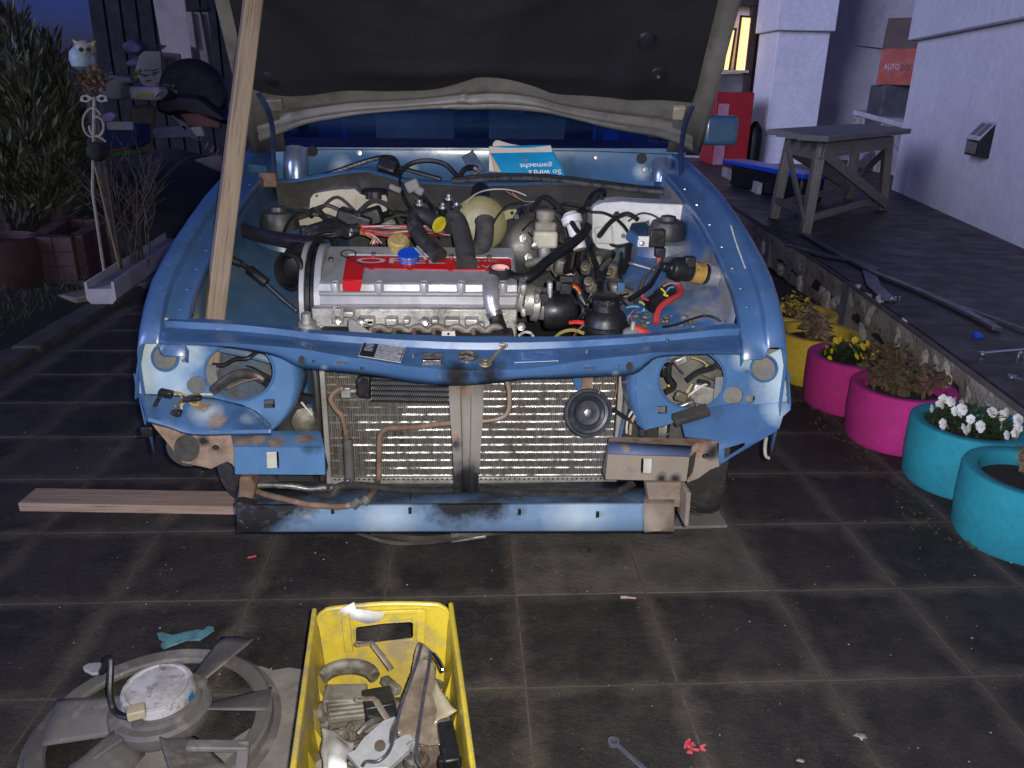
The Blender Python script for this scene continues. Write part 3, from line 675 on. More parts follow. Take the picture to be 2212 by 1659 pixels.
for (a,c) in ((672,704),(1336,1374)):
    b = MB(); p,q0 = at(a,790,y=2.085), at(c,1042,y=2.085); b.box(((p.x+q0.x)/2,2.115,(p.z+q0.z)/2),(q0.x-p.x,.07,p.z-q0.z)); obj('side_tank', b, mat('tank_black',(.02,.02,.021),(.045,.042,.04),rough=.5,scale=9), rad, bevel=.008)
    b = MB(); xx = at((704 if a<700 else 1335),900,y=2.09).x; b.box((xx,2.085,(p.z+q0.z)/2),(.014,.02,p.z-q0.z)); obj('side_flange', b, mat('flange_grey',(.25,.24,.22),(.16,.15,.13),rough=.6), rad, bevel=.002)
b = MB(); pz = at(1000,1034,y=2.085).z
b.bar(at(706,1036,y=2.088), at(1332,1034,y=2.088), .02, .020, up=(0,0,1)); obj('bottom_rail', b, M_ALU, rad, bevel=.002)
b = MB()
for k in range(60):
    p = at(712,1036,y=2.0765).lerp(at(1328,1034,y=2.0765),k/59); b.lathe(p,(0,1,0),[(.0032,0),(.0028,.002)],8)
obj('rail_holes', b, M_DARK, rad)
# oil cooler
oc = obj('oil_cooler', MB().panel(zz(ZK,[(478,430),(1110,470),(1110,628),(510,616),(480,600)]), [], lambda u,v: at(u,v,y=2.035), .03), mat('cooler_core',(.012,.012,.013),(.03,.03,.03),rough=.5,scale=30), car)
for k in range(5):
    b = MB(); b.bar(P(ZK,488,452+40*k,2.032), P(ZK,1108,462+41*k,2.032), .010, .0035); obj('cooler_tube', b, M_BLACK, oc)
for k in range(4):
    b = MB(); A0 = P(ZK,492,472+40*k,2.031); B0 = P(ZK,1106,482+41*k,2.031); n = 74; pts = []
    for i in range(n+1): pts.append(A0.lerp(B0,i/n)+V((0,0,.0052*(1 if i%2 else -1))))
    b.tube(pts,.0014,4); obj('cooler_fins', b, mat('fin_bright',(.62,.62,.60),(.45,.45,.43),rough=.4,metal=.4), oc)
b = MB(); b.panel(zz(ZK,[(400,420),(490,425),(488,605),(395,595),(370,560),(370,470)]), [], lambda u,v: at(u,v,y=2.02), .05); obj('cooler_end_cap', b, M_BLACK, oc, bevel=.006)
b = MB(); b.box(P(ZK,295,540,2.015),(.026,.026,.030)); b.tube([P(ZK,320,540,2.015),P(ZK,375,535,2.02)],.007,8); obj('union', b, mat('union_grey',(.28,.27,.25),(.2,.17,.13),rough=.5,metal=.5), oc, bevel=.003)
# coolant and oil pipes
PIPE1 = [(275,515),(225,530),(185,570),(175,615),(215,680),(262,735),(283,820),(298,915)]
b = MB(); b.tube(zy(ZK,PIPE1,1.99), .0068, 10, smooth=5); obj('oil_pipe', b, M_RUST, car)
b = MB(); b.tube(zy(ZK,[(308,915,1.99),(312,1010,1.985),(320,1130,1.98),(325,1240,1.975)]), .0135, 12, smooth=4); obj('pipe_sleeve', b, mat('sleeve_grey',(.055,.05,.045),(.085,.078,.07),rough=.8,scale=14,bump=.3), car)
b = MB(); b.tube(zy(ZK,[(325,1240),(280,1270),(180,1300),(0,1312)],1.93)+zy(ZJ,[(1400,1240),(1270,1252),(1150,1232),(1000,1225),(900,1225),(872,1190)],1.92), .0085, 10, smooth=5); obj('oil_pipe', b, M_STEEL, car)
b = MB(); b.tube(zy(ZK,[(1130,788),(1000,800),(850,822),(700,826),(620,832),(570,870),(556,940),(555,1060),(555,1200),(545,1250),(520,1320,1.90),(470,1375,1.835),(380,1420,1.822)],1.985)+zy(ZK,[(250,1448),(100,1440),(0,1432)],1.818)+zy(ZJ,[(1400,1372,1.818),(1250,1358,1.822),(1100,1322,1.85),(970,1292,1.89),(905,1268,1.92)]), .0078, 10, smooth=5); obj('oil_pipe', b, M_RUST, car)
for (a,c) in (((340,1450),(400,1395)),((430,1425),(465,1375))):
    b = MB(); b.tube([P(ZK,*a,1.818),P(ZK,*c,1.828)], .0125, 12); obj('hose_clamp', b, mat('clamp_grey',(.10,.095,.085),(.06,.055,.05),rough=.7), car, bevel=.002)
b = MB(); b.tube(zy(ZL,[(232,455),(250,520),(256,600),(250,680),(215,735),(130,765),(0,778)],1.985), .0072, 10, smooth=5); obj('oil_pipe', b, mat('dull_pipe',(.20,.19,.18),(.24,.17,.11),rough=.6,metal=.4,scale=10), car)
def corr(name, pts, r, m, parent, pitch=.0055, amp=.16):
    P0 = crom(pts,10); L = sum((P0[i+1]-P0[i]).length for i in range(len(P0)-1)); n = int(L/pitch)*4
    # resample
    acc=[0]
    for i in range(len(P0)-1): acc.append(acc[-1]+(P0[i+1]-P0[i]).length)
    out=[]; j=0
    for k in range(n+1):
        d = L*k/n
        while j < len(P0)-2 and acc[j+1] < d: j += 1
        s = (d-acc[j])/max(acc[j+1]-acc[j],1e-6); out.append(P0[j].lerp(P0[j+1],s))
    b = MB(); b.tube(out, lambda t: r*(1+amp*math.sin(t*n/4*2*math.pi)), 9); return obj(name, b, m, parent, smooth=80)
M_CONV = mat('conduit_black',(.028,.026,.025),(.055,.05,.046),rough=.45,scale=14,dirt=(.09,.08,.07),dscale=25,dlo=.55,dhi=.75)
corr('wiring_conduit', zy(ZJ,[(1290,1290),(1420,1300)],1.905)+zy(ZK,[(250,1290),(420,1282),(700,1312),(900,1322),(1140,1318)],1.905), .0105, M_CONV, car)
corr('wiring_conduit', zy(ZL,[(20,1305),(200,1322),(400,1345),(650,1352),(880,1358),(1060,1345),(1160,1305),(1235,1255)],1.90), .0115, M_CONV, car)
for Z,x,y0,y1 in ((ZK,800,1330,1480),(ZL,335,1350,1490),(ZL,950,1370,1510),(ZK,190,1385,1480)):
    b = MB(); a,c = P(Z,x,y0,1.90), P(Z,x-2,y1,1.824); b.tube([a,a.lerp(c,.55)+V((0,-.01,0)),c],.0018,6,smooth=4)
    for f in (.55,.68): q1 = a.lerp(c,f)+V((0,-.008,0)); b.bar(q1-V((.007,0,0)),q1+V((.007,0,0)),.002,.002)
    b.box(c,(.008,.006,.016)); obj('cable_tie', b, M_BLACK, car)
# centre strut
b = MB(); rows = []
for (xl,xr,y,dep) in ((1105,1375,480,1.985),(1115,1372,700,1.955),(1130,1358,900,1.935),(1142,1345,1100,1.915),(1150,1330,1345,1.90)):
    a,c = P(ZK,xl,y,dep), P(ZK,xr,y,dep); w_ = c-a
    rows.append([a+V((0,.03,0)), a, a+w_*.30, a+w_*.34+V((0,.008,0)), a+w_*.62+V((0,.008,0)), a+w_*.66, c, c+V((0,.03,0))])
b.grid([crom(list(r),1) for r in rows])
obj('centre_strut', b, paint('strut_paint', base=(.16,.145,.118), rust=[(*P(ZK,1230,520,1.98),.03),(*P(ZK,1150,900,1.935),.018)], black=[(*P(ZK,1240,1240,1.9),.085),(*P(ZK,1260,1330,1.9),.07),(*P(ZK,1160,960,1.93),.02)], rough=.55), car, smooth=30, solid=.003)
# horn
hc = P(ZL,885,715,1.965); hax = V((.12,-1,.28)).normalized()
b = MB(); b.lathe(hc-hax*.03, hax, [(q1*.79,q2*.85) for q1,q2 in ((.02,-.03),(.045,-.02),(.076,.008),(.084,.016),(.085,.022),(.082,.027),(.074,.027),(.070,.021),(.060,.019),(.055,.024),(.050,.022),(.042,.012),(.030,.010),(.012,.0115),(.004,.012))], 48)
horn = obj('horn', b, mat('horn_black',(.016,.018,.024),(.03,.032,.04),rough=.38,scale=18,dirt=(.06,.06,.065),dscale=20,dlo=.55,dhi=.75), car, smooth=35)
b = MB(); b.lathe(hc-hax*.018, hax, [(.012,0),(.011,.004),(.006,.005)], 6); obj('bolt', b, M_STEEL, horn)
b = MB(); b.panel(zz(ZL,[(832,428),(912,430),(905,600),(822,600)]), [], lambda u,v: at(u,v,y=2.0), .004); obj('horn_bracket', b, M_RUST, horn)
b = MB(); b.panel(zz(ZL,[(752,435),(832,432),(822,545),(800,540),(765,490)]), [], lambda u,v: at(u,v,y=2.02), .004); obj('horn_bracket', b, M_BLUE, horn)
def wire(name, pts, r, col, parent=car, n=6, m=None):
    b = MB(); b.tube(pts, r, n, smooth=5); return obj(name, b, m or mat('wire_'+'_'.join(f'{int(c*100)}' for c in col), col, rough=.4, bump=0), parent)
wire('wire', zy(ZL,[(958,560,1.97),(990,480,1.98),(1040,450,2.0),(1092,470,2.0),(1095,540,1.98),(1062,640,1.965)]), .0018, (.22,.10,.05))
wire('wire', zy(ZL,[(1070,680),(1130,720),(1190,760),(1225,795)],1.95), .005, (.012,.012,.012))
wire('wire', zy(ZL,[(1250,665),(1200,730),(1180,800),(1178,870)],1.96), .003, (.45,.44,.42)); wire('wire', zy(ZL,[(1250,720),(1215,790),(1205,880)],1.95), .0045, (.28,.19,.11))
corr('wiring_conduit', zy(ZL,[(1310,740),(1312,820),(1300,885)],2.0), .010, M_CONV, car)
# ---- valance
def station(us, f): return [f(u) for u in us]
us = [512,560,640,760,880,1000,1120,1240,1340,1392]
def vline(u, vl, vr): return vl+(vr-vl)*(u-512)/(1392-512)
b = MB(); rows = [station(us, lambda u: at(u, vline(u,1052,1040), y=2.06)), station(us, lambda u: at(u, vline(u,1066,1062), y=1.94)+V((0,0,.003))), station(us, lambda u: at(u, vline(u,1090,1086), y=1.842)), station(us, lambda u: at(u, vline(u,1094,1090), y=1.836)), station(us, lambda u: at(u, vline(u,1118,1116), y=1.833)), station(us, lambda u: at(u, vline(u,1146,1144), y=1.838)), station(us, lambda u: at(u, vline(u,1148,1146), y=1.87)+V((0,0,-.004)))]
b.grid([crom(r,4) for r in rows[2:]])
vt = MB(); vt.grid([crom(r,4) for r in rows[:3]]); obj('valance_top', vt, mat('grimy_valance_top',(.030,.055,.095),(.014,.015,.018),rough=.5,scale=7,lo=.42,hi=.58,bump=.3,bscale=50,dirt=(.085,.075,.06),dscale=18,dlo=.58,dhi=.72), car, smooth=50, solid=.003)
obj('valance', b, paint('valance_paint', base=(.13,.205,.30), black=[(*at(1010,1092,y=1.836),.075,.45),(*at(560,1108,y=1.836),.075,.5),(*at(530,1135,y=1.836),.06,.6),(*at(620,1092,y=1.836),.04,.4)], pale=[(*at(1250,1120,y=1.84),.11),(*at(840,1125,y=1.84),.09),(*at(660,1095,y=1.84),.035),(*at(600,1092,y=1.84),.03)], rough=.5), car, smooth=50, solid=.003)
b = MB(); us2 = [1391,1420,1456]; rows = [station(us2, lambda u: at(u,1062,y=1.93)), station(us2, lambda u: at(u,1086,y=1.838)), station(us2, lambda u: at(u,1090,y=1.832)), station(us2, lambda u: at(u,1146,y=1.832)), station(us2, lambda u: at(u,1150,y=1.87))]
b.grid(rows); obj('valance_end', b, M_TAN, car, solid=.004)
b = MB(); rp = random.Random(9)
pts = [(758,1350),(790,1345),(900,1370),(1180,1410),(1150,1440),(960,1440),(1000,1480),(980,1510),(880,1500),(840,1525),(800,1500),(765,1440)]
b.panel(zz(ZJ,pts), [], lambda u,v: at(u,v,y=1.835+.01*noise.noise(V((u*.05,v*.05,0)))), .03, step=8); obj('valance_end', b, mat('burnt_end',(.012,.012,.012),(.025,.022,.02),rough=.55,scale=12,bump=.6,bscale=40,dirt=(.30,.25,.19),dscale=16,dlo=.60,dhi=.66), car)
wire('brake_pipe', [at(770,1150,y=2.0),at(830,1170,y=1.98),at(880,1174,y=1.97),at(960,1168,y=1.97),at(1060,1150,y=1.98)], .006, (.12,.10,.08), m=mat('oily_pipe',(.13,.115,.09),(.05,.045,.04),rough=.4,metal=.5))
wire('brake_pipe', [at(800,1150,y=2.05),at(900,1164,y=2.05),at(990,1158,y=2.05),at(1100,1148,y=2.05)], .009, (.12,.10,.08), m=MATS['oily_pipe'])
b = MB(); b.bar(at(975,1160,y=2.02), at(1050,1150,y=2.02), .05, .01); obj('under_bracket', b, M_ALU, car, bevel=.003)
b = MB(); b.box((0,2.62,.13),(1.1,1.0,.05)); obj('subframe', b, M_DARK, car)
# ---- fenders: (y, crest z) along each side
FZL = [(1.905,.706),(1.95,.748),(2.02,.792),(2.086,.827),(2.18,.860),(2.273,.892),(2.42,.932),(2.596,.975),(2.8,1.012),(3.0,1.046),(3.206,1.081),(3.45,1.10)]
FZR = [(1.905,.697),(1.967,.760),(2.03,.800),(2.094,.835),(2.18,.872),(2.29,.911),(2.43,.953),(2.588,.991),(2.75,1.022),(3.0,1.06),(3.2,1.085),(3.45,1.10)]
def fender(FZ, s, xo, m, name):
    rows = []
    for i,(y,z) in enumerate(FZ):
        k = max(0, 1-(y-1.905)/.25); xx = xo-s*.02*k*k
        sec = [(.026,-.30),(.032,-.20),(.031,-.08),(.027,-.022),(.020,-.006),(.008,.001),(-.018,.001),(-.025,-.003),(-.029,-.026),(-.036,-.031),(-.083,-.033),(-.090,-.05)]
        rows.append([V((xx+s*a, y, z+c)) for a,c in sec])
    b = MB(); b.grid(rows); return obj(name, b, m, car, smooth=38, solid=.0025)
fL = fender(FZL, -1, -.792, paint('fender_paint_a', base=(.045,.10,.215), rough=.25), 'fender')
fR = fender(FZR, 1, .818, paint('fender_paint_b', base=(.046,.105,.215), rough=.3), 'fender')
for (f,FZ,s,xo) in ((fL,FZL,-1,-.792),(fR,FZR,1,.818)):
    # outer skin with wheel arch, front edge return
    ol = [(1.93,.62),(1.93,.555),(2.00,.52),(2.045,.42)]+[(2.38+.335*math.cos(a),.30+.335*math.sin(a)) for a in [math.radians(k) for k in range(160,-1,-10)]]+[(2.72,.2),(3.2,.2),(3.45,.22),(3.45,.81)]+[(y,z-.29) for y,z in reversed(FZ[1:-1])]
    b = MB(); b.panel(ol, [], lambda y,z: V((xo+s*.032,y,z)), .004*s, (1,0,0)); obj('wing_skin', b, M_BLUE, f)
    for k in range(8):
        y,z = FZ[min(k+2,len(FZ)-1)]; b = MB(); b.lathe((xo-s*.068,y,z-.030),(0,0,1),[(.006,0),(.0055,.003),(.003,.004)],6); obj('wing_bolt', b, M_BLUE, f)
    # deep inner wing
    rows = []
    for (y,z) in [(2.05,None)]+FZ[3:11]:
        if z is None: z = (FZ[2][1]+FZ[3][1])/2-.01
        rows.append([V((xo-s*.080,y,z-.036)), V((xo-s*.088,y,z-.06)), V((xo-s*.095,y,z-.13)), V((xo-s*.12,y,z-.155)), V((xo-s*.20,y,z-.175)), V((xo-s*.30,y,z-.205)), V((xo-s*.35,y,z-.25)), V((xo-s*.38,y,max(z-.45,.33))), V((xo-s*.40,y,.28))])
    b = MB(); b.grid([crom(r,3) for r in rows]); obj('inner_wing', b, M_BLUED if s < 0 else mat('inner_wing_worn',(.035,.095,.22),(.17,.165,.15),rough=.45,scale=5,lo=.46,hi=.58,bump=.15,dirt=(.10,.085,.065),dscale=12,dlo=.55,dhi=.75), f, smooth=70, solid=.003)
# front edges of the wings beside the lamp panels
for s,xo,uv,f in ((-1,-.79,[(308,724),(298,760),(291,810),(289,862)],fL),(1,.818,[(1697,750),(1703,790),(1709,840),(1711,880)],fR)):
    p = crom([at(u,v,y=1.925) for u,v in uv],5); b = MB(); b.grid([[q1+V((-s*.010,.006,0)) for q1 in p],[q1+V((-s*.004,.0,0)) for q1 in p],[q1+V((s*.002,.10,0)) for q1 in p]]); obj('wing_front_edge', b, M_BLUE, f, solid=.004)
b = MB(); b.tube([at(*ZM(1035,890),y=1.95),at(*ZM(1025,960),y=1.95),at(*ZM(1030,1020),y=1.95),at(*ZM(1050,1035),y=1.95)],.009,8,smooth=4,flat=.5); obj('trim_remnant', b, mat('old_cream_plastic',(.42,.38,.30),(.3,.27,.2),rough=.7), fR)
# a chipped line of filler along the right wing
b = MB(); pp = [at(*ZF(x,y),x=.818-.030)+V((0,0,.004)) for x,y in ((200,210),(235,330),(275,440),(320,560),(370,690),(410,800),(440,905))]
b.tube(crom(pp,4),.0028,5); obj('sealant_bead', b, mat('cream_sealant',(.42,.42,.36),(.2,.25,.3),rough=.8,scale=30), fR)
# ---- cowl, bulkhead
b = MB(); rows = []
N = 25; lowv = [(592,397),(640,393),(690,385),(740,376),(790,371),(840,384),(870,394),(930,398),(1000,402),(1100,401),(1200,398),(1300,402),(1400,410),(1482,418)]
def ivl(L,u):
    for i in range(len(L)-1):
        if u <= L[i+1][0]: f=(u-L[i][0])/(L[i+1][0]-L[i][0]); return L[i][1]*(1-f)+L[i+1][1]*f
    return L[-1][1]
U = [592+(1482-592)*k/40 for k in range(41)]
top = [at(u, 318+3*(u-592)/900, y=3.14) for u in U]; low = [at(u, ivl(lowv,u)-10, y=3.10) for u in U]; lip = [at(u, ivl(lowv,u)-6, y=2.96) for u in U]; lip2 = [at(u, ivl(lowv,u), y=2.95) for u in U]
b.grid([top,[p.lerp(q1,.5)+V((0,.02,0)) for p,q1 in zip(top,low)],low,lip,lip2]); obj('cowl_panel', b, paint('cowl_paint', base=(.05,.12,.22), pale=[(*at(735,360,y=3.12),.05),(*at(890,360,y=3.12),.03),(*at(1385,370,y=3.12),.04)]), car, smooth=50)
firew = [p+V((0,.012,0)) for p in lip2]
b = MB(); b.grid([firew,[p+V((0,.03,-.06)) for p in firew],[V((p.x,3.0,.72)) for p in firew],[V((p.x,2.98,.25)) for p in firew]]); obj('bulkhead', b, mat('bulkhead_soundproof',(.028,.026,.024),(.05,.046,.04),rough=.85,scale=6,bump=.4,bscale=60,dirt=(.09,.08,.06),dscale=14,dlo=.58,dhi=.75), car)
for s,x0,x1 in ((-1,-.80,-.70),(1,.72,.83)):
    b = MB(); b.grid([[V((x0,2.96,1.04)),V((x1,2.96,1.03))],[V((x0,2.98,.5)),V((x1,2.98,.5))]]); obj('bulkhead_side', b, MATS['inner_wing_blue'], car, solid=.003)
corr('bulkhead_seal', [at(*ZD(x,y),y=2.94) for x,y in ((20,1300),(180,1292),(420,1278),(700,1285),(950,1315),(1200,1345),(1450,1372),(1690,1385))], .008, mat('seal_grey',(.10,.10,.095),(.03,.03,.03),rough=.6,scale=40), car, .006, .22)
b = MB(); b.tube([at(*ZD(x,y),y=2.96) for x,y in ((20,1285),(180,1268),(420,1255),(700,1262),(950,1290),(1200,1322),(1450,1352),(1690,1362))], .008, 8, smooth=5); obj('bulkhead_rubber', b, M_RUBB, car)
# cowl cables and wiper linkage
wire('cowl_cable', zy(ZC,[(965,1395,3.02),(1100,1350,3.04),(1300,1280,3.06),(1460,1240,3.06),(1560,1250,3.05),(1590,1330,3.03),(1560,1405,3.0)]), .0085, (.015,.014,.013))
wire('cowl_cable', zy(ZC,[(1610,1430,2.96),(1610,1360,3.0),(1690,1290,3.03),(1820,1265,3.04),(1950,1290,3.03),(2030,1360,3.0),(2070,1415,2.97)]), .0085, (.015,.014,.013))
b = MB(); b.bar(P(ZC,1440,1290,3.03), P(ZC,1580,1340,3.02), .05, .055, up=(0,-1,.5)); obj('wiper_motor', b, M_BLACK, car, bevel=.008)
b = MB(); b.bar(P(ZC,1600,1320,3.04), P(ZC,1930,1410,3.03), .035, .012); obj('wiper_link', b, M_BLACK, car, bevel=.003)
b = MB(); b.bar(P(ZD,130,1100,3.09), P(ZD,215,1240,3.06), .05, .012, up=(0,-1,.3)); obj('cowl_bracket', b, mat('bracket_blue',(.03,.05,.09),(.08,.09,.1),rough=.5,scale=30), car, bevel=.003)
wire('cowl_cable', zy(ZD,[(60,1290,2.98),(110,1215,3.0),(165,1200,3.02),(200,1215,3.02)]), .011, (.015,.014,.013))
for Z,xc,w2 in ((ZC,790,120),(ZD,1520,110)):
    b = MB(); p = P(Z,xc,1180,3.08); q1 = P(Z,xc,1440 if Z is ZC else 1300,3.05); b.tube([p,p.lerp(q1,.5)+V((0,-.01,0)),q1],.045,20,smooth=3); obj('cowl_drain_dome', b, mat('bare_painted_metal',(.20,.25,.32),(.10,.14,.2),rough=.22,metal=.6,scale=8), car)
for Z,x,y,r in ((ZC,1282,1205,.011),(ZC,915,1190,.02),(ZD,1380,1135,.02),(ZD,1055,1130,.009),(ZD,1405,1215,.011)):
    b = MB(); b.lathe(P(Z,x,y,3.075),(0,-1,.1),[(r,0),(r*.9,.004),(r*.3,.005)],12); obj('grommet', b, M_STEEL if r<.015 else M_DARK, car)
# ---- windscreen, dash, cabin shell
gt = NT('windscreen_glass'); tr_ = gt.n('ShaderNodeBsdfTransparent'); tr_.inputs[0].default_value = (.80,.88,.92,1); gl_ = gt.n('ShaderNodeBsdfGlossy'); gl_.inputs['Roughness'].default_value = .02; lw_ = gt.n('ShaderNodeLayerWeight'); fr_n = gt.n('ShaderNodeMath', operation='POWER'); gt.L(lw_.outputs['Facing'], fr_n.inputs[0]); fr_n.inputs[1].default_value = 4.0; mx_ = gt.n('ShaderNodeMixShader')
gt.L(fr_n.outputs[0], mx_.inputs[0]); gt.L(tr_.outputs[0], mx_.inputs[1]); gt.L(gl_.outputs[0], mx_.inputs[2]); gt.L(mx_.outputs[0], gt.t.nodes['Material Output'].inputs[0]); M_GLASS = gt.m
M_SCUTTLE = mat('scuttle_dark_blue',(.008,.012,.045),(.012,.016,.05),rough=.35,scale=6)
yw = 3.22; w0 = [at(u,v,y=yw) for u,v in ((575,316),(800,318),(1035,319),(1270,321),(1500,330))]
b = MB(); w1 = [p+V((0,.06,.03)) for p in w0]; b.grid([[p+V((0,-.09,-.004)) for p in w0],[p+V((0,-.02,.012)) for p in w0],w1]); obj('scuttle_panel', b, M_SCUTTLE, car, smooth=60)
w2 = [V((p.x*.86+.005,3.86,1.56)) for p in w0]
b = MB(); b.grid([crom(w1,4),crom([p.lerp(q1,.5)+V((0,-.01,.012)) for p,q1 in zip(w1,w2)],4),crom(w2,4)]); obj('windscreen', b, M_GLASS, car, solid=.004)
b = MB(); b.box((.03,3.64,1.08),(1.36,.46,.24)); obj('dashboard', b, mat('dash_blue',(.045,.09,.16),(.025,.055,.11),rough=.5,scale=3,dirt=(.12,.14,.16),dscale=5,dlo=.55,dhi=.75), car, bevel=.04, bseg=4)
b = MB(); b.lathe((.42,3.52,1.17),(0,-1,.35),[(.0,0),(.17,.0),(.178,.012),(.17,.02),(.155,.012),(.15,.0)],36,cap=False); obj('steering_wheel', b, M_BLACK, car)
for s in (-1,1):
    xx = .03+s*.66
    b = MB(); b.bar(w1[0 if s<0 else 4]+V((-s*.01,0,0)), w2[0 if s<0 else 4], .05, .05, ext=.02); obj('windscreen_pillar', b, M_BLUE, car, bevel=.01)
    ol = [(3.46,.22),(5.9,.22),(6.1,.5),(6.15,.95),(5.7,1.02),(3.46,1.06)]
    b = MB(); b.panel(ol, [], lambda y,z: V((xx+s*.13,y,z)), -s*.05, (1,0,0)); obj('body_side', b, M_BLUE, car, bevel=.015)
    ol = [(3.5,1.06),(3.86,1.56),(4.9,1.58),(5.5,1.04)]; hl = [[(3.66,1.10),(3.92,1.50),(4.40,1.51),(4.40,1.09)],[(4.50,1.09),(4.50,1.51),(4.86,1.52),(5.28,1.09)]]
    b = MB(); b.panel(ol, hl, lambda y,z: V((xx+s*(.11-.26*(z-1.06)),y,z)), -s*.03, (1,0,0)); obj('window_frame', b, M_BLUE, car, bevel=.006)
b = MB(); b.box((.03,4.38,1.57),(1.20,1.10,.05)); obj('roof', b, M_BLUE, car, bevel=.02)
b = MB(); b.bar(V((.03,4.95,1.56)),V((.03,5.5,1.02)),1.25,.02); obj('rear_window', b, M_GLASS, car)
b = MB(); b.box((.03,5.85,.95),(1.5,.7,.12)); obj('boot_lid', b, M_BLUE, car, bevel=.03)
b = MB(); b.box((.03,6.15,.6),(1.55,.08,.75)); obj('tail_panel', b, M_BLUE, car, bevel=.02)
b = MB(); b.box((.03,4.6,.24),(1.5,2.6,.04)); obj('floor_pan', b, M_DARK, car)
b = MB(); b.box((.03,5.05,.86),(1.2,.16,.55)); obj('rear_bench', b, mat('seat_blue',(.06,.10,.18),(.05,.08,.15),rough=.8,scale=6), car, bevel=.05, bseg=4)
for s in (-1,1):
    b = MB(); b.box((.03+s*.36,4.15,.84),(.46,.13,.62)); b.box((.03+s*.36,4.12,1.24),(.24,.08,.16)); obj('front_seat', b, MATS['seat_blue'], car, bevel=.04, bseg=3)
    b = MB(); b.box((.03+s*.26,3.78,1.46),(.36,.012,.10)); obj('sun_visor', b, mat('visor_pale',(.30,.36,.36),rough=.7), car, bevel=.004)
b = MB(); b.box((.06,3.76,1.42),(.20,.02,.05)); obj('inner_mirror', b, mat('mirror_back',(.35,.38,.36),rough=.4), car, bevel=.008)
# door mirror
p = at(*ZE(120,895),y=3.62); b = MB(); b.box(p,(.155,.07,.125)); o = obj('door_mirror', b, paint('mirror_paint', base=(.05,.12,.23)), car, bevel=.022, bseg=4)
b = MB(); b.bar(p+V((-.06,.01,-.02)),p+V((-.14,.03,-.05)),.06,.05); obj('mirror_foot', b, M_BLACK, o, bevel=.01)
# ---- wheels
M_TYRE = mat('tyre_rubber',(.022,.021,.020),(.034,.032,.029),rough=.75,scale=10,bump=.3,dirt=(.075,.066,.056),dscale=14,dlo=.5,dhi=.72)
def wheel(c, steer, nm, parent, treads=44):
    R0 = Matrix.Translation(c) @ Matrix.Rotation(steer,4,'Z')
    b = MB(); b.lathe((0,0,0),(1,0,0),[(.17,-.085),(.24,-.095),(.272,-.088),(.283,-.07),(.287,-.03),(.287,.03),(.283,.07),(.272,.088),(.24,.095),(.17,.085)],48)
    o = obj('wheel', b, M_TYRE, parent, mtx=R0, smooth=30)
    b = MB()
    for k in range(treads):
        a = 2*math.pi*k/treads
        for s in (-1,1):
            q = []
            for f in (0,.5,1):
                aa = a+f*.16; rr = .2885 if f < .8 else .286
                q.append((aa, s*(.006+f*.066), rr))
            for i in range(2):
                (a0,x0,r0),(a1,x1,r1) = q[i],q[i+1]; wd = .011
                P0 = [V((x0,r0*math.cos(a0+d),r0*math.sin(a0+d))) for d in (-wd,wd)]; P1 = [V((x1,r1*math.cos(a1+d),r1*math.sin(a1+d))) for d in (-wd,wd)]
                top = [P0[0],P0[1],P1[1],P1[0]]; n2 = [V((0,p.y,p.z)).normalized()*.002 for p in top]
                tp = [p+m2 for p,m2 in zip(top,n2)]; b.add(top+tp,[(4,5,6,7),(0,1,5,4),(1,2,6,5),(2,3,7,6),(3,0,4,7)])
    if treads: t_ = obj('tread', b, mat('tread_dusty',(.055,.05,.044),(.03,.028,.025),rough=.85,scale=12), o, mtx=R0, smooth=0)
    b = MB(); b.lathe((0,0,0),(1,0,0),[(.172,-.08),(.165,-.085),(.15,-.03),(.06,-.02),(.06,.02),(.15,.03),(.165,.085),(.172,.08)],32); obj('rim', b, M_STEEL, o, mtx=R0)
    return o
wheel(V((-.62,2.44,.29)), -.12, 'wheel', car, 0); wheel(V((.755,2.36,.29)), -.26, 'wheel', car, 46)
for s in (-1,1): wheel(V((.03+s*.68,5.0,.29)), 0, 'wheel', car, 30)
# ---- bonnet
hp0 = V((0,2.95,1.10)); hn = V((0,1,.70)).normalized()
hm = lambda u,v: atp(u,v,hp0,hn)
redge = zz(ZC,[(500,1128),(620,1078),(850,985),(1080,940),(1300,905),(1550,880),(1800,862),(2050,860)])+zz(ZD,[(20,788),(300,785),(500,793),(680,810),(900,858),(1100,910),(1300,950),(1500,985),(1640,1035),(1745,1092)])
RT_ = V((.80,2.10,2.32))
TRc,TLc = (1690,-560),(430,-560)
def hood_uv(p):
    d = RM @ (p-V((0,0,HC))); return (1106+FU*d.x/d.z, 829.5+FU*d.y/d.z)
ztop = 2.05; xl,xr = -.735,.835
tl = V((xl+.03,2.95-.7*(ztop-1.1),ztop)); tr = V((xr-.03,2.95-.7*(ztop-1.1),ztop))
utl,utr = hood_uv(tl),hood_uv(tr)
red = [hm(*q1) for q1 in redge]
# outer skin offset outwards (away from the camera)
out2 = [(p.x,p.z) for p in red]; out2 = out2+[(xr+.0,1.25),(tr.x,ztop),(tl.x,ztop),(xl-.0,1.25)]
hfn = lambda x,z: V((x,2.95-.7*(z-1.1),z))
b = MB(); b.panel(out2, [], lambda x,z: hfn(x,z)+hn*.030, .004, hn); bon = obj('bonnet', b, M_BLUE, car)
M_INNER = mat('bonnet_inner_primer',(.115,.107,.094),(.085,.079,.07),rough=.5,scale=6,bump=.1,bscale=80,dirt=(.042,.038,.032),dscale=10,dlo=.54,dhi=.78)
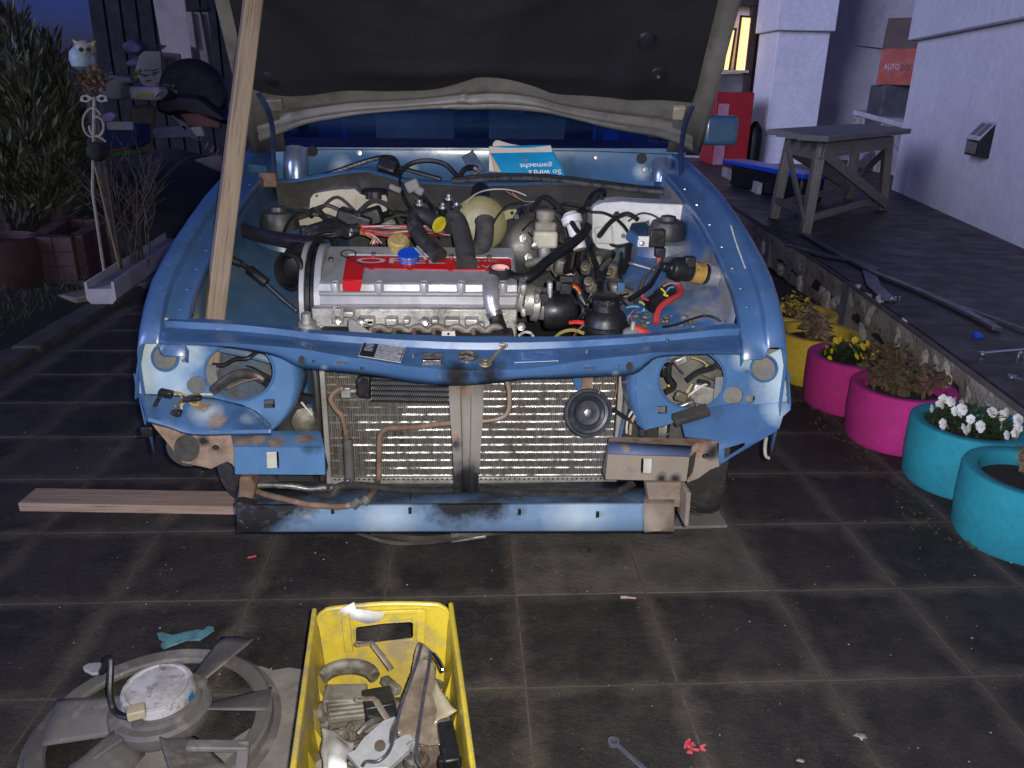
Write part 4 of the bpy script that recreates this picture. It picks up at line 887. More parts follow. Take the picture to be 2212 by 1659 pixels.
# inner frame: rear strip with pressed beads, side strips
md = zz(ZC,[(430,690),(560,728),(900,735),(1200,710),(1600,715),(1900,690),(2212,610)])+zz(ZD,[(60,585),(200,553),(400,560),(600,610),(750,665),(1000,682),(1300,700),(1740,728)])
n = 60
def resamp(L, n):
    L = crom(L,6); acc=[0]
    for i in range(len(L)-1): acc.append(acc[-1]+(L[i+1]-L[i]).length)
    o=[]; j=0
    for k in range(n+1):
        d=acc[-1]*k/n
        while j < len(L)-2 and acc[j+1]<d: j+=1
        s=(d-acc[j])/max(acc[j+1]-acc[j],1e-9); o.append(L[j].lerp(L[j+1],s))
    return o
E0 = resamp(red,n); E1 = resamp([hm(*q1)+hn*.004 for q1 in md],n); 
for p in E1: pass
rows = []
for s in [i/16 for i in range(17)]:
    bead = .012*math.exp(-((s-.10)/.05)**2) - .010*math.exp(-((s-.45)/.06)**2) + .008*math.exp(-((s-.27)/.07)**2)
    rows.append([E0[i].lerp(E1[i],s)-hn*bead for i in range(n+1)])
rows = [[p+hn*.028 for p in E0],[p+hn*.006 for p in E0]]+rows+[[p+hn*.0+V((0,-.7*.12,.12))*1 for p in E1]]
b = MB(); b.grid(rows); obj('inner_frame', b, M_INNER, bon, smooth=70)
for sx,x0 in ((-1,xl),(1,xr)):
    b = MB(); r_ = []
    for z in (1.08 if sx<0 else 1.10,1.3,1.6,ztop):
        x = x0+sx*.012+(-.03*sx)*((z-1.1)/(ztop-1.1)); r_.append([hfn(x,z)+hn*.03, hfn(x,z)-hn*.004, hfn(x-sx*.012,z)-hn*.008, hfn(x-sx*.03,z)-hn*.002, hfn(x-sx*.12,z)+hn*.003])
    b.grid(r_); obj('inner_frame_side', b, M_INNER, bon, solid=.002)
# sound mat
mt = NT('sound_mat')
def _mt(t):
    c = t.mix(t.ramp(t.noise(3,5),.4,.65),(.006,.006,.0075),(.0095,.0095,.0115)); c = t.mix(t.ramp(t.noise(60,4,.7),.66,.85),c,(.025,.023,.022))
    return t.done(c,.88,0.,t.bump(t.noise(180,4),.35,.002,t.bump(t.noise(12,5),.25,.01)),.25)
M_MAT = _mt(mt); b = MB(); rows = []
for i in range(0,49):
    f = i/48; row = []
    for k in range(n+1):
        lo_ = E1[k]-hn*.004; xt = lo_.x*.97; z = lo_.z+(ztop-.03-lo_.z)*f; x = lo_.x+(xt-lo_.x)*f
        h = .014*min(1,f*14)
        zz_ = z-lo_.z
        h += .012*math.exp(-((z-1.36)/.018)**2)*(1 if abs(x-.02)<.35 else math.exp(-((abs(x-.02)-.35)/.05)**2))
        h += .010*math.exp(-(((z-1.50)-.35*abs(x-.03))/.03)**2)*.8
        h += .012*math.exp(-((x-.55-(z-1.3)*-.3)/.05)**2)*math.exp(-((z-1.35)/.16)**2)
        h += .012*math.exp(-((x+.58)/.07)**2)+.006*noise.noise(V((x*7,z*7,1)))
        edge = min(1, (1-abs((x-.05)/.80))*18); row.append(hfn(x,z)-hn*(h*max(edge,.05)+.004))
    rows.append(row)
b.grid(rows); obj('sound_mat', b, M_MAT, bon, smooth=80)
for Z,x,y in ((ZD,1410,265),(ZD,1490,510),(ZC,600,590)):
    p = hm(*Z(x,y))-hn*.02; b = MB(); b.lathe(p,-hn,[(.03,0),(.026,.006),(.012,.009)],20); obj('mat_clip', b, M_BLACK, bon)
    if Z is ZD and y > 400: b = MB(); b.lathe(p-hn*.006,-hn,[(.006,0),(.005,.006)],8); obj('clip_pin', b, M_STEEL, bon)
for Z,q1 in ((ZC,[(540,750),(680,740),(700,830),(600,832)]),(ZD,[(1600,735),(1690,732),(1665,822),(1590,820)])):
    p = [hm(*Z(*c))-hn*.012 for c in q1]; b = slabpoly(p, -.02, hn); obj('rubber_stop', b, mat('cream_rubber',(.24,.22,.15),(.17,.15,.11),rough=.7) if Z is ZD else M_INNER, bon, bevel=.004)
for s,pts in ((-1,[(490,735),(560,900),(600,1020),(600,1200),(610,1400)]),(1,None)):
    if s < 0: P0 = zy(ZC,[(490,735,2.76),(560,860,2.80),(600,1020,2.87),(605,1200,2.92),(612,1395,2.95)])
    else: P0 = zy(ZD,[(1745,760,2.74),(1690,900,2.80),(1665,1060,2.87),(1662,1180,2.92),(1665,1290,2.95)])
    b = MB(); b.tube(P0,.0085,8,smooth=5,flat=.45,up=(0,1,0)); obj('bonnet_hinge', b, mat('hinge_blue',(.012,.02,.05),(.02,.035,.085),rough=.45), car)
b = MB(); b.box(P(ZC,570,1415,2.93),(.06,.04,.05)); obj('hinge_mount', b, M_RUST, car, bevel=.006)
# ================================================================== ENGINE BAY
xa, xb = at(690,640,y=2.24).x, at(1117,640,y=2.24).x
zf = lambda v,y: at(900,v,y=y).z
PTOPF = V((0,2.262,zf(609,2.262))); PTOPB = V((0,2.47,zf(533,2.47))); TUP = (PTOPB-PTOPF).normalized(); TN = V((0,-TUP.z,TUP.y))
ont = lambda u,v,l=.0: atp(u,v,PTOPF,TN)+TN*l
prof = [(2.25,zf(668,2.25)),(2.232,zf(665,2.232)),(2.230,zf(661,2.23)),(2.240,zf(657,2.24)),(2.241,zf(641,2.241)),(2.233,zf(637,2.233)),(2.233,zf(633,2.233)),(2.242,zf(629,2.242)),(2.247,zf(615,2.247)),(2.252,zf(611.5,2.252)),(2.264,zf(608.5,2.264)),(2.468,zf(534,2.468)),(2.478,zf(534,2.478)-.004),(2.49,zf(560,2.49)),(2.49,zf(600,2.49)-.03)]
M_COVER = mat('silver_cover',(.37,.37,.375),(.33,.33,.335),rough=.45,metal=.35,scale=5,bump=.12,bscale=300,dirt=(.26,.255,.25),dscale=5,dlo=.5,dhi=.8)
b = MB(); n = len(prof); XS = [xa-.0,xa+.006,xb-.006,xb]; rows = []
for i,x in enumerate(XS):
    ins = .006 if i in (0,3) else 0; cy = 2.36; cz = sum(p[1] for p in prof)/n
    rows.append([V((x, y+(cy-y)*ins*2, z+(cz-z)*ins*2)) for y,z in prof])
b.grid(rows); b.f += [tuple(range(n)), tuple(range(len(b.v)-1,len(b.v)-1-n,-1))]
cover = obj('valve_cover', b, M_COVER, car, smooth=35)
M_RED = mat('red_plate',(.42,.010,.014),(.36,.008,.012),rough=.28,scale=4,bump=.05,dirt=(.22,.01,.012),dscale=6)
q = [ont(*p,.003) for p in [ZG(1490,868),ZH(1425,893),ZH(1447,915),ZH(1448,1008),ZH(840,1002),ZG(1650,985)]]
leg = [ont(*ZG(1652,985),.003),ont(*ZG(1630,1100),.003),ont(*ZG(1440,1105),.003),ont(*ZG(1470,920),.003)]
b = slabpoly(q+leg, -.005, TN)
plate = obj('ignition_cover_plate', b, M_RED, cover, bevel=.0012)
fl_ = [at(*ZG(x,y),y=2.226) for x,y in ((1436,1108),(1634,1102),(1612,1215),(1440,1215))]; obj('plate_leg', slabpoly(fl_,.006), M_RED, plate, bevel=.001)
b = MB(); b.tube([ont(*ZG(1500,862),.004),ont(*ZG(1900,866),.004),ont(*ZH(700,885),.004),ont(*ZH(1420,892),.004)],.0022,6); b.tube([ont(*ZH(1420,892),.004),ont(*ZH(1448,905),.004),ont(*ZH(1450,1000),.004)],.0018,6); obj('plate_edge', b, mat('bright_edge',(.6,.6,.6),rough=.3,metal=.4), plate)
M_LETTER = mat('letter_silver',(.48,.46,.45),(.42,.40,.39),rough=.4,metal=.3,bump=0)
c0 = ont(*ZG(1575,916)); c1 = ont(*ZH(795,925)); wd = (c1-c0).length
fit_text('lettering','OPEL',(c0+c1)/2+TN*.0035,wd,.032,(c1-c0),TUP,M_LETTER,plate,.0005,.012)
c0 = ont(*ZH(890,925)); c1 = ont(*ZH(1300,935)); fit_text('lettering','DOHC',(c0+c1)/2+TN*.0035+TUP*.007,(c1-c0).length,.012,(c1-c0),TUP,M_LETTER,plate,.0005,.005)
c0 = ont(*ZH(1000,970)); c1 = ont(*ZH(1250,975)); fit_text('lettering','16V',(c0+c1)/2+TN*.0035-TUP*.002,(c1-c0).length,.017,(c1-c0),TUP,M_LETTER,plate,.0005,.005)
for Z,x,y in ((ZG,1745,858),(ZH,852,880),(ZH,1225,887),(ZG,1325,908)):
    b = MB(); b.lathe(ont(*Z(x,y),.003),TN,[(.0085,0),(.008,.006),(.006,.007)],14); obj('bolt', b, M_STEEL, cover)
for Z,x,y in ((ZG,1720,990),(ZH,440,995),(ZH,838,1005),(ZH,1215,1012)):
    b = MB(); b.lathe(ont(*Z(x,y),.001),TN,[(.008,0),(.008,.004),(.005,.005)],14); obj('plate_ear', b, M_RED, plate)
for u in (725,819,916,996,1086):      # bolt wells along the front shoulder
    p = at(u,618,y=2.245); b = MB(); b.lathe(p+V((0,0,-.020)),(0,-.18,1),[(.0135,0),(.0135,.032),(.012,.034),(.0095,.033),(.009,.022)],18,cap=False); w_ = obj('bolt_well', b, M_COVER, cover)
    b = MB(); b.lathe(p+V((0,-.002,.001)),(0,-.18,1),[(.008,0),(.008,.008),(.005,.009),(.004,.004)],6); obj('bolt', b, M_DARK, w_)
# left end: belt drive disc seen edge-on
yc,zc_ = 2.41,.69
for (u0,u1,r,m,nm) in ((645,657,.176,M_COVER,'belt_cover'),(657,668,.170,M_BLACK,'timing_belt'),(668,676,.166,M_BLACK,'timing_belt'),(676,692,.168,M_COVER,'belt_backplate')):
    x0_,x1_ = at(u0,660,y=2.24).x, at(u1,660,y=2.24).x
    b = MB(); b.lathe((x0_,yc,zc_),(1,0,0),[(.03,0),(r-.006,0),(r,.002),(r,x1_-x0_-.0005),(r-.006,x1_-x0_-.0002),(.03,x1_-x0_-.0002)],64); obj(nm, b, m, car, smooth=30)
# cylinder head below the cover
z1,z0_ = zf(666,2.215), zf(742,2.16)
b = MB(); b.box(((xa+xb)/2-.01,2.33,(z1+z0_)/2+.001),(xb-xa+.02,.24,z1-z0_)); head = obj('cylinder_head', b, M_ALU, car, bevel=.006)
for x,y,w_,h_ in ((60,1500,85,75),(265,1495,120,80),(415,1490,70,60),(600,1500,70,80),(690,1490,80,60),(860,1500,150,80),(1050,1500,130,80)):
    c = P(ZH,x,y,2.20); b = MB(); b.box(c,(w_*.219*px(2.2),.05,h_*.219*px(2.2))); obj('port_boss', b, M_ALU, head, bevel=.006, bseg=3)
for x,y,w_,h_ in ((1500,1420,120,70),(1680,1490,160,70)):
    c = P(ZG,x,y,2.2); b = MB(); b.box(c,(w_*.219*px(2.2),.05,h_*.219*px(2.2))); obj('port_boss', b, M_ALU, head, bevel=.006, bseg=3)
for Z,x,y in ((ZH,590,1510),(ZH,1145,1545),(ZG,1385,1500),(ZG,1620,1510),(ZH,1540,1560),(ZH,180,1590)):
    p = P(Z,x,y,2.165); b = MB(); b.lathe(p,(0,-1,.5),[(.013,0),(.013,.004),(.009,.005),(.009,.013),(.006,.014)],6); obj('bolt', b, M_STEEL, head)
b = MB(); pts = []
for k in range(7):
    xk = ZH(60+190*k,1590)[0]
    pts += [at(xk,715,y=2.12),at(xk+10,708,y=2.12),at(xk+22,706,y=2.12),at(xk+32,712,y=2.12)]
b.tube(pts,.010,8,smooth=3); obj('exhaust_flange', b, mat('heat_grey',(.24,.225,.19),(.15,.13,.10),rough=.7,metal=.4,scale=14,bump=.4), head)
for k in range(6):
    p = at(ZH(95+195*k,1620)[0],722,y=2.10); b = MB(); b.lathe(p,(0,-.4,1),[(.006,0),(.006,.018),(.004,.02)],8); obj('stud', b, M_RUST, head)
b = MB(); b.bar(at(690,735,y=2.13),at(1110,738,y=2.13),.09,.06); obj('exhaust_manifold', b, M_DARK, car, bevel=.01)
c = P(ZG,1392,1400,2.17); b = MB(); b.panel(zz(ZG,[(1335,1380),(1360,1355),(1420,1355),(1448,1385),(1450,1530),(1330,1530)]),[ell(*ZG(1392,1415),8,10,16)],lambda u,v: at(u,v,y=2.17),.006); obj('lifting_eye', b, M_ALU, head, bevel=.001)
b = MB(); b.panel(zz(ZH,[(755,1665),(760,1605),(885,1605),(893,1665)]),[ell(*ZH(823,1632),3,3,10)],lambda u,v: at(u,v,y=2.08),.003); obj('mount_tab', b, mat('pale_tab',(.50,.48,.44),rough=.5), head)
p = P(ZG,1100,1590,2.06); b = MB(); b.lathe(p,(0,-.2,1),[(.035,-.03),(.034,0),(.026,.004),(.024,.022),(.012,.024),(.011,.05)],18); obj('engine_mount_cap', b, M_ALU, car)
b = MB(); b.grid([[P(ZG,1490,1460,2.12),P(ZG,1560,1480,2.10),P(ZG,1640,1560,2.08)],[P(ZG,1480,1560,2.09),P(ZG,1570,1570,2.07),P(ZG,1700,1600,2.06)],[P(ZG,1500,1640,2.06),P(ZG,1650,1640,2.05),P(ZG,1800,1640,2.05)]]); obj('plastic_wrap', b, mat('clear_wrap',(.30,.29,.27),(.16,.15,.14),rough=.18,bump=.5,bscale=40), car, solid=.001, sub=1)
# thermostat housing and top hose
p = P(ZH,1245,1235,2.19); b = MB(); b.tube([p+V((0,.06,.02)),p,P(ZH,1250,1330,2.175),P(ZH,1275,1420,2.165)],lambda t: .026-.006*t,18,smooth=5); th = obj('thermostat_housing', b, mat('polished_cast',(.50,.49,.47),(.36,.35,.33),rough=.34,metal=.6,scale=12,bump=.2), car)
b = MB(); b.tube([P(ZH,1262,1420,2.165),P(ZH,1300,1402,2.163)],.001,6); b.tube([P(ZH,1265,1405,2.166),P(ZH,1285,1455,2.163)],.0225,20); obj('hose_clip', b, M_STEEL, th)
b = MB(); b.tube([P(ZH,1280,1440,2.163),P(ZH,1310,1530,2.15),P(ZH,1335,1600,2.13),P(ZH,1350,1680,2.11)],.021,16,smooth=4); obj('top_hose', b, M_RUBB, car)
# distributor side
for x0_,x1_,yy,r,m in ((1500,1560,1240,.05,M_ALU),(1555,1660,1290,.045,M_ALU),(1640,1720,1330,.05,M_ALU),(1720,1790,1330,.047,M_ALU)):
    a = P(ZH,x0_,yy,2.24); c = P(ZH,x1_,yy+10,2.24); b = MB(); b.lathe(a,c-a,[(r*.7,0),(r,.003),(r,(c-a).length-.003),(r*.8,(c-a).length)],20); obj('distributor_drive', b, m, car, smooth=35)
for x,y,w_,h_,d_ in ((1560,1180,60,110,.05),(1690,1270,55,100,.04),(1560,1400,50,90,.05),(1820,1190,50,160,.035)):
    b = MB(); b.box(P(ZH,x,y,2.2),(w_*.219*px(2.2),d_,h_*.219*px(2.2))); obj('cast_lug', b, M_ALU, car, bevel=.005)
a = P(ZI,200,1290,2.22); b = MB(); b.lathe(a,(1,0,.05),[(.050,-.035),(.055,-.02),(.056,.01),(.05,.03),(.045,.05),(.03,.062),(.015,.066)],24); obj('distributor_cap', b, M_BLACK, car)
for x,y,w_,h_ in ((100,1185,75,110),(290,1085,110,100),(300,1000,130,60),(230,1060,60,90)):
    b = MB(); b.box(P(ZI,x,y,2.2),(w_*.2376*px(2.2),.035,h_*.2376*px(2.2))); obj('plug_connector', b, M_BLACK, car, bevel=.003)
b = MB(); b.tube(zy(ZI,[(370,1070,2.2),(420,1110,2.19),(430,1160,2.18),(470,1240,2.17)]),.012,10,smooth=4); obj('wiring_sleeve', b, M_BLACK, car)
b = MB(); b.tube(zy(ZI,[(385,1215,2.17),(440,1240,2.15),(450,1310,2.14),(420,1360,2.15)]),.006,8,smooth=5); obj('cable_loop', b, M_BLACK, car)
for c_,off in (((.55,.03,.02),0),((.5,.36,.03),12)): wire('wire', zy(ZI,[(365,1060+off,2.19),(400,1080+off,2.18),(428,1130+off,2.17)]),.0035,c_)
for i in range(16):
    c_ = random.choice([(.5,.5,.48),(.4,.05,.03),(.05,.08,.3),(.4,.35,.1),(.02,.02,.02)]); x = random.uniform(300,390)
    wire('wire', zy(ZI,[(250+random.uniform(-20,30),1010,2.22),((x+250)/2,985+random.uniform(-20,20),2.21),(x,960+random.uniform(-10,40),2.2)]),.0013,c_,n=5)
# black canister at the front right
pc = at(1309,735,y=2.14); pz = pc.z
b = MB(); R_ = .066
b.lathe((pc.x,2.17,pz-.06),(0,0,1),[(R_*.96,0),(R_,.02),(R_,.085),(R_*1.04,.088),(R_*1.04,.098),(R_*.97,.101),(R_*.92,.118),(R_*.78,.135),(R_*.62,.142),(R_*.60,.158),(R_*.66,.160),(R_*.66,.176),(R_*.5,.182),(R_*.2,.183)],40); can = obj('intake_canister', b, M_BLACK, car, smooth=35)
for k in range(10):
    a_ = k*.628; b = MB(); b.box((pc.x+.043*math.cos(a_),2.17+.043*math.sin(a_),pz+.108),(.012,.012,.014),Matrix.Rotation(a_,3,'Z')); obj('cap_rib', b, M_BLACK, can, bevel=.002)
b = MB(); b.box((pc.x-.025,2.17-R_-.006,pz+.0),(.022,.014,.04)); obj('clip', b, mat('clip_grey',(.10,.10,.10),rough=.5), can, bevel=.003)
b = MB(); b.lathe(P(ZI,900,1510,2.09),(0,-.1,1),[(.03,-.02),(.026,.01),(.018,.016),(.008,.018),(.007,.04)],12); obj('sensor', b, M_ALU, car)
wire('battery_cable', zy(ZI,[(920,1448,2.09),(1000,1480,2.08),(1080,1520,2.06),(1140,1550,2.05)]),.0075,(.55,.03,.025)); wire('battery_cable', zy(ZI,[(330,1405,2.14),(390,1398,2.13),(460,1405,2.12)]),.006,(.55,.03,.025))
wire('wire', zy(ZI,[(190,1545,2.08),(260,1490,2.1),(360,1470,2.1),(460,1500,2.1)]),.005,(.32,.27,.07)); wire('wire', zy(ZI,[(355,1545,2.08),(400,1480,2.1),(460,1420,2.11)]),.0035,(.12,.07,.05))
wire('wire', zy(ZL,[(330,100,2.08),(370,75,2.1),(420,80,2.1),(440,105,2.08)]),.004,(.4,.4,.38))
# brake booster and cylinders
bc = at(*ZH(1640,720),y=2.82); bax = V((.1,-1,.22)).normalized()
b = MB(); b.lathe(bc,bax,[(.05,-.08),(.118,-.05),(.122,-.01),(.128,-.006),(.128,.004),(.118,.012),(.10,.025),(.075,.034),(.03,.04)],44); bst = obj('brake_booster', b, mat('booster_black',(.028,.027,.026),(.045,.043,.04),rough=.4,scale=10,dirt=(.16,.12,.08),dscale=8,dlo=.58,dhi=.72), car, smooth=40)
b = MB(); b.tube([bc+bax*.001+Matrix.Rotation(a_*math.pi/20,3,bax)@(bax.orthogonal().normalized()*.127) for a_ in range(40)],.004,6,closed=True); obj('booster_rim', b, mat('rim_grey',(.2,.2,.2),rough=.3,metal=.5), bst)
for (x,y) in ((1560,690),(1610,880)):
    b = MB(); b.lathe(P(ZH,x,y,2.76),bax,[(.016,0),(.016,.012),(.009,.013),(.008,.022)],6); obj('bolt', b, M_STEEL, bst)
M_RES = mat('reservoir_plastic',(.46,.44,.33),(.34,.32,.22),rough=.45,scale=8,bump=.1,dirt=(.16,.14,.09),dscale=10,dlo=.55,dhi=.75,Subsurface_Weight=.25)
M_WHITE = mat('white_plastic',(.58,.58,.55),(.46,.46,.43),rough=.42,scale=7,bump=.08,dirt=(.24,.22,.17),dscale=8,dlo=.58,dhi=.78)
r0 = P(ZI,105,640,2.62); b = MB(); b.box(r0,(.080,.06,.056)); rs_ = obj('brake_reservoir', b, M_RES, car, bevel=.010, bseg=3)
b = MB(); b.box(r0+V((0,0,.042)),(.070,.052,.032)); obj('reservoir_shoulder', b, mat('cap_grey',(.24,.22,.17),(.17,.15,.11),rough=.6,scale=14), rs_, bevel=.008)
b = MB(); b.lathe(r0+V((0,0,.052)),(0,0,1),[(.024,0),(.024,.012),(.031,.013),(.031,.038),(.026,.042),(.010,.043)],22); obj('reservoir_cap', b, MATS['cap_grey'], rs_)
b = MB(); b.tube([P(ZI,95,720,2.62),P(ZI,110,820,2.6),P(ZI,150,880,2.57)],.022,14,smooth=3); b.tube([P(ZI,-60,870,2.62),P(ZI,120,840,2.58),P(ZI,230,960,2.52)],.014,12,smooth=4); obj('master_cylinder', b, M_ALU, car)
b = MB(); b.lathe(P(ZI,10,705,2.6),(0,-1,0),[(.012,0),(.012,.012),(.007,.013)],6); obj('banjo_bolt', b, M_STEEL, car)
a = P(ZI,350,470,2.6); c = P(ZI,425,735,2.56); b = MB(); b.tube([a,c],.022,20); cr = obj('clutch_reservoir', b, M_WHITE, car)
ax = (a-c).normalized(); b = MB(); b.lathe(a-ax*.006,ax,[(.024,-.010),(.033,-.006),(.034,.016),(.029,.020),(.022,.030),(.008,.031)],26); obj('reservoir_cap', b, M_WHITE, cr, smooth=30)
# washer tank
out = zz(ZI,[(538,370),(560,340),(630,312),(820,300),(1000,315),(1350,328),(1390,352),(1400,400),(1398,525),(1330,560),(1250,470),(1140,450),(1080,500),(1062,540),(1055,470),(1020,490),(900,500),(880,545),(880,690),(855,735),(790,772),(740,765),(690,742),(590,728),(555,690),(535,620)])
b = MB(); b.panel(out,[],lambda u,v: at(u,v,y=2.68),.13); wt = obj('washer_tank', b, M_WHITE, car, bevel=.018, bseg=3, smooth=50)
b = MB(); b.lathe(P(ZI,720,305,2.75),(0,-.1,1),[(.05,-.006),(.046,.006),(.02,.009)],24); obj('filler_cap', b, M_WHITE, wt)
b = MB(); b.panel(zz(ZI,[(555,540),(720,520),(730,690),(570,690)]),[],lambda u,v: at(u,v,y=2.668),.02); obj('tank_face', b, M_WHITE, wt, bevel=.006)
b = MB(); b.lathe(P(ZI,820,612,2.675),(0,-1,0),[(.009,0),(.008,.006)],6); obj('bolt', b, M_STEEL, wt)
# strut tops
for Z,x,y,yy,r in ((ZI,1220,530,2.60,.056),(ZG,815,480,2.68,.058)):
    p = P(Z,x,y,yy); b = MB(); b.lathe(p+V((0,0,-.04)),(0,-.05,1),[(r*1.05,0),(r*1.1,.02),(r*1.0,.045),(r*.9,.058),(r*.62,.064),(r*.5,.058),(r*.42,.075),(r*.2,.078)],30); obj('strut_top', b, mat('strut_rubber',(.020,.020,.022),(.035,.034,.034),rough=.5,scale=12,dirt=(.085,.08,.07),dscale=10,dlo=.55,dhi=.75), car, smooth=35)
    b = MB(); b.lathe(p+V((0,.02,-.16)),(0,0,1),[(r*2.1,0),(r*1.95,.07),(r*1.7,.11),(r*1.2,.125)],36); obj('strut_tower', b, MATS['inner_wing_worn'] if Z is ZI else M_BLUED, car)
# ignition coil on the right inner wing
a = P(ZI,1340,920,2.22); c = P(ZI,1770,1000,2.25); ax = (c-a).normalized(); L_ = (c-a).length
b = MB(); b.lathe(a,ax,[(.029,0),(.030,L_*.05),(.030,L_*.95),(.027,L_)],24); coil = obj('ignition_coil', b, M_BLACK, car)
b = MB(); b.lathe(a+ax*L_*.52,ax,[(.033,0),(.033,L_*.30)],24); obj('coil_clamp', b, mat('clamp_silver',(.55,.55,.54),rough=.3,metal=.7), coil)
b = MB(); b.lathe(a+ax*L_*.2,ax,[(.0316,0),(.0316,L_*.24)],24); obj('coil_label', b, mat('gold_label',(.36,.23,.05),(.28,.17,.04),rough=.5,scale=30,dirt=(.12,.07,.02),dscale=40), coil)
b = MB(); b.lathe(a-ax*.03,ax,[(.012,-.03),(.014,-.005),(.030,.0),(.035,.02),(.035,.034)],20); b.box(a+V((.02,-.01,.025)),(.03,.03,.03)); obj('coil_cap', b, M_BLACK, coil, bevel=.003)
wire('ignition_lead', zy(ZI,[(1300,910,2.36),(1200,890,2.34),(1100,910,2.32),(1020,990,2.3),(970,1100,2.28),(930,1220,2.25)]),.006,(.05,.045,.04)); wire('ignition_lead', zy(ZI,[(1160,880,2.4),(1120,960,2.36),(1060,1060,2.3),(1000,1110,2.26),(880,1190,2.22)]),.009,(.013,.013,.014))
b = MB(); b.box(P(ZI,1120,630,2.5),(.05,.04,.055)); b.box(P(ZI,1150,760,2.48),(.032,.03,.03)); obj('sensor_block', b, M_BLACK, car, bevel=.004)
b = MB(); b.box(P(ZI,1000,665,2.5),(.036,.008,.034)); mt_ = obj('sensor_tab', b, M_WHITE, car, bevel=.002); b = MB(); b.lathe(P(ZI,987,683,2.494),(0,-1,.1),[(.009,0),(.008,.004),(.004,.005)],8); obj('bolt', b, M_STEEL, mt_)
b = MB(); b.bar(P(ZI,870,600,2.55),P(ZI,960,670,2.5),.02,.03); obj('sensor_arm', b, M_BLUE, car, bevel=.003)
wire('wire', zy(ZI,[(1170,790,2.47),(1165,840,2.46),(1150,880,2.44)]),.007,(.03,.028,.026)); b = MB(); b.box(P(ZI,1140,835,2.46),(.012,.012,.018)); obj('red_ferrule', b, mat('faded_red',(.35,.07,.05),rough=.5), car, bevel=.002)
for pts,r in (([(190,370,2.7),(270,325,2.72),(360,330,2.72),(470,365,2.7),(530,395,2.68),(640,405,2.66),(740,450,2.62),(820,520,2.58),(870,590,2.55)],.005),([(410,415,2.66),(460,375,2.7),(510,360,2.7)],.012),([(520,330,2.74),(560,260,2.8),(620,225,2.86)],.02),
    ([(495,525,2.56),(440,610,2.52),(330,700,2.46),(200,790,2.4),(100,870,2.34),(20,950,2.3),(-70,1000,2.28),(-180,990,2.3),(-250,940,2.32)],.0155),([(330,640,2.55),(315,800,2.5),(300,940,2.44)],.012),([(545,700,2.6),(545,800,2.52),(580,900,2.46),(600,980,2.4),(615,1130,2.3)],.009),([(710,780,2.6),(660,870,2.5),(620,960,2.42),(600,1040,2.36)],.015),
    ([(800,770,2.6),(790,900,2.5),(795,1040,2.42)],.006),([(865,700,2.6),(850,830,2.54),(800,960,2.48)],.012),
    ([(1440,520,2.62),(1500,560,2.58),(1560,640,2.52),(1560,690,2.5),(1640,740,2.46),(1690,800,2.42),(1650,870,2.36),(1630,950,2.31),(1640,1040,2.26),(1700,1160,2.21),(1735,1290,2.16),(1745,1420,2.12)],.0075),
    ([(1745,1420,2.12),(1650,1360,2.13),(1560,1340,2.15),(1440,1370,2.14),(1300,1420,2.12),(1180,1440,2.1)],.0035),([(415,770,2.55),(400,880,2.5),(370,930,2.46)],.007)):
    b = MB(); b.tube(zy(ZI,pts),r,10,smooth=6); obj('hose' if r > .008 else 'cable', b, M_RUBB, car)
# relay bundle with bright wires
a,c = P(ZI,1060,1250,2.2), P(ZI,1250,1110,2.24); b = MB(); b.tube([a,a.lerp(c,.48),a.lerp(c,.5),c],lambda t: .024 if t<.6 else .027,16); obj('loom_connector', b, M_BLACK, car)
wire('battery_cable', zy(ZI,[(1318,1065,2.24),(1345,1110,2.22),(1320,1150,2.2),(1230,1205,2.17),(1160,1260,2.15),(1125,1330,2.13),(1115,1410,2.11)]),.0085,(.40,.035,.03))
for c_,pts in (((.5,.40,.03),[(1160,1090),(1200,1130),(1190,1150),(1225,1160)]),((.06,.18,.35),[(1215,1115),(1240,1085),(1275,1080)]),((.5,.04,.02),[(1000,1150),(985,1165),(1000,1180),(1045,1200)]),((.3,.15,.08),[(1180,1075),(1240,1045),(1320,1050)]),((.1,.3,.4),[(840,1268),(900,1255),(960,1260)]),((.5,.5,.5),[(965,1300),(990,1290),(1010,1280)]),((.45,.38,.05),[(960,1215),(985,1220),(1010,1240)])):
    wire('wire', zy(ZI,pts,2.19),.003,c_,n=6)
for i in range(14):
    c_ = random.choice([(.5,.5,.48),(.3,.05,.1),(.05,.08,.3),(.02,.02,.02),(.05,.3,.4)])
    wire('wire', zy(ZI,[(1000+random.uniform(-20,40),1290+random.uniform(-30,20),2.19),(920+random.uniform(-20,20),1310+random.uniform(-20,20),2.17),(870+random.uniform(-20,30),1350+random.uniform(-20,40),2.15)]),.0014,c_,n=5)
# gearbox, brackets and oily bits in the depth of the bay
rb = random.Random(21)
for x,y,w_,h_,yy in ((560,830,130,120,2.60),(470,900,90,110,2.5),(700,930,110,140,2.5),(520,1060,110,120,2.42),(760,1080,140,120,2.36),(250,880,120,140,2.5),(860,1130,120,80,2.34),(650,1180,220,100,2.3)):
    b = MB(); b.box(P(ZI,x,y,yy),(w_*.2376*px(yy),.07,h_*.2376*px(yy)),Matrix.Rotation(rb.uniform(-.3,.3),3,'Y')); obj('gearbox_casting', b, mat('oily_casting',(.17,.155,.12),(.09,.08,.06),rough=.5,metal=.4,scale=14,bump=.5,bscale=80,dirt=(.03,.027,.022),dscale=16), car, bevel=.012, bseg=3)
for x,y,yy in ((470,900,2.46),(690,935,2.45),(500,1030,2.38),(840,1140,2.3)):
    b = MB(); b.lathe(P(ZI,x,y,yy),(0,-1,.6),[(.014,-.01),(.014,.004),(.008,.005),(.008,-.004)],16); obj('bush', b, mat('brassy',(.16,.135,.09),(.10,.085,.06),rough=.5,metal=.5), car)
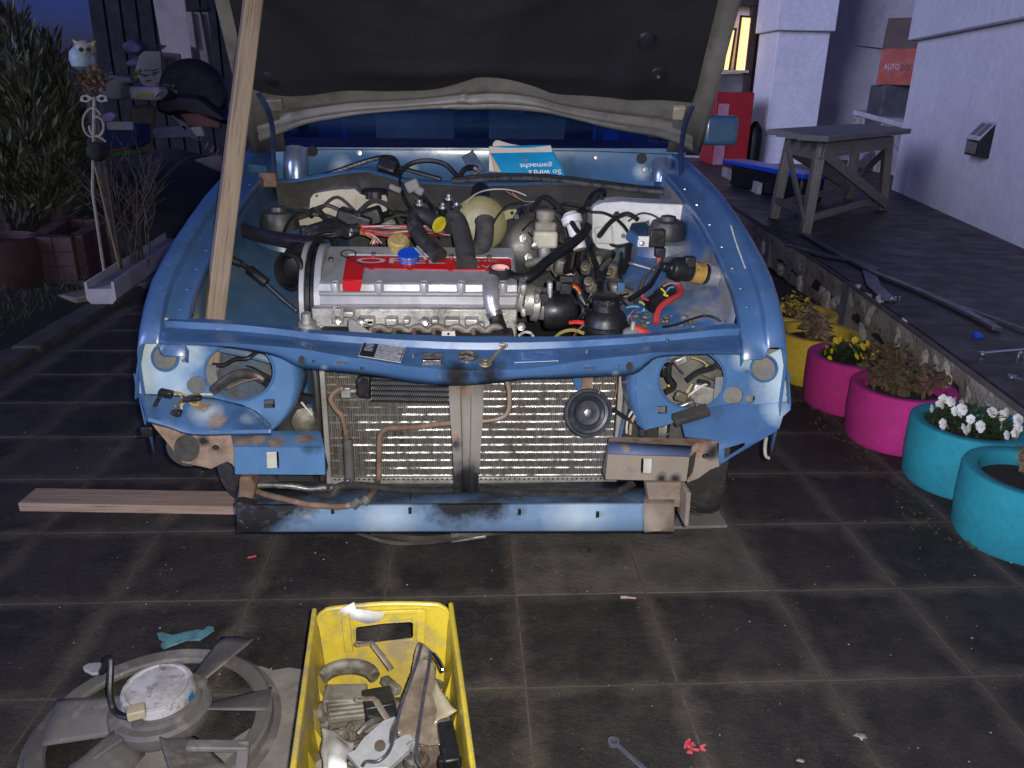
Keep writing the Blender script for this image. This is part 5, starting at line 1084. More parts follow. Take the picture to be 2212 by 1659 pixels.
b = MB(); b.box(P(ZI,795,1080,2.32),(.022,.02,.03)); obj('blue_clip', b, mat('blue_clip_plastic',(.03,.10,.25),rough=.5), car, bevel=.002)
b = MB(); b.box(V((.05,2.62,.42)),(1.0,.62,.10)); obj('bay_floor', b, M_DARK, car)
for i in range(22):          # crumbs of oily clutter on the right apron and behind the lamps
    x = rb.uniform(920,1500); y = rb.uniform(1330,1450); b = MB(); b.ico(P(ZI,x,y,2.13+rb.uniform(-.02,.05)),rb.uniform(.006,.014),1,(1,.7,.6),.5,i); obj('oily_crumb', b, MATS['oily_casting'], car)
# left side
out = zz(ZG,[(1120,300),(1150,255),(1220,235),(1400,207),(1560,203),(1620,255),(1660,268),(1862,262),(1880,300),(1875,420),(1800,450),(1560,470),(1430,492),(1390,560),(985,560),(965,500),(955,435),(1020,415),(1110,415)])
b = MB(); b.panel(out,[ell(*ZG(1183,271),3,3,10)],lambda u,v: at(u,v,y=2.78),.10); ht = obj('coolant_tank', b, mat('dirty_tank',(.38,.35,.25),(.27,.24,.17),rough=.5,scale=5,bump=.2,dirt=(.10,.085,.06),dscale=8,dlo=.5,dhi=.72), car, bevel=.014, bseg=3, smooth=50)
b = MB(); p = P(ZG,1757,255,2.82); b.lathe(p+V((0,0,-.012)),(0,0,1),[(.046,0),(.046,.024),(.040,.030),(.02,.031)],24); cp = obj('tank_cap', b, M_BLACK, ht)
for k in range(18):
    a_ = k*2*math.pi/18; b = MB(); b.box(p+V((.0465*math.cos(a_),.0465*math.sin(a_),0)),(.006,.006,.022),Matrix.Rotation(a_,3,'Z')); obj('cap_rib', b, M_BLACK, cp)
b = MB(); b.lathe(P(ZH,1135,545,2.72),(.05,-1,.12),[(.082,-.03),(.092,-.015),(.093,.0),(.088,.010),(.070,.018),(.035,.022),(.01,.023)],36,sx=1.0); et = obj('expansion_tank', b, mat('yellowed_tank',(.235,.215,.10),(.19,.16,.06),rough=.42,scale=4,bump=.06,dirt=(.24,.17,.07),dscale=4,dlo=.52,dhi=.75,Subsurface_Weight=.2), car)
b = MB(); b.panel(zz(ZH,[(1370,425),(1415,405),(1498,400),(1498,485),(1420,500),(1380,520)]),[ell(*ZH(1450,440),3.4,3.6,12)],lambda u,v: at(u,v,y=2.71),.012); obj('tank_ear', b, MATS['yellowed_tank'], et, bevel=.002)
b = MB(); b.tube([P(ZH,1140,220,2.86),P(ZH,1140,345,2.78)],.032,18); obj('tank_neck', b, M_BLACK, et); b = MB(); b.lathe(P(ZH,1140,225,2.86),(0,0,1),[(.034,0),(.034,.006),(.01,.008)],18); obj('neck_plate', b, M_STEEL, et)
# air intake hose with its open end
a = P(ZG,935,1015,2.32); axh = V((-.55,-.78,.05)).normalized()
b = MB(); b.lathe(a,axh,[(.046,-.06),(.050,-.02),(.056,0),(.058,.008),(.054,.014),(.047,.012),(.045,-.01),(.043,-.09)],40,cap=False); ah = obj('air_hose_mouth', b, M_RUBB, car, smooth=35)
b = MB(); b.lathe(a-axh*.085,axh,[(.0425,0),(.001,.001)],24); obj('hose_shade_disc', b, M_DARK, ah)  # dark disc across the bore, standing in for the shade inside
corr('air_hose', [a-axh*.03, P(ZG,1010,900,2.40), P(ZG,1080,820,2.46), P(ZG,1150,770,2.52)], .046, M_RUBB, car, .016, .06)
wire('cable', zy(ZG,[(300,850,2.3),(340,880,2.3),(450,940,2.28),(560,1020,2.26),(700,1150,2.24),(830,1270,2.22),(960,1380,2.2),(1000,1410,2.2)]),.006,(.013,.013,.014))
b = MB(); b.tube([P(ZG,330,890,2.29),P(ZG,440,940,2.28)],.011,10); b.tube([P(ZG,520,990,2.26),P(ZG,690,1130,2.24)],.014,10); obj('cable_connector', b, M_BLACK, car, bevel=.002)
b = MB(); b.tube(zy(ZG,[(500,350,2.85),(440,430,2.78),(390,520,2.68),(420,590,2.6),(560,640,2.55),(760,685,2.5),(930,715,2.46),(1130,735,2.42)]),.0225,14,smooth=6); obj('heater_hose', b, mat('glossy_hose',(.014,.014,.017),(.022,.022,.025),rough=.25,scale=10,bump=.05), car)
for i in range(9):
    y0 = 590+rb.uniform(-40,80); b = MB(); b.tube(zy(ZG,[(1060+rb.uniform(-30,40),660+rb.uniform(-50,60),2.44),(1200,y0,2.46+rb.uniform(-.02,.02)),(1380,y0-20+rb.uniform(-30,30),2.48),(1500,600+rb.uniform(-30,60),2.5),(1600,590+rb.uniform(-30,30),2.5)]),rb.uniform(.009,.014),8,smooth=5); obj('taped_loom', b, mat('loom_tape',(.010,.010,.012),(.02,.02,.022),rough=.28,scale=30,bump=.5,bscale=60), car)
b = MB(); b.box(P(ZG,1560,510,2.58),(.11,.07,.055),Matrix.Rotation(.3,3,'Y')); b.box(P(ZG,1720,480,2.6),(.075,.07,.055),Matrix.Rotation(-.3,3,'Y')); obj('fuse_block', b, M_BLACK, car, bevel=.010, bseg=3)
b = MB(); b.tube(zy(ZG,[(1810,480,2.62),(1900,440,2.66),(2030,450,2.64),(2200,500,2.6),(2330,540,2.56)]),.010,10,smooth=5); obj('hose', b, M_RUBB, car)
b = MB(); b.lathe(P(ZH,225,560,2.62),(0,-.2,1),[(.028,-.02),(.028,.004),(.024,.014),(.012,.020),(.003,.021)],20); obj('dome_cap', b, mat('grey_dome',(.30,.29,.25),(.22,.21,.17),rough=.5), car)
wp = [((.5,.03,.02)),((.5,.5,.47)),((.45,.36,.08)),((.25,.12,.06)),((.03,.03,.03)),((.12,.10,.30)),((.42,.10,.05)),((.30,.28,.25)),((.45,.03,.10)),((.05,.05,.05))]
for i in range(46):
    f = rb.random(); y0 = 575+rb.uniform(-20,70); y1 = 590+rb.uniform(-40,80); sag = rb.uniform(-25,45)
    a_ = ZG(1595,y0); e_ = ZH(840,y1); m1 = ZG(1850,(y0+y1)/2+sag); m2 = ZH(450,(y0+y1)/2+sag*.7+rb.uniform(-15,15))
    yy = 2.52+rb.uniform(-.03,.05)
    wire('wire', [at(*a_,y=2.51),at(*m1,y=yy),at(*m2,y=yy),at(*e_,y=2.56)], rb.choice((.0014,.0016,.002)), wp[i%10], n=5)
for i in range(14):
    x = 1640+rb.uniform(0,60); wire('wire', zy(ZG,[(1600,600+rb.uniform(-10,50),2.5),(x+40,640+rb.uniform(0,30),2.48),(x+90,690+rb.uniform(-10,20),2.46),(x+rb.uniform(60,180),745+rb.uniform(-20,10),2.45)]),.0016,wp[rb.randrange(4)] ,n=5)
wire('wire', [at(*ZG(1600,575),y=2.52),at(*ZH(300,575),y=2.55),at(*ZH(480,545),y=2.57),at(*ZH(650,555),y=2.58),at(*ZH(830,595),y=2.58)],.0025,(.4,.03,.12))
# ignition studs, grey plugs
for x,y0,y1,r in ((538,320,560,.009),(768,350,565,.009),(828,265,575,.009),(905,345,420,.011)):
    b = MB(); b.tube([P(ZH,x,y1,2.58),P(ZH,x,y0+40,2.62)],r,10); sd = obj('injector_rod', b, M_BLACK, car); b = MB(); b.lathe(P(ZH,x,y0+45,2.62),(0,0,1),[(r*1.7,0),(r*1.7,.008),(r*1.1,.010),(r*1.1,.018),(r*.8,.019)],12); obj('rod_head', b, M_STEEL, sd)
for x,y,w_,h_,ro in ((300,195,120,60,.4),(470,170,130,110,-.4),(540,220,80,80,.5)):
    b = MB(); b.box(P(ZH,x,y,2.72),(w_*.219*px(2.7),.03,h_*.219*px(2.7)),Matrix.Rotation(ro,3,'Y')); obj('grey_plug', b, mat('grey_plug',(.17,.17,.165),(.12,.12,.115),rough=.55), car, bevel=.006)
for pts,r in (([(350,60,2.95),(345,130,2.85),(370,220,2.74),(420,340,2.68),(520,440,2.62),(640,520,2.58),(720,570,2.56)],.005),([(600,300,2.7),(660,370,2.66),(690,460,2.6),(750,560,2.55)],.005),([(560,270,2.72),(600,310,2.7)],.009)):
    wire('cable', zy(ZH,pts),r,(.014,.014,.015))
wire('cable', zy(ZH,[(990,345,2.7),(1080,260,2.72),(1200,215,2.74),(1350,205,2.74),(1480,225,2.72),(1590,270,2.7)]),.0025,(.42,.40,.36)); wire('wire', zy(ZH,[(1390,225,2.74),(1520,300,2.72),(1650,350,2.7),(1750,315,2.7)]),.0018,(.25,.12,.06)); wire('wire', zy(ZH,[(1450,240,2.74),(1560,320,2.72),(1690,325,2.7)]),.0016,(.35,.2,.1))
rw_ = random.Random(55)
for i in range(26):          # thin hoses and cables threading through the back of the bay
    u0,u1 = rw_.uniform(620,1420),rw_.uniform(-140,140); v0 = rw_.uniform(440,520); y0 = rw_.uniform(2.58,2.74)
    wire('cable', [at(u0,v0,y=y0),at(u0+u1*.3,v0-rw_.uniform(5,30),y=y0+.03),at(u0+u1*.7,v0+rw_.uniform(-10,25),y=y0),at(u0+u1,v0+rw_.uniform(10,70),y=y0-.08)], rw_.choice((.0035,.0045,.006,.009)), rw_.choice(((.012,.012,.013),(.02,.019,.018),(.05,.045,.04))))
for i in range(16):
    u0,v0 = rw_.uniform(1200,1420),rw_.uniform(560,690); y0 = rw_.uniform(2.22,2.4)
    wire('cable', [at(u0,v0,y=y0),at(u0+rw_.uniform(-30,40),v0-rw_.uniform(0,25),y=y0+.02),at(u0+rw_.uniform(-60,70),v0+rw_.uniform(0,30),y=y0)], rw_.choice((.003,.004,.0055)), rw_.choice(((.012,.012,.013),(.05,.045,.04),(.14,.12,.10))))
# loose bits behind the lamp openings
corr('wiring_conduit', zy(ZJ,[(1010,535,2.03),(950,490,2.03),(880,455,2.0),(800,450,1.98),(720,480,1.95),(650,530,1.92),(600,575,1.90)]), .0115, M_CONV, car)
b = MB(); b.tube(zy(ZJ,[(945,270,2.05),(880,320,2.03),(840,345,2.02),(760,350,2.02),(680,390,2.02),(600,390,2.02)]),.006,8,smooth=5); obj('cable', b, M_RUBB, car)
b = MB(); b.panel(zz(ZJ,[(830,395),(880,405),(1020,480),(1020,510),(900,420)]),[],lambda u,v: at(u,v,y=2.01),.004); obj('dark_bracket', b, M_BLACK, car)
for c_,pts,r in (((.42,.30,.04),[(600,600),(520,600),(450,610),(400,650),(340,680)],.0025),((.5,.48,.44),[(600,595),(500,598),(430,630),(385,670),(390,700),(415,720)],.0025),((.42,.30,.04),[(320,575),(380,585),(430,620),(450,660),(490,670),(505,640)],.0022),((.35,.3,.1),[(320,580),(370,600),(400,640)],.002),((.14,.08,.05),[(520,600),(450,605),(380,640),(350,690)],.004),((.013,.013,.013),[(235,610),(205,660),(180,720),(160,780),(140,840)],.005),((.2,.12,.07),[(930,480),(820,505),(700,555)],.002)):
    wire('wire', zy(ZJ,pts,1.885),r,c_)
for x,y,w_,h_,ro in ((275,588,90,46,.25),(350,735,70,60,0),(150,845,80,70,0),(460,625,120,30,-.1)):
    b = MB(); b.box(P(ZJ,x,y,1.87),(w_*.311*px(1.9),.022,h_*.311*px(1.9)),Matrix.Rotation(ro,3,'Y')); obj('plug_connector', b, M_BLACK, car, bevel=.003)
for c_,pts,r in (((.013,.013,.013),[(740,320),(680,400),(560,440),(480,500)],.009),((.013,.013,.013),[(360,380),(350,470),(390,540),(330,580)],.010),((.45,.36,.05),[(510,340),(580,360),(620,400),(540,450)],.002),((.45,.36,.05),[(345,500),(380,520),(350,535),(385,545)],.0025),((.35,.3,.15),[(420,640),(480,580),(520,520)],.004),((.5,.48,.4),[(430,660),(500,600),(580,540),(640,520)],.003),((.02,.02,.02),[(560,500),(620,510),(640,530)],.005),((.12,.05,.12),[(380,360),(430,420),(460,450)],.002)):
    wire('wire', zy(ZM,pts,1.985),r,c_)
for x,y,w_,h_,yy,m in ((440,360,100,60,2.02,M_ALU),(600,600,200,150,2.06,M_ALU),(440,610,90,70,1.97,MATS['brassy']),(330,430,60,90,1.99,M_BLACK),(480,670,120,60,1.97,M_STEEL),(650,440,150,100,2.08,MATS['oily_casting'])):
    b = MB(); b.box(P(ZM,x,y,yy),(w_*.311*px(2),.02,h_*.311*px(2)),Matrix.Rotation(rb.uniform(-.5,.5),3,'Y')); obj('lamp_bay_clutter', b, m, car, bevel=.005)
b = MB(); b.panel(zz(ZM,[(240,250),(780,250),(800,720),(240,720)]),[],lambda u,v: at(u,v,y=2.12),.004); obj('lamp_bay_wall', b, mat('grimy_grey',(.17,.16,.14),(.09,.085,.075),rough=.8,scale=8,bump=.3,dirt=(.03,.06,.12),dscale=6), car)
b = MB(); b.panel(zz(ZJ,[(520,230),(1060,250),(1050,660),(520,660)]),[],lambda u,v: at(u,v,y=2.14),.004); obj('lamp_bay_wall', b, mat('grimy_blue',(.05,.085,.14),(.10,.10,.095),rough=.7,scale=8,bump=.3,dirt=(.03,.028,.026),dscale=6), car)
for q_ in ([(600,770),(676,780),(676,1040),(600,1040)],[(1370,780),(1420,780),(1420,1040),(1370,1040)]):
    b = MB(); b.panel(q_,[],lambda u,v: at(u,v,y=2.14),.004); obj('radiator_support', b, M_DARK, car)
b = MB(); b.bar(P(ZJ,1170,600,2.02),P(ZJ,1290,630,2.02),.02,.02); obj('dark_bracket', b, M_BLACK, car); b = MB(); b.ico(P(ZJ,1240,790,2.05),.035,2,(1,.5,1.2),.4,3); obj('washer_pump', b, MATS['oily_casting'], car)
wire('wire', zy(ZJ,[(1215,648,2.0),(1250,690,2.0),(1292,740,2.0)]),.003,(.5,.48,.45))
b = MB(); b.lathe(P(ZJ,265,115,1.99),(0,0,1),[(.022,-.02),(.02,0),(.012,.018),(.004,.022)],10); obj('foam_lump', b, mat('pale_foam',(.45,.43,.36),(.36,.34,.28),rough=.9,bump=.4), car)
b = MB(); b.bar(P(ZJ,415,105,2.0),P(ZJ,470,50,2.05),.03,.02); obj('bracket_tab', b, M_TAN, car, bevel=.004)
# ================================================================== LOOSE THINGS
def wood(name, a, c, grain=(3,60,60), rough=.75):
    return mat(name, a, c, rough=rough, scale=1.2, lo=.38, hi=.66, bump=.35, bscale=2.2, bdist=.003, grain=grain, dirt=tuple(x*.45 for x in c[:3]), dscale=2.6, dlo=.56, dhi=.72)
M_BEAM = wood('weathered_beam',(.235,.18,.125),(.155,.11,.072))
def plank(name, a, b_, w_, h_, up, m, parent=None, bevel=.003):
    a,b_ = V(a),V(b_); M = frame((a+b_)/2, b_-a, up); q = MB(); q.box((0,0,0),((b_-a).length,w_,h_)); return obj(name, q, m, parent, mtx=M, bevel=bevel)
a = at(449,800,y=2.065); c = at(547,0,y=2.565); d_ = (c-a).normalized()
tag(plank('wooden_prop', a, c+d_*.05, .050, .042, V((.45,-1,0)), M_BEAM, bevel=.004), 'weathered timber prop holding up the open bonnet', 'timber')
A0 = at(*ZN(150,497),z=0); B0 = at(*ZN(1855,525),z=0); dd = (B0-A0).normalized(); nn = V((-dd.y,dd.x,0))
tag(plank('plank', A0+nn*.055+V((0,0,.016)), B0+dd*.25+nn*.055+V((0,0,.016)), .105, .030, V((0,0,1)), wood('pale_plank',(.34,.245,.18),(.24,.155,.10)), bevel=.003), 'pale sawn plank lying on the paving, its end under the car', 'plank')
p = at(*ZM(590,1440),z=0); b = MB(); q = [at(*ZM(x,y),z=.012) for x,y in ((380,1515),(430,1395),(692,1372),(768,1505))]
tag(obj('concrete_flag', slabpoly(q,-.011,(0,0,1)), mat('flag_grey',(.15,.14,.12),(.10,.09,.08),rough=.9,scale=6,bump=.5,bscale=120), bevel=.003), 'thin pale flagstone lying under the tan end of the valance', 'flagstone')
# ---- things lying on the engine
M_ELB = mat('elbow_rubber',(.013,.013,.014),(.022,.022,.023),rough=.55,scale=16,bump=.25,dirt=(.05,.048,.044),dscale=22)
M_ELB2 = mat('elbow_rubber_dusty',(.030,.029,.028),(.045,.043,.041),rough=.8,scale=14,bump=.35,dirt=(.07,.064,.056),dscale=12)
def elbow(label, pts, r, m, mouths):
    t_ = thing('rubber_elbow', label, 'hose', pts[0], 'rubber hose elbows on the engine')
    b = MB(); b.tube(pts, lambda t: r*(1+.10*(math.exp(-(t/.05)**2)+math.exp(-((1-t)/.05)**2))), 18, smooth=7); o = obj('elbow_body', b, m, t_)
    P0 = crom(pts,7)
    for (e,mm) in mouths:
        p,q1 = (P0[0],P0[1]) if e == 0 else (P0[-1],P0[-2]); ax = (p-q1).normalized()
        b = MB(); b.lathe(p,ax,[(r*1.06,-.004),(r*1.08,.002),(r*.88,.003),(r*.84,.0005),(r*.02,.0008)],20); obj('mouth', b, mm, t_)
    return t_
M_YEL = mat('yellow_disc',(.55,.48,.02),(.45,.38,.02),rough=.6,bump=0)
e1 = elbow('black rubber elbow with white print and yellow plug beside the blue reel', [ont(*ZH(735,925),.020), ont(*ZH(640,860),.026), ont(*ZH(540,760),.036), ont(*ZH(490,680),.050), ont(*ZH(540,640),.062), ont(*ZH(640,665),.060), ont(*ZH(735,715),.056)], .025, M_ELB, ((0,M_DARK),(1,M_YEL)))
b = MB(); rr_ = random.Random(4)
for k in range(2):
    A1 = ont(*ZH(520-14*k,770+24*k),.0); B1 = ont(*ZH(620-14*k,870+24*k),.0)
    for i in range(9):
        f0 = i/9; f1 = f0+rr_.uniform(.04,.085); cpt = lambda f: atp(*[u for u in (ZH(515-18*k+110*f,765+22*k+115*f))], ont(*ZH(580,820),.054), TN)
        pa,pb = cpt(f0),cpt(f1); b.bar(pa,pb,.006,.0006,up=TN)
obj('white_print', b, M_PRINTW, e1, smooth=0)
elbow('dusty grey rubber elbow standing over the red ignition plate', [ont(*ZH(1003,1000),.018), ont(*ZH(990,900),.026), ont(*ZH(965,790),.034), ont(*ZH(925,680),.046), ont(*ZH(880,640),.050), ont(*ZH(845,690),.040)], .029, M_ELB2, ((0,M_DARK),(1,M_DARK)))
elbow('dark rubber elbow with upright open mouth against the yellowed tank', [P(ZH,1185,520,2.52), P(ZH,1182,620,2.49), P(ZH,1170,720,2.46), P(ZH,1120,800,2.45), P(ZH,1040,840,2.45)], .0285, M_ELB2, ((0,M_BLACK),(1,M_DARK)))
p = ont(*ZH(330,800),.0); t_ = thing('oil_filler_cap','ribbed golden oil filler cap leaning behind the blue reel','cap',p)
b = MB(); ax = (TN+V((.1,-.25,0))).normalized(); b.lathe(p+TN*.004,ax,[(.027,0),(.027,.018),(.031,.019),(.031,.034),(.028,.037),(.012,.0375),(.003,.0375)],30); obj('cap_body', b, mat('golden_plastic',(.34,.25,.09),(.26,.18,.06),rough=.5,scale=20,dirt=(.45,.35,.15),dscale=60), t_, smooth=35)
x_ = ax.orthogonal().normalized(); y_ = ax.cross(x_)
for k in range(20):
    a_ = k*2*math.pi/20; c_ = p+TN*.004+ax*.0245+(x_*math.cos(a_)+y_*math.sin(a_))*.0313; b = MB(); b.bar(c_-ax*.006,c_+ax*.006,.005,.003,up=(c_-p)); obj('rib', b, MATS['golden_plastic'], t_)
p = ont(*ZH(435,905),.0); t_ = thing('solder_reel','small blue plastic reel of silver wire on the red plate','reel',p); ax = (TN+V((0,-.1,0))).normalized()
M_BLUEP = mat('blue_plastic',(.008,.07,.50),(.006,.055,.40),rough=.35,bump=.05)
for h in (.004,.022): b = MB(); b.lathe(p+ax*h,ax,[(.006,0),(.031,0),(.0325,.0015),(.031,.004),(.006,.004)],30); obj('flange', b, M_BLUEP, t_)
b = MB()
for k in range(6): b.tube([p+ax*(.0085+.0022*k)+(ax.orthogonal().normalized()*.026*math.cos(i*.3142)+ax.cross(ax.orthogonal().normalized())*.026*math.sin(i*.3142)) for i in range(20)],.0013,6,closed=True)
obj('wire_coil', b, mat('solder_wire',(.62,.62,.62),rough=.25,metal=.85,bump=0), t_)
b = MB(); b.lathe(p+ax*.004,ax,[(.0235,0),(.0235,.018)],20); obj('core', b, M_BLUEP, t_)
p = ont(*ZH(1330,1060),.001); t_ = thing('tape_roll','roll of black tape with red and white printed core on the valve cover','tape',p); ax = V((.02,-.16,1)).normalized()
R1,R2,h = .0325,.0275,.028
b = MB(); b.lathe(p+V((0,0,-.002)),ax,[(R2,0),(R1,0),(R1,h),(R2,h),(R2,0)],36,cap=False); obj('tape', b, mat('tape_black',(.016,.016,.017),(.022,.022,.022),rough=.4,scale=30,bump=.15,bscale=300), t_, smooth=35)
tt = NT('tape_core_print'); vz = tt.n('ShaderNodeTexBrick'); tt.L(tt.scaled(tt.obc,(220,220,220)), vz.inputs[0]); vz.inputs['Color1'].default_value = (.62,.58,.52,1); vz.inputs['Color2'].default_value = (.6,.22,.2,1); vz.inputs['Mortar'].default_value = (.62,.10,.08,1)
M_CORE = tt.done(vz.outputs[0],.7)
b = MB(); b.lathe(p+V((0,0,-.002)),ax,[(R2*.94,.0),(R2*.995,.001),(R2*.995,h*.98),(R2*.94,h*.98),(R2*.94,0)],36,cap=False); b.lathe(p+ax*(h*.45),ax,[(R2*.94,0),(.001,.0005)],30,cap=False); obj('printed_core', b, M_CORE, t_, smooth=35)
t_ = ont(*ZG(1500,870),.004); b = MB(); ci = [ont(*ZG(1500+75*math.cos(a_),868+36*math.sin(a_)),.010) for a_ in [k*.3142 for k in range(20)]]; b.tube(ci,.0022,6,closed=True,flat=.5); b.tube(crom([ont(*ZG(1470,900),.008),ont(*ZG(1560,930),.006),ont(*ZG(1650,965),.005),ont(*ZG(1730,978),.005)],5),.0022,6); tag(obj('loose_cable_tie', b, M_BLACK), 'looped black cable tie lying across the red plate edge', 'cable tie')
# ---- repair manual in the cowl
fr_ = zy(ZD,[(300,1100,3.02),(742,1092,3.02),(838,1275,2.99),(395,1265,2.99)]); bk_ = zy(ZD,[(287,1046,3.06),(735,1040,3.06)]); 
bkt = thing('repair_manual','thick paperback repair manual with blue cover standing in the cowl','book',fr_[3])
hgt = fr_[3]-fr_[0]; dep = (bk_[0]-fr_[0])
b = slabpoly(fr_, .003, dep.normalized()); cov = obj('cover', b, mat('cover_blue',(.010,.24,.42),(.008,.20,.37),rough=.35,scale=6,bump=.03), bkt)
pg = [p+dep.normalized()*.004 for p in fr_]; L_ = dep.length
b = MB(); rows = []
for k in range(13):
    f = k/12; off = dep.normalized()*(L_*.9*f); wv = .003*math.sin(k*2.1)
    rows.append([pg[0]+off+V((0,0,wv)), pg[0].lerp(pg[1],.3)+off+V((0,0,wv-.006)), pg[0].lerp(pg[1],.7)+off+V((0,0,wv-.007)), pg[1]+off+V((0,0,wv))])
b.grid(rows); lastr = [p+V((0,0,-.09)) for p in rows[-1]]; b.grid([rows[-1],lastr]); b.grid([[r[-1] for r in rows],[r[-1]+V((.02,0,-.09)) for r in rows]]); b.grid([[r[0] for r in rows],[r[0]+V((.02,0,-.09)) for r in rows]])
M_PAPER = mat('book_paper',(.52,.46,.37),(.46,.40,.31),rough=.9,scale=3,bump=.6,bscale=260); obj('page_block', b, M_PAPER, bkt)
b = MB(); pk = rows[-2]; tp_ = zy(ZD,[(330,988,3.07),(420,1030,3.07),(560,1048,3.07)]); b.grid([[pk[0],pk[1],pk[2]],[pk[0].lerp(tp_[0],.6)+V((0,-.004,0)),pk[1].lerp(tp_[1],.6),pk[2].lerp(tp_[2],.7)],tp_]); obj('loose_page', b, M_PAPER, bkt, solid=.0006, sub=1)
bk0 = slabpoly([p+dep.normalized()*(L_*.93) for p in fr_], .003, dep.normalized()); obj('cover', bk0, MATS['cover_blue'], bkt)
xd = -(fr_[1]-fr_[0]); ud = fr_[3]-fr_[0]; nm = xd.cross(ud); 
def onb(s,t_): return inq(fr_,s,t_)
M_BT = mat('cover_white_print',(.62,.62,.60),rough=.5,bump=0)
nb = xd.normalized().cross((ud-xd.normalized()*ud.dot(xd.normalized())).normalized())
sg = 1 if nb.y < 0 else -1
fit_text('lettering',"gemacht",onb(.62,.50)+nb*sg*.001,(fr_[1]-fr_[0]).length*.53,.022,xd,ud,M_BT,cov,.001*sg,.015)
fit_text('lettering',"So wird's",onb(.70,.80)+nb*sg*.001,(fr_[1]-fr_[0]).length*.53,.020,xd,ud,M_BT,cov,.001*sg,.015)
b = slabpoly([onb(*q1)-V((0,.0015,0)) for q1 in ((.47,.26),(.53,.26),(.53,.32),(.47,.32))], .001); obj('cover_emblem', b, mat('emblem_red',(.4,.05,.05),rough=.5,bump=0), cov)
# ---- yellow crate
ZT = .238
FLc,FRc = at(682,1318,z=ZT), at(971,1306,z=ZT); NLc,NRc = at(637,1659,z=ZT), at(1018,1659,z=ZT)
NLc = FLc.lerp(NLc,1.06); NRc = FRc.lerp(NRc,1.06)
ctr = (FLc+FRc+NLc+NRc)/4; fl0 = [ctr.lerp(p,.86) for p in (FLc,FRc,NRc,NLc)]; fl0 = [V((p.x,p.y,.006)) for p in fl0]
crate = thing('plastic_crate','yellow plastic crate with handle slot full of dirty car parts','crate',(ctr.x,ctr.y,0))
M_CRATE = mat('crate_yellow',(.47,.36,.028),(.39,.29,.032),rough=.42,scale=5,bump=.10,bscale=60,dirt=(.20,.16,.095),dscale=11,dlo=.47,dhi=.68)
tops = [FLc,FRc,NRc,NLc]
def wallq(i, j, hole=None, rise=0):
    A1,B1,C1,D1 = tops[i],tops[j],fl0[j],fl0[i]
    fn = lambda s,t_: (A1.lerp(B1,s)).lerp(D1.lerp(C1,s),t_)
    nrm = (B1-A1).cross(D1-A1).normalized()
    if nrm.dot(ctr-A1) > 0: nrm = -nrm
    b = MB()
    if hole:
        out = [(0,.16),(.015,.08),(.06,.03),(.14,.0),(.5,-.025),(.86,.0),(.94,.03),(.985,.08),(1,.16),(1,1),(0,1)]
        b.panel(out, hole, fn, .007, nrm, step=0)
    else: b.panel([(0,.0),(1,.0),(1,1),(0,1)], [], fn, .006, nrm)
    return b, fn, nrm
hole = [[(.27,.22),(.29,.175),(.5,.15),(.71,.145),(.735,.17),(.74,.30),(.72,.34),(.5,.36),(.30,.385),(.27,.36)]]
b,fn,nr = wallq(0,1,hole); bw = obj('end_wall', b, M_CRATE, crate, bevel=.0015)
hl_ = [fn(*p)-nr*.001 for p in hole[0]]; b = MB(); b.tube(hl_,.0035,6,closed=True); obj('handle_rim', b, M_CRATE, bw)
b = MB(); rim = [fn(s,t_)+nr*.004 for s,t_ in ((0,.16),(.015,.08),(.06,.03),(.14,.0),(.5,-.025),(.86,.0),(.94,.03),(.985,.08),(1,.16))]; b.tube(crom(rim,4),.006,8); obj('top_rim', b, M_CRATE, crate)
for s in (.215,.79):
    b = MB(); b.bar(fn(s,.03)-nr*.004,fn(s,.43)-nr*.004,.018,.008,up=nr); obj('rib', b, M_CRATE, bw, bevel=.002)
b = MB(); b.bar(fn(.2,.045)-nr*.003,fn(.8,.045)-nr*.003,.010,.008,up=nr); obj('rib', b, M_CRATE, bw, bevel=.002)
for (i,j) in ((1,2),(3,0),(2,3)):
    b,f2,n2 = wallq(i,j); sw_ = obj('side_wall' if (i,j)!=(2,3) else 'end_wall', b, M_CRATE, crate, bevel=.0015)
    b = MB(); b.tube([f2(0,0)+n2*.003,f2(1,0)+n2*.003],.0055,8); obj('top_rim', b, M_CRATE, crate)
    if (i,j) != (2,3):
        for s in (.25,.5,.75):
            b = MB(); base = f2(s,.45); b.add([f2(s-.03,.75)-n2*.001,f2(s+.03,.75)-n2*.001,f2(s+.03,.30)-n2*.001,f2(s-.03,.42)-n2*.001,f2(s-.03,.75)-n2*.014,f2(s+.03,.75)-n2*.014,f2(s+.03,.50)-n2*.010,f2(s-.03,.55)-n2*.012],[(3,2,1,0),(4,5,6,7),(0,1,5,4),(1,2,6,5),(2,3,7,6),(3,0,4,7)]); obj('rib', b, M_CRATE, sw_)
b = MB(); b.panel([(p.x,p.y) for p in fl0],[],lambda x,y: V((x,y,.003)),.005,(0,0,1)); obj('floor', b, M_CRATE, crate)
q = [fn(s,t_)-nr*(.007 if i else .004)+V((0,0,.003)) for i,(s,t_) in enumerate(((.17,.02),(.29,-.07),(.30,.0),(.52,.05),(.46,.14),(.38,.16),(.28,.11)))]
b = MB(); b.add(q,[tuple(range(len(q)))]); tag(obj('tape_scrap', b, mat('white_tape',(.62,.62,.60),(.55,.55,.53),rough=.4,scale=14), solid=.0008), 'crumpled white tape stuck on the crate handle', 'tape')
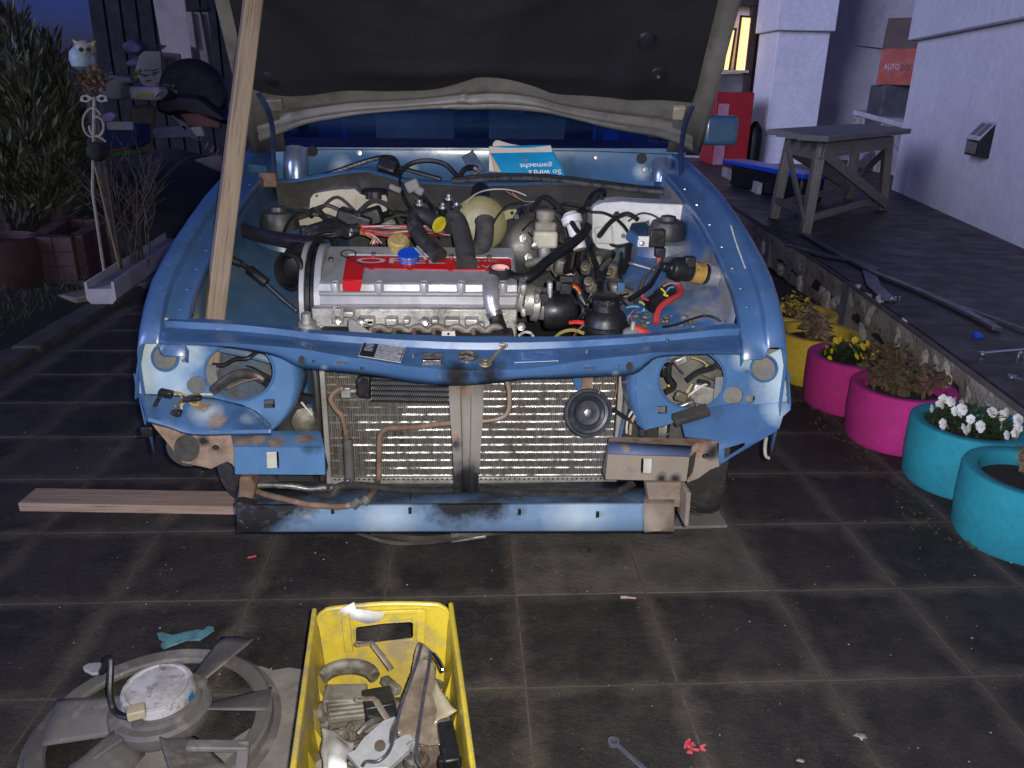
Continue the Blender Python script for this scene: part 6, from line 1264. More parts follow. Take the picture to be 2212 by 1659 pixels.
# contents: each on its own
def inz(x,y,z): return at(*ZP(x,y),z=z)
def junk(nm, label, cat, b, m, **k): return tag(obj(nm, b, m, **k), label, cat, 'old parts in the yellow crate')
M_GREASE = mat('greasy_grey',(.17,.155,.125),(.09,.078,.06),rough=.6,scale=14,bump=.5,bscale=70,dirt=(.05,.035,.024),dscale=14)
M_BROWN = mat('rust_brown_part',(.075,.045,.03),(.04,.028,.022),rough=.8,scale=18,bump=.5,bscale=60,dirt=(.13,.11,.09),dscale=20)
# filler layer of grime-brown scrap lumps lies at the bottom
for i,(x,y,z,r) in enumerate(((560,1180,.09,.05),(640,1330,.08,.055),(760,1250,.085,.05),(900,1350,.08,.055),(1150,1250,.10,.05),(1350,1400,.085,.06),(1000,1550,.08,.06),(620,1600,.07,.05),(1250,1600,.07,.06),(1450,1150,.09,.045),(1480,1350,.08,.05),(800,1560,.07,.05))):
    b = MB(); b.ico(inz(x,y,z),r,2,(1,.9,.7),.6,i+3); junk('scrap_lump','brown greasy lump of scrap metal deep in the yellow crate','scrap',b,(M_BROWN,M_GREASE)[i%2],smooth=25)
rc = random.Random(77)
for i in range(30):
    x,y = rc.uniform(520,1480),rc.uniform(900,1640); z = rc.uniform(.10,.155); p = inz(x,y,z); Rm = Matrix.Rotation(rc.uniform(0,3),3,'Z') @ Matrix.Rotation(rc.uniform(-.6,.6),3,'X'); k = i%4; b = MB(); m_ = rc.choice((M_GREASE,M_BROWN,M_BLACK,M_GREASE,M_STEEL))
    if k == 0: b.box(p,(rc.uniform(.03,.06),rc.uniform(.015,.03),rc.uniform(.008,.02)),Rm); junk('clamp_plate','small greasy metal plate heaped in the yellow crate','metal part',b,m_,bevel=.002)
    elif k == 1: b.lathe(p,Rm @ V((0,0,1)),[(.006,0),(.016,.001),(.016,.012),(.010,.016),(.010,.04),(.006,.042)],14); junk('spacer','small greasy stepped bush heaped in the yellow crate','metal part',b,m_)
    elif k == 2: d_ = Rm @ V((.03,0,0)); b.tube([p-d_,p-d_*.2+V((0,0,.008)),p+d_],.006,8,smooth=3); b.lathe(p+d_,d_,[(.010,0),(.010,.006),(.004,.007)],6); junk('long_bolt','greasy hexagon bolt heaped in the yellow crate','bolt',b,m_)
    else: b.tube([p+Rm @ V((.022*math.cos(q*.5236),.022*math.sin(q*.5236),0)) for q in range(12)],.005,6,closed=True); junk('steel_ring','greasy steel ring heaped in the yellow crate','ring',b,m_)
b = MB(); cc = inz(690,960,.15); ring = [cc+V((.055*math.cos(a_),.030*math.sin(a_)+.02,.02*math.sin(a_)*.5)) for a_ in [math.radians(k) for k in range(10,171,10)]]; b.tube(ring,.013,8,flat=1.6); b.box(cc+V((0,-.02,-.02)),(.085,.05,.05)); junk('alternator_bracket','grey cast bracket with curved arm in the crate\'s far corner','bracket',b,M_GREASE,bevel=.004)
t_ = thing('finned_regulator','grey finned metal housing with parallel ribs lying in the crate','regulator',inz(690,1150,.11)); t_['group'] = 'old parts in the yellow crate'
b = MB(); b.box(inz(700,1140,.125),(.085,.075,.03),Matrix.Rotation(.25,3,'Z')); obj('base', b, M_GREASE, t_, bevel=.004)
for k in range(5): c_ = inz(690+8*k,1075+38*k,.145); b = MB(); b.bar(c_+V((-.04,-.004,0)),c_+V((.04,.006,0)),.009,.014); obj('fin', b, M_GREASE, t_, bevel=.003)
t_ = thing('relay_box','black plastic relay box with raised rectangle in the crate','relay',inz(960,1100,.14)); t_['group'] = 'old parts in the yellow crate'
Mr = Matrix.Rotation(.22,3,'Z') @ Matrix.Rotation(-.3,3,'X'); b = MB(); b.box(inz(965,1110,.155),(.060,.085,.035),Mr); rb_ = obj('case', b, M_BLACK, t_, bevel=.004)
b = MB(); b.box(inz(955,1090,.175),(.034,.040,.006),Mr); obj('raised_panel', b, M_BLACK, t_, bevel=.002)
for nm,pts,lab in (('steel_rod',[(1335,590,.232),(1290,760,.226),(1220,950,.216),(1150,1150,.206),(1100,1380,.196),(1050,1520,.19),(960,1600,.185),(860,1605,.18),(820,1650,.178)],'long thin steel rod with curled end resting against the handle wall'),('steel_rod',[(1412,655,.226),(1395,800,.222),(1360,1000,.212),(1330,1200,.202),(1300,1400,.196),(1290,1510,.192),(1300,1600,.186),(1340,1660,.18)],'long thin steel rod with bent hook lying over the brown bag')):
    b = MB(); b.tube([inz(*p) for p in pts],.0034,8,smooth=6); junk(nm,lab,'rod',b,mat('dark_chrome',(.20,.20,.22),(.11,.11,.12),rough=.25,metal=.8,scale=12,dirt=(.07,.05,.035),dscale=12))
b = MB(); b.tube([inz(*p) for p in ((1435,680,.20),(1480,740,.20),(1510,800,.195),(1525,825,.19))],.006,8,smooth=4); junk('chrome_stub','short shiny bent metal stub by the right crate wall','pipe',b,mat('chrome',(.75,.75,.75)))
for lab,pts in (('rusty flat strap with slotted end leaning on the far crate wall',[(800,590,.222),(905,580,.222),(925,605,.220),(1000,700,.205),(1080,810,.19)]),('rusty flat strap with slotted end lying on the black relay box',[(800,1065,.205),(920,1060,.203),(945,1085,.202),(1010,1190,.195),(1085,1300,.186)])):
    P0 = [inz(*p) for p in pts]; b = MB(); b.tube(P0,.0065,8,flat=.25,up=(0,0,1)); b.tube([P0[0]+V((.006*math.cos(k*.6283)*1.5,.006*math.sin(k*.6283),.0)) for k in range(10)],.0022,6,closed=True); junk('steel_strap',lab,'strap',b,mat('strap_steel',(.27,.22,.17),(.15,.11,.08),rough=.5,metal=.5,scale=20))
def sheet(pts, n=10, amp=.012, seed=0):
    """crumpled sheet over a 4-corner patch"""
    b = MB(); rows = []
    for i in range(n+1):
        row = []
        for k in range(n+1):
            s,t_ = i/n,k/n; p = (pts[0].lerp(pts[1],s)).lerp(pts[3].lerp(pts[2],s),t_); e_ = math.sin(math.pi*s)*.6+.4
            row.append(p+V((noise.noise(p*30+V((seed,0,0)))*amp*.5,noise.noise(p*30+V((0,seed,0)))*amp*.5,noise.noise(p*26+V((0,0,seed)))*amp*1.6*e_+.012*math.sin(math.pi*s)*math.sin(math.pi*t_))))
        rows.append(row)
    b.grid(rows); return b
gb = NT('bag_film'); fb = gb.noise(9,6,.7); M_BAG = gb.done(gb.mix(gb.ramp(fb,.4,.65),(.21,.17,.125),(.10,.078,.055)),.22,0.,gb.bump(gb.noise(45,5),.5,.006)); 
junk('plastic_bag','brown crumpled plastic bag lying under the long steel rods','bag',sheet([inz(1310,580,.215),inz(1430,660,.205),inz(1500,1470,.175),inz(1085,1350,.17)],14,.014,2),M_BAG,solid=.0008)
junk('plastic_bag','clear yellowish bag flap spilling towards the right crate wall','bag',sheet([inz(1430,850,.20),inz(1470,950,.195),inz(1650,1170,.19),inz(1420,1300,.18)],9,.010,5),mat('bag_clear',(.32,.28,.18),(.22,.19,.13),rough=.2,bump=.4,bscale=50),solid=.0008)
junk('plastic_bag','clear grey plastic bag in the crate\'s near left corner','bag',sheet([inz(460,1310,.19),inz(735,1415,.185),inz(700,1680,.17),inz(480,1690,.17)],11,.014,8),mat('bag_grey',(.30,.29,.28),(.20,.19,.18),rough=.16,bump=.5,bscale=50),solid=.0008)
b = MB(); b.add([inz(530,1530,.2),inz(600,1540,.2),inz(690,1620,.195),inz(690,1680,.19),inz(530,1680,.19)],[(0,1,2,3,4)]); junk('paper_card','small white card inside the clear grey bag','card',b,mat('white_card',(.6,.6,.57),rough=.7),solid=.001)
b = MB(); b.panel([(830,1400),(1000,1250),(1110,1210),(1060,1330),(1050,1450),(1180,1370),(1240,1360),(1285,1440),(1180,1540),(1040,1660),(800,1660),(690,1530),(760,1500)],[[(1200,1450),(1240,1405),(1250,1415),(1212,1462)],[(1225,1475),(1262,1430),(1270,1442),(1235,1488)]],lambda x,y: inz(x,y,.195-.00004*(y-1210)),-.012,(0,0,1)); junk('grey_trim_part','silver grey plastic trim piece with slots lying among the rods','trim',b,mat('grey_trim',(.27,.275,.285),(.21,.215,.22),rough=.4,scale=10),bevel=.003)
b = MB(); b.bar(inz(1535,1290,.19),inz(1600,1640,.175),.030,.028); b.bar(inz(1480,1600,.17),inz(1680,1620,.17),.018,.02); junk('black_lever','black plastic lever standing by the near right crate wall','lever',b,M_BLACK,bevel=.004)
# ---- cooling fan
fc = at(332,1552,z=.045); fc.z = 0
fan = thing('cooling_fan','grey radiator fan in its ring lying on the paving beside the yellow crate','fan',fc)
M_FAN = mat('fan_grey',(.105,.097,.092),(.07,.062,.058),rough=.65,scale=7,bump=.25,bscale=90,dirt=(.18,.165,.145),dscale=13,dlo=.53,dhi=.70)
rn = .238
b = MB(); b.lathe(fc,(0,0,1),[(rn-.016,.004),(rn+.020,.004),(rn+.020,.010),(rn+.004,.012),(rn+.002,.032),(rn-.004,.036),(rn-.030,.032),(rn-.034,.026),(rn-.016,.022),(rn-.016,.004)],72,cap=False); obj('shroud_ring', b, M_FAN, fan, smooth=35)
hz = .07
b = MB(); b.lathe(fc+V((.01,.02,0)),(0,0,1),[(.030,.02),(.098,.03),(.104,.045),(.104,.062),(.098,.070),(.084,.072),(.082,.078),(.079,.080)],48); obj('hub', b, M_FAN, fan, smooth=35)
hc_ = fc+V((.005,.035,0))
b = MB(); b.lathe(hc_,(0,-.06,1),[(.074,.03),(.074,.098),(.071,.104),(.064,.106),(.060,.103),(.02,.108),(.001,.109)],48); mo = obj('motor', b, mat('flaking_white',(.36,.35,.36),(.24,.23,.235),rough=.7,scale=22,lo=.45,hi=.58,bump=.4,dirt=(.14,.13,.125),dscale=30,dlo=.54,dhi=.62), fan, smooth=35)
b = MB(); b.tube([hc_+V((.075*math.cos(k*.1571),.075*math.sin(k*.1571),.075)) for k in range(40)],.004,6,closed=True); obj('motor_band', b, M_FAN, mo)
for k in (20,140,260):
    a_ = math.radians(k); b = MB(); b.lathe(hc_+V((.085*math.cos(a_),.085*math.sin(a_),.07)),(0,0,1),[(.012,0),(.012,.014),(.006,.016)],10); obj('motor_lug', b, M_FAN, mo)
b = MB(); b.box(hc_+V((.070*math.cos(-.35),.070*math.sin(-.35),.085)),(.03,.012,.022),Matrix.Rotation(1.1,3,'Z')); obj('blue_patch', b, mat('blue_dab',(.02,.12,.28),rough=.5), mo, bevel=.003)
for ang in (64,8,-52,-112,186):
    a_ = math.radians(ang); d_ = V((math.cos(a_),math.sin(a_),0)); s_ = V((-d_.y,d_.x,0)); rows = []
    for k in range(7):
        f = k/6; r = .090+f*(.132 if ang != 64 else .150); w_ = .034+.018*f; tl_ = .022-.008*f
        c_ = fc+V((.01,.02,.045+(.018*f if ang==64 else 0)))+d_*r
        rows.append([c_-s_*w_+V((0,0,tl_)), c_+V((0,0,.004)), c_+s_*w_-V((0,0,tl_))])
    b = MB(); b.grid([crom(r,3) for r in rows]); obj('blade', b, M_FAN, fan, solid=.003, smooth=60)
for (x0,y0,x1,y1) in ((1290,1230,1700,1235),(700,1190,380,1407)):
    b = MB(); p0_,p1_ = at(*ZO(x0,y0),z=.06), at(*ZO(x1,y1),z=.05); b.bar(p0_,p1_,.024,.012,ext=.01); obj('strut', b, M_FAN, fan, bevel=.003)
b = MB(); b.bar(at(*ZO(1700,1235),z=.05),at(*ZO(1680,1420),z=.03),.024,.012,ext=.01); obj('strut', b, M_FAN, fan, bevel=.003)
b = MB(); q = [at(*ZO(x,y),z=.03) for x,y in ((430,605),(470,580),(560,570),(770,615),(740,670),(640,650),(500,660),(440,630))]; obj('mounting_ear', slabpoly(q,-.008,(0,0,1)), mat('ear_grey',(.30,.29,.30),rough=.6), fan, bevel=.002)
b = MB(); b.box(at(*ZO(855,965),z=.125),(.034,.028,.020),Matrix.Rotation(.35,3,'Z')); obj('beige_plug', b, mat('beige_plastic',(.32,.28,.18),(.25,.21,.13),rough=.6), fan, bevel=.003)
b = MB(); b.tube([at(*ZO(790,1005),z=.115),at(*ZO(720,985),z=.115),at(*ZO(670,930),z=.12),at(*ZO(648,800),z=.15),at(*ZO(655,600),z=.19),at(*ZO(650,545),z=.20),at(*ZO(620,545),z=.19),at(*ZO(610,600),z=.16),at(*ZO(585,650),z=.13)],.0065,8,smooth=6); obj('cable', b, M_BLACK, fan)
q = [at(*ZO(x,y),z=.007) for x,y in ((1735,600),(1850,612),(1930,640),(2060,618),(2185,640),(2150,1000),(2085,1420),(1300,1450),(700,1480),(560,1300),(700,1200),(1100,1280),(1500,1260),(1830,1050),(1880,800))]
tag(obj('plastic_tray', MB().panel([(p.x,p.y) for p in q],[],lambda x,y: V((x,y,.0045+.0025*noise.noise(V((x*9,y*9,0))))),.004,(0,0,1),step=.03), mat('stained_grey_sheet',(.20,.185,.16),(.13,.12,.105),rough=.75,scale=5,bump=.3,bscale=80,dirt=(.085,.07,.04),dscale=7)), 'stained grey plastic shield lying flat under the fan', 'plastic shield')
# ---- small litter on the paving
q = [(1020,372),(1060,360),(1140,392),(1250,362),(1330,350),(1385,352),(1412,322),(1440,316),(1466,332),(1470,350),(1392,392),(1360,416),(1250,422),(1070,486),(1050,470),(1078,432),(1036,410)]
G = [at(*ZO(*p),z=0) for p in q]; hx = at(*ZO(1432,338),z=0)
b = MB(); b.panel([(p.x,p.y) for p in G],[[(hx.x+.006*math.cos(k*.6283),hx.y+.004*math.sin(k*.6283)) for k in range(10)]],lambda x,y: V((x,y,.006+.004*noise.noise(V((x*40,y*40,0))))),.006,(0,0,1)); tag(obj('teal_fragment', b, mat('teal_plastic',(.09,.22,.24),(.06,.13,.17),rough=.4,scale=40,lo=.45,hi=.55)), 'broken teal plastic fragment with a screw eye on the paving', 'plastic fragment')
M_CHR = mat('wrench_chrome',(.45,.45,.52),(.36,.36,.42),rough=.22,metal=.85,scale=10,bump=0)
wr = thing('wrench','chrome ring wrench lying on the dark paving','wrench',at(*ZQ(965,1475),z=0)); c_ = at(*ZQ(965,1475),z=.006)
b = MB(); b.lathe(c_-V((0,0,.005)),(0,0,1),[(.008,0),(.0125,.001),(.0125,.008),(.008,.009),(.008,0)],24,cap=False); obj('ring_end', b, M_CHR, wr)
b = MB(); e_ = at(*ZQ(1210,1690),z=.006); d_ = (e_-c_).normalized(); b.bar(c_+d_*.011,e_,.011,.006); obj('shank', b, M_CHR, wr, bevel=.002)
b = MB(); c_ = at(*ZQ(1525,1505),z=.008); rr_ = random.Random(8)
for k in range(16): p0_ = c_+V((rr_.uniform(-.018,.018),rr_.uniform(-.016,.016),rr_.uniform(-.004,.006))); b.tube([p0_,p0_+V((rr_.uniform(-.012,.012),rr_.uniform(-.012,.012),rr_.uniform(0,.005)))],.0032,5)
tag(obj('red_scrap', b, mat('red_shred',(.40,.05,.06),rough=.7)), 'crumpled bit of red shredded plastic on the paving', 'scrap')
b = MB(); b.tube([at(*ZQ(1012,452),z=.005),at(*ZQ(1060,452),z=.005)],.0045,8); b.tube([at(*ZQ(1058,452),z=.005),at(*ZQ(1122,458),z=.004)],.003,8); tag(obj('pink_crimp', b, mat('pink_plastic',(.42,.25,.28),rough=.5)), 'small pinkish crimp connector on the paving', 'connector')
b = MB(); b.tube([at(*ZQ(190,245),z=.003),at(*ZQ(255,205),z=.003)],.0022,6); b.lathe(at(*ZQ(260,200),z=.004),(1,.6,0),[(.004,0),(.004,.002)],8); tag(obj('screw', b, M_STEEL), 'single steel screw lying on the paving joint', 'screw')
b = MB(); b.tube([at(*ZN(1950,856),z=.004),at(*ZN(1985,850),z=.004),at(*ZN(2018,842),z=.004)],.003,6); tag(obj('red_wire_offcut', b, mat('red_shred',(.4,.05,.06))), 'short red wire offcut on the paving below the valance', 'wire')
def leaf(nm, label, cc, pts, m): b = MB(); b.add([cc+V((x,y,.004+z)) for x,y,z in pts],[tuple(range(len(pts)))]); return tag(obj(nm, b, m, solid=.0006), label, 'leaf')
leaf('dead_leaf','dark dry leaf on the pale paving slab before the car',at(*ZQ(775,145),z=0),[(-.018,-.008,0),(0,-.004,.004),(.012,-.002,0),(.008,.008,.003),(.010,.02,.004),(0,.006,0)],mat('dead_leaf',(.03,.022,.015),rough=.9))
leaf('pale_leaf','pale grey ragged leaf lying on a paving joint',at(*ZS(980,1115),z=0),[(-.016,.002,0),(-.006,-.004,.002),(-.004,-.013,0),(.004,-.007,.001),(.013,-.008,0),(.011,.002,.003),(.017,.009,0),(.004,.011,.002),(-.004,.016,0),(-.007,.007,.001)],mat('pale_leaf',(.22,.20,.18),rough=.9))
leaf('pale_chip','small pale chip of plaster on the paving',at(*ZS(530,1298),z=0),[(-.01,0,0),(.004,-.006,0),(.011,.002,0),(0,.008,0)],mat('pale_leaf',(.22,.20,.18)))
# ================================================================== PLANTERS AND PATIO
def m_paintcrete(name, c): return mat(name, c, tuple(x*.85 for x in c), rough=.85, scale=6, bump=.6, bscale=140, bdist=.003, dirt=tuple(x*.5+.01 for x in c), dscale=34, dlo=.60, dhi=.70)
MY = m_paintcrete('yellow_concrete',(.55,.38,.030)); MM = m_paintcrete('magenta_concrete',(.48,.022,.20)); MT = m_paintcrete('teal_concrete',(.010,.23,.28))
M_PSOIL = mat('potting_soil',(.016,.012,.009),(.03,.022,.016),rough=.95,scale=30,bump=.9,bscale=60,bdist=.01)
PL = [('yellow',MY,1.755,3.98),('yellow',MY,1.70,3.61),('magenta',MM,1.715,3.25),('magenta',MM,1.735,2.87),('teal',MT,1.785,2.50),('teal',MT,1.745,2.11)]
lab = ['yellow round concrete planter with yellow flowers and dry stalks','yellow round concrete planter with withered brown stumps','magenta round concrete planter with yellow pansies','magenta round concrete planter with a withered brown shrub','teal round concrete planter with white pansies','teal round concrete planter with a dry beige plant']
ring0 = {}
for i,(cn,m,x,y) in enumerate(PL):
    t_ = thing('planter', lab[i], 'planter', (x,y,0), 'painted concrete planter rings'); R_ = .197
    b = MB(); b.lathe((x,y,0),(0,0,1),[(R_*.90,-.002),(R_*.97,.02),(R_*1.0,.12),(R_*1.0,.222),(R_*.985,.230),(R_*.965,.232),(R_*.79,.231),(R_*.765,.226),(R_*.75,.10)],48,cap=False); obj('ring', b, m, t_, smooth=45)
    b = MB(); b.lathe((x,y,.185),(0,0,1),[(R_*.755,0),(R_*.5,.012),(.01,.018)],30); obj('soil', b, M_PSOIL, t_)
M_GREEN = mat('pansy_leaf',(.030,.055,.014),(.018,.034,.010),rough=.6,scale=30,bump=.1)
M_PETW = mat('white_petal',(.66,.66,.62),(.58,.58,.52),rough=.7,scale=40,bump=0); M_PETY = mat('yellow_petal',(.62,.46,.008),(.52,.36,.01),rough=.7,scale=40,bump=0); M_EYE = mat('petal_eye',(.60,.38,.01),rough=.7,bump=0)
M_DRY = mat('dry_leaf_brown',(.085,.048,.024),(.15,.095,.05),rough=.85,scale=14,bump=.3); M_DRY2 = mat('dry_leaf_beige',(.24,.18,.11),(.15,.10,.06),rough=.85,scale=14,bump=.3); M_DRYG = mat('dry_moss',(.07,.058,.024),(.04,.034,.016),rough=.9,scale=20)
def leafquad(b, p, d, w_, l_, up, mi=None, curl=.3):
    d = V(d).normalized(); x = d.cross(V(up)); x = x.normalized() if x.length > 1e-4 else V((1,0,0)); n_ = x.cross(d)
    m_ = p+d*l_*.55+n_*curl*l_*.3; e_ = p+d*l_
    b.add([p, m_-x*w_/2, e_, m_+x*w_/2], [(0,1,2,3)], mi)
def bush(rng, c, r, h, n, lw, ll, flat=1.0):
    b = MB()
    for k in range(n):
        a_ = rng.uniform(0,6.283); q = math.sqrt(rng.random())*r; z = h*(1-(q/r)**2*.7)*rng.uniform(.25,1)
        p = V(c)+V((q*math.cos(a_),q*math.sin(a_)*flat,z)); leafquad(b,p,V((math.cos(a_)+rng.uniform(-.8,.8),math.sin(a_)+rng.uniform(-.8,.8),rng.uniform(-.2,1))),lw*rng.uniform(.7,1.3),ll*rng.uniform(.7,1.3),(0,0,1))
    return b
def flower(m):
    b = MB()
    for k,(an,sz) in enumerate(((90,1.0),(35,.95),(145,.95),(-30,.9),(-90,1.1),(210,.9))):
        a_ = math.radians(an); d_ = V((math.cos(a_),0,math.sin(a_))); x_ = V((-d_.z,0,d_.x)); s_ = .0135*sz; y0 = -.0008*k
        b.add([V((0,y0,0)), d_*s_*.55-x_*s_*.52+V((0,y0,0)), d_*s_*1.05-x_*s_*.34+V((0,y0+.002,0)), d_*s_*1.12+V((0,y0+.002,0)), d_*s_*1.05+x_*s_*.34+V((0,y0+.002,0)), d_*s_*.55+x_*s_*.52+V((0,y0,0))],[(0,1,2,3,4,5)],0)
    b.add([V((.003*math.cos(k*1.0472),-.006,.003*math.sin(k*1.0472)-.001)) for k in range(6)],[(0,1,2,3,4,5)],1); return b
def pansies(label, c, m, n, seed, r=.135, h=.075, sc=1.0):
    rng = random.Random(seed); t_ = thing('pansy_plant', label, 'plant', c)
    kind(obj('foliage', bush(rng,c,r,h,1100,.014,.026), M_GREEN, t_, smooth=0), 'stuff'); f0 = None
    for k in range(n):
        a_ = rng.uniform(0,6.283); q = math.sqrt(rng.uniform(.12,1))*r*1.05; z = h*(1-(q/r)**2*.6)+rng.uniform(.004,.03)
        M = Matrix.Translation(V(c)+V((q*math.cos(a_),q*math.sin(a_),z))) @ Matrix.Rotation(rng.uniform(-.9,1.1)+.5,4,'Z') @ Matrix.Rotation(rng.uniform(-.7,.1),4,'X') @ Matrix.Scale(rng.uniform(.85,1.25)*sc,4)
        if f0 is None: f0 = obj('flower', flower(m), (m,M_EYE), t_, smooth=0, mtx=M)
        else: dup(f0,'flower',t_,mtx=M)
    return t_
pansies('white pansies with yellow eyes filling a teal planter', V((1.785,2.50,.19)), M_PETW, 34, 3, .15, .085, 1.15)
pansies('bright yellow pansies filling a magenta planter', V((1.70,3.25,.19)), M_PETY, 30, 5, .12, .085, .95)
def withered(label, c, r, h, n, seed, m, stalks=8, lw=.028, ll=.05):
    rng = random.Random(seed); t_ = thing('withered_plant', label, 'plant', c); b = MB(); tips = []
    for k in range(stalks):
        a_ = rng.uniform(0,6.283); q = r*.5*rng.random(); p = V(c)+V((q*math.cos(a_),q*math.sin(a_),-.01)); e_ = V(c)+V((r*rng.uniform(.2,1)*math.cos(a_),r*rng.uniform(.2,1)*math.sin(a_),h*rng.uniform(.55,1))); b.tube([p,p.lerp(e_,.5)+V((0,0,h*.12)),e_],lambda t: .005-.003*t,5,smooth=3); tips.append(e_)
    obj('stalks', b, M_DRY, t_)
    b = MB()
    for k in range(n):
        tp_ = rng.choice(tips); f = rng.uniform(.35,1.05); p = V(c).lerp(tp_,f)+V((rng.gauss(0,r*.16),rng.gauss(0,r*.16),rng.gauss(0,h*.06))); leafquad(b,p,V((rng.uniform(-1,1),rng.uniform(-1,1),rng.uniform(-1.2,.3))),lw*rng.uniform(.5,1.3),ll*rng.uniform(.5,1.2),(rng.uniform(-1,1),rng.uniform(-1,1),1),rng.randrange(2),rng.uniform(-.9,.9))
    kind(obj('dry_leaves', b, m, t_, smooth=0), 'stuff'); return t_
withered('withered brown shrub with curled leaves in a magenta planter', V((1.735,2.87,.19)), .15, .17, 620, 4, (M_DRY,M_DRYG), 12)
withered('two withered brown stumps in a yellow planter', V((1.70,3.62,.19)), .09, .15, 240, 6, (M_DRY,M_DRY2), 4, .034, .07)
withered('dry dark stalks with fading yellow flowers in a yellow planter', V((1.75,3.98,.19)), .11, .14, 200, 7, (M_DRY,M_PETY), 12, .02, .03)
withered('dry beige plant in a teal planter', V((1.80,2.11,.19)), .12, .11, 420, 9, (M_DRY2,M_DRY), 8, .02, .035)
# leaf litter at the planters' feet
rl = random.Random(14); b = MB()
for k in range(520):
    y = rl.uniform(2.0,4.2); x = 1.735-.20-abs(rl.gauss(0,.035))+.03*math.sin(y*16.5); leafquad(b,V((x,y,.004+rl.random()*.008)),V((rl.uniform(-1,1),rl.uniform(-1,1),rl.uniform(-.1,.4))),.012*rl.random()+.004,.022*rl.random()+.006,(0,0,1),rl.randrange(2),rl.uniform(-.5,.5))
kind(tag(obj('leaf_litter', b, (mat('litter_dark',(.03,.024,.016),rough=.9,scale=30),M_DRYG), smooth=0), 'dark leaf litter along the foot of the planters', 'leaf litter'), 'stuff')
# ---- workbench on the patio
M_OLDW = wood('grey_weathered_wood',(.26,.23,.19),(.17,.145,.115)); M_OLDT = wood('wet_bench_top',(.20,.185,.175),(.12,.11,.105))
L1 = at(*ZE(705,1610),z=ZP0); L2 = at(*ZE(490,1500),z=ZP0); L3 = at(*ZE(1235,1440),z=ZP0); L4 = at(*ZE(1010,1290),z=ZP0)
ex = (L3-L1); ex.z = 0; ey = (L2-L1); ey.z = 0; L4 = L1+ex+ey
zt = atp(*ZE(850,960), L1, V((ex.y,-ex.x,0))).z
bench = thing('workbench','small weathered wooden workbench with diagonal braces on the patio','workbench',L1)
ins = [(0,0),(0,1),(1,0),(1,1)]
foot = {}
for (i,j) in ins:
    f_ = L1+ex*i+ey*j; tpz = L1+ex*(.06+.88*i)+ey*(.06+.88*j); tpz = V((tpz.x,tpz.y,zt-.03)); foot[(i,j)] = (f_,tpz); plank('leg', f_, tpz, .075, .075, V((0,1,0)), M_OLDW, bench, .006)
exn,eyn = ex.normalized(),ey.normalized()
for k in range(4):
    f = (k+.5)/4; a_ = L1+ey*(-.12+1.24*f)-exn*.10; c_ = L1+ey*(-.12+1.24*f)+ex+exn*.10; plank('top_board', V((a_.x,a_.y,zt+.018+random.uniform(-.004,.004))), V((c_.x,c_.y,zt+.018+random.uniform(-.004,.004))), ey.length*1.24/4-.008, .045, V((0,0,1)), M_OLDT, bench, .006)
for j in (0,1):
    a_,c_ = foot[(0,j)][1],foot[(1,j)][1]; o_ = eyn*(.045 if j else -.045); plank('apron', a_+o_-exn*.05+V((0,0,-.05)), c_+o_+exn*.05+V((0,0,-.05)), .025, .11, V((0,0,1)), M_OLDW, bench)
for i in (0,1):
    a_,c_ = foot[(i,0)][1],foot[(i,1)][1]; o_ = exn*(.05 if i else -.05); plank('apron', a_+o_+V((0,0,-.06)), c_+o_+V((0,0,-.06)), .025, .12, V((0,0,1)), M_OLDW, bench)
up_ = V((0,0,1))
plank('brace', foot[(0,0)][1]-eyn*.06+V((0,0,-.06)), foot[(1,0)][0]-eyn*.06+V((0,0,.06)), .03, .085, up_, M_OLDW, bench)
plank('brace', foot[(0,1)][1]-exn*.06+V((0,0,-.05)), foot[(0,0)][0]-exn*.06+V((0,0,.10)), .025, .06, up_, M_OLDW, bench)
plank('brace', foot[(1,1)][0]+exn*.0+V((0,0,.1)), foot[(0,1)][1]+V((0,.0,-.1)), .03, .07, up_, M_OLDW, bench)
plank('brace', foot[(1,0)][1]+exn*.05+V((0,0,-.1)), foot[(1,1)][0]+exn*.05+V((0,0,.15)), .025, .06, up_, M_OLDW, bench)
for j in (0,1): plank('stretcher', foot[(0,j)][0]+V((0,0,.12)), foot[(1,j)][0]+V((0,0,.12)), .03, .055, up_, M_OLDW, bench)
plank('stretcher', foot[(0,0)][0]+V((0,0,.16)), foot[(0,1)][0]+V((0,0,.16)), .03, .055, up_, M_OLDW, bench)
# ---- metal strips and tools lying on the patio
M_STRIP = mat('zinc_strip',(.17,.17,.19),(.12,.12,.135),rough=.35,metal=.6,scale=8)
def strip(label, pts, w_, h_, Z=ZF, m=M_STRIP, nm='metal_strip', grp='metal strips on the patio'):
    P0 = [at(*Z(*p),z=ZP0+.008+h_/2) for p in pts]; b = MB()
    for i in range(len(P0)-1): b.bar(P0[i],P0[i+1],w_,h_,ext=.002)
    return tag(obj(nm, b, m, bevel=.002), label, 'metal strip', grp)
strip('long bent zinc strip running from the workbench leg across the patio',[(700,255),(950,400),(1200,530),(1480,640),(1750,760),(1930,850),(2030,910)],.045,.016)
strip('zinc strip crossing the patio edge near the workbench',[(600,335),(820,400),(1050,440),(1190,500)],.06,.012)
strip('short wide metal strip pointing to the patio edge',[(1145,510),(1180,610),(1290,715)],.075,.008)
strip('thin zinc strip ending beyond the patio\'s edge tools',[(1400,610),(1700,730),(1900,800),(2230,920)],.025,.012)
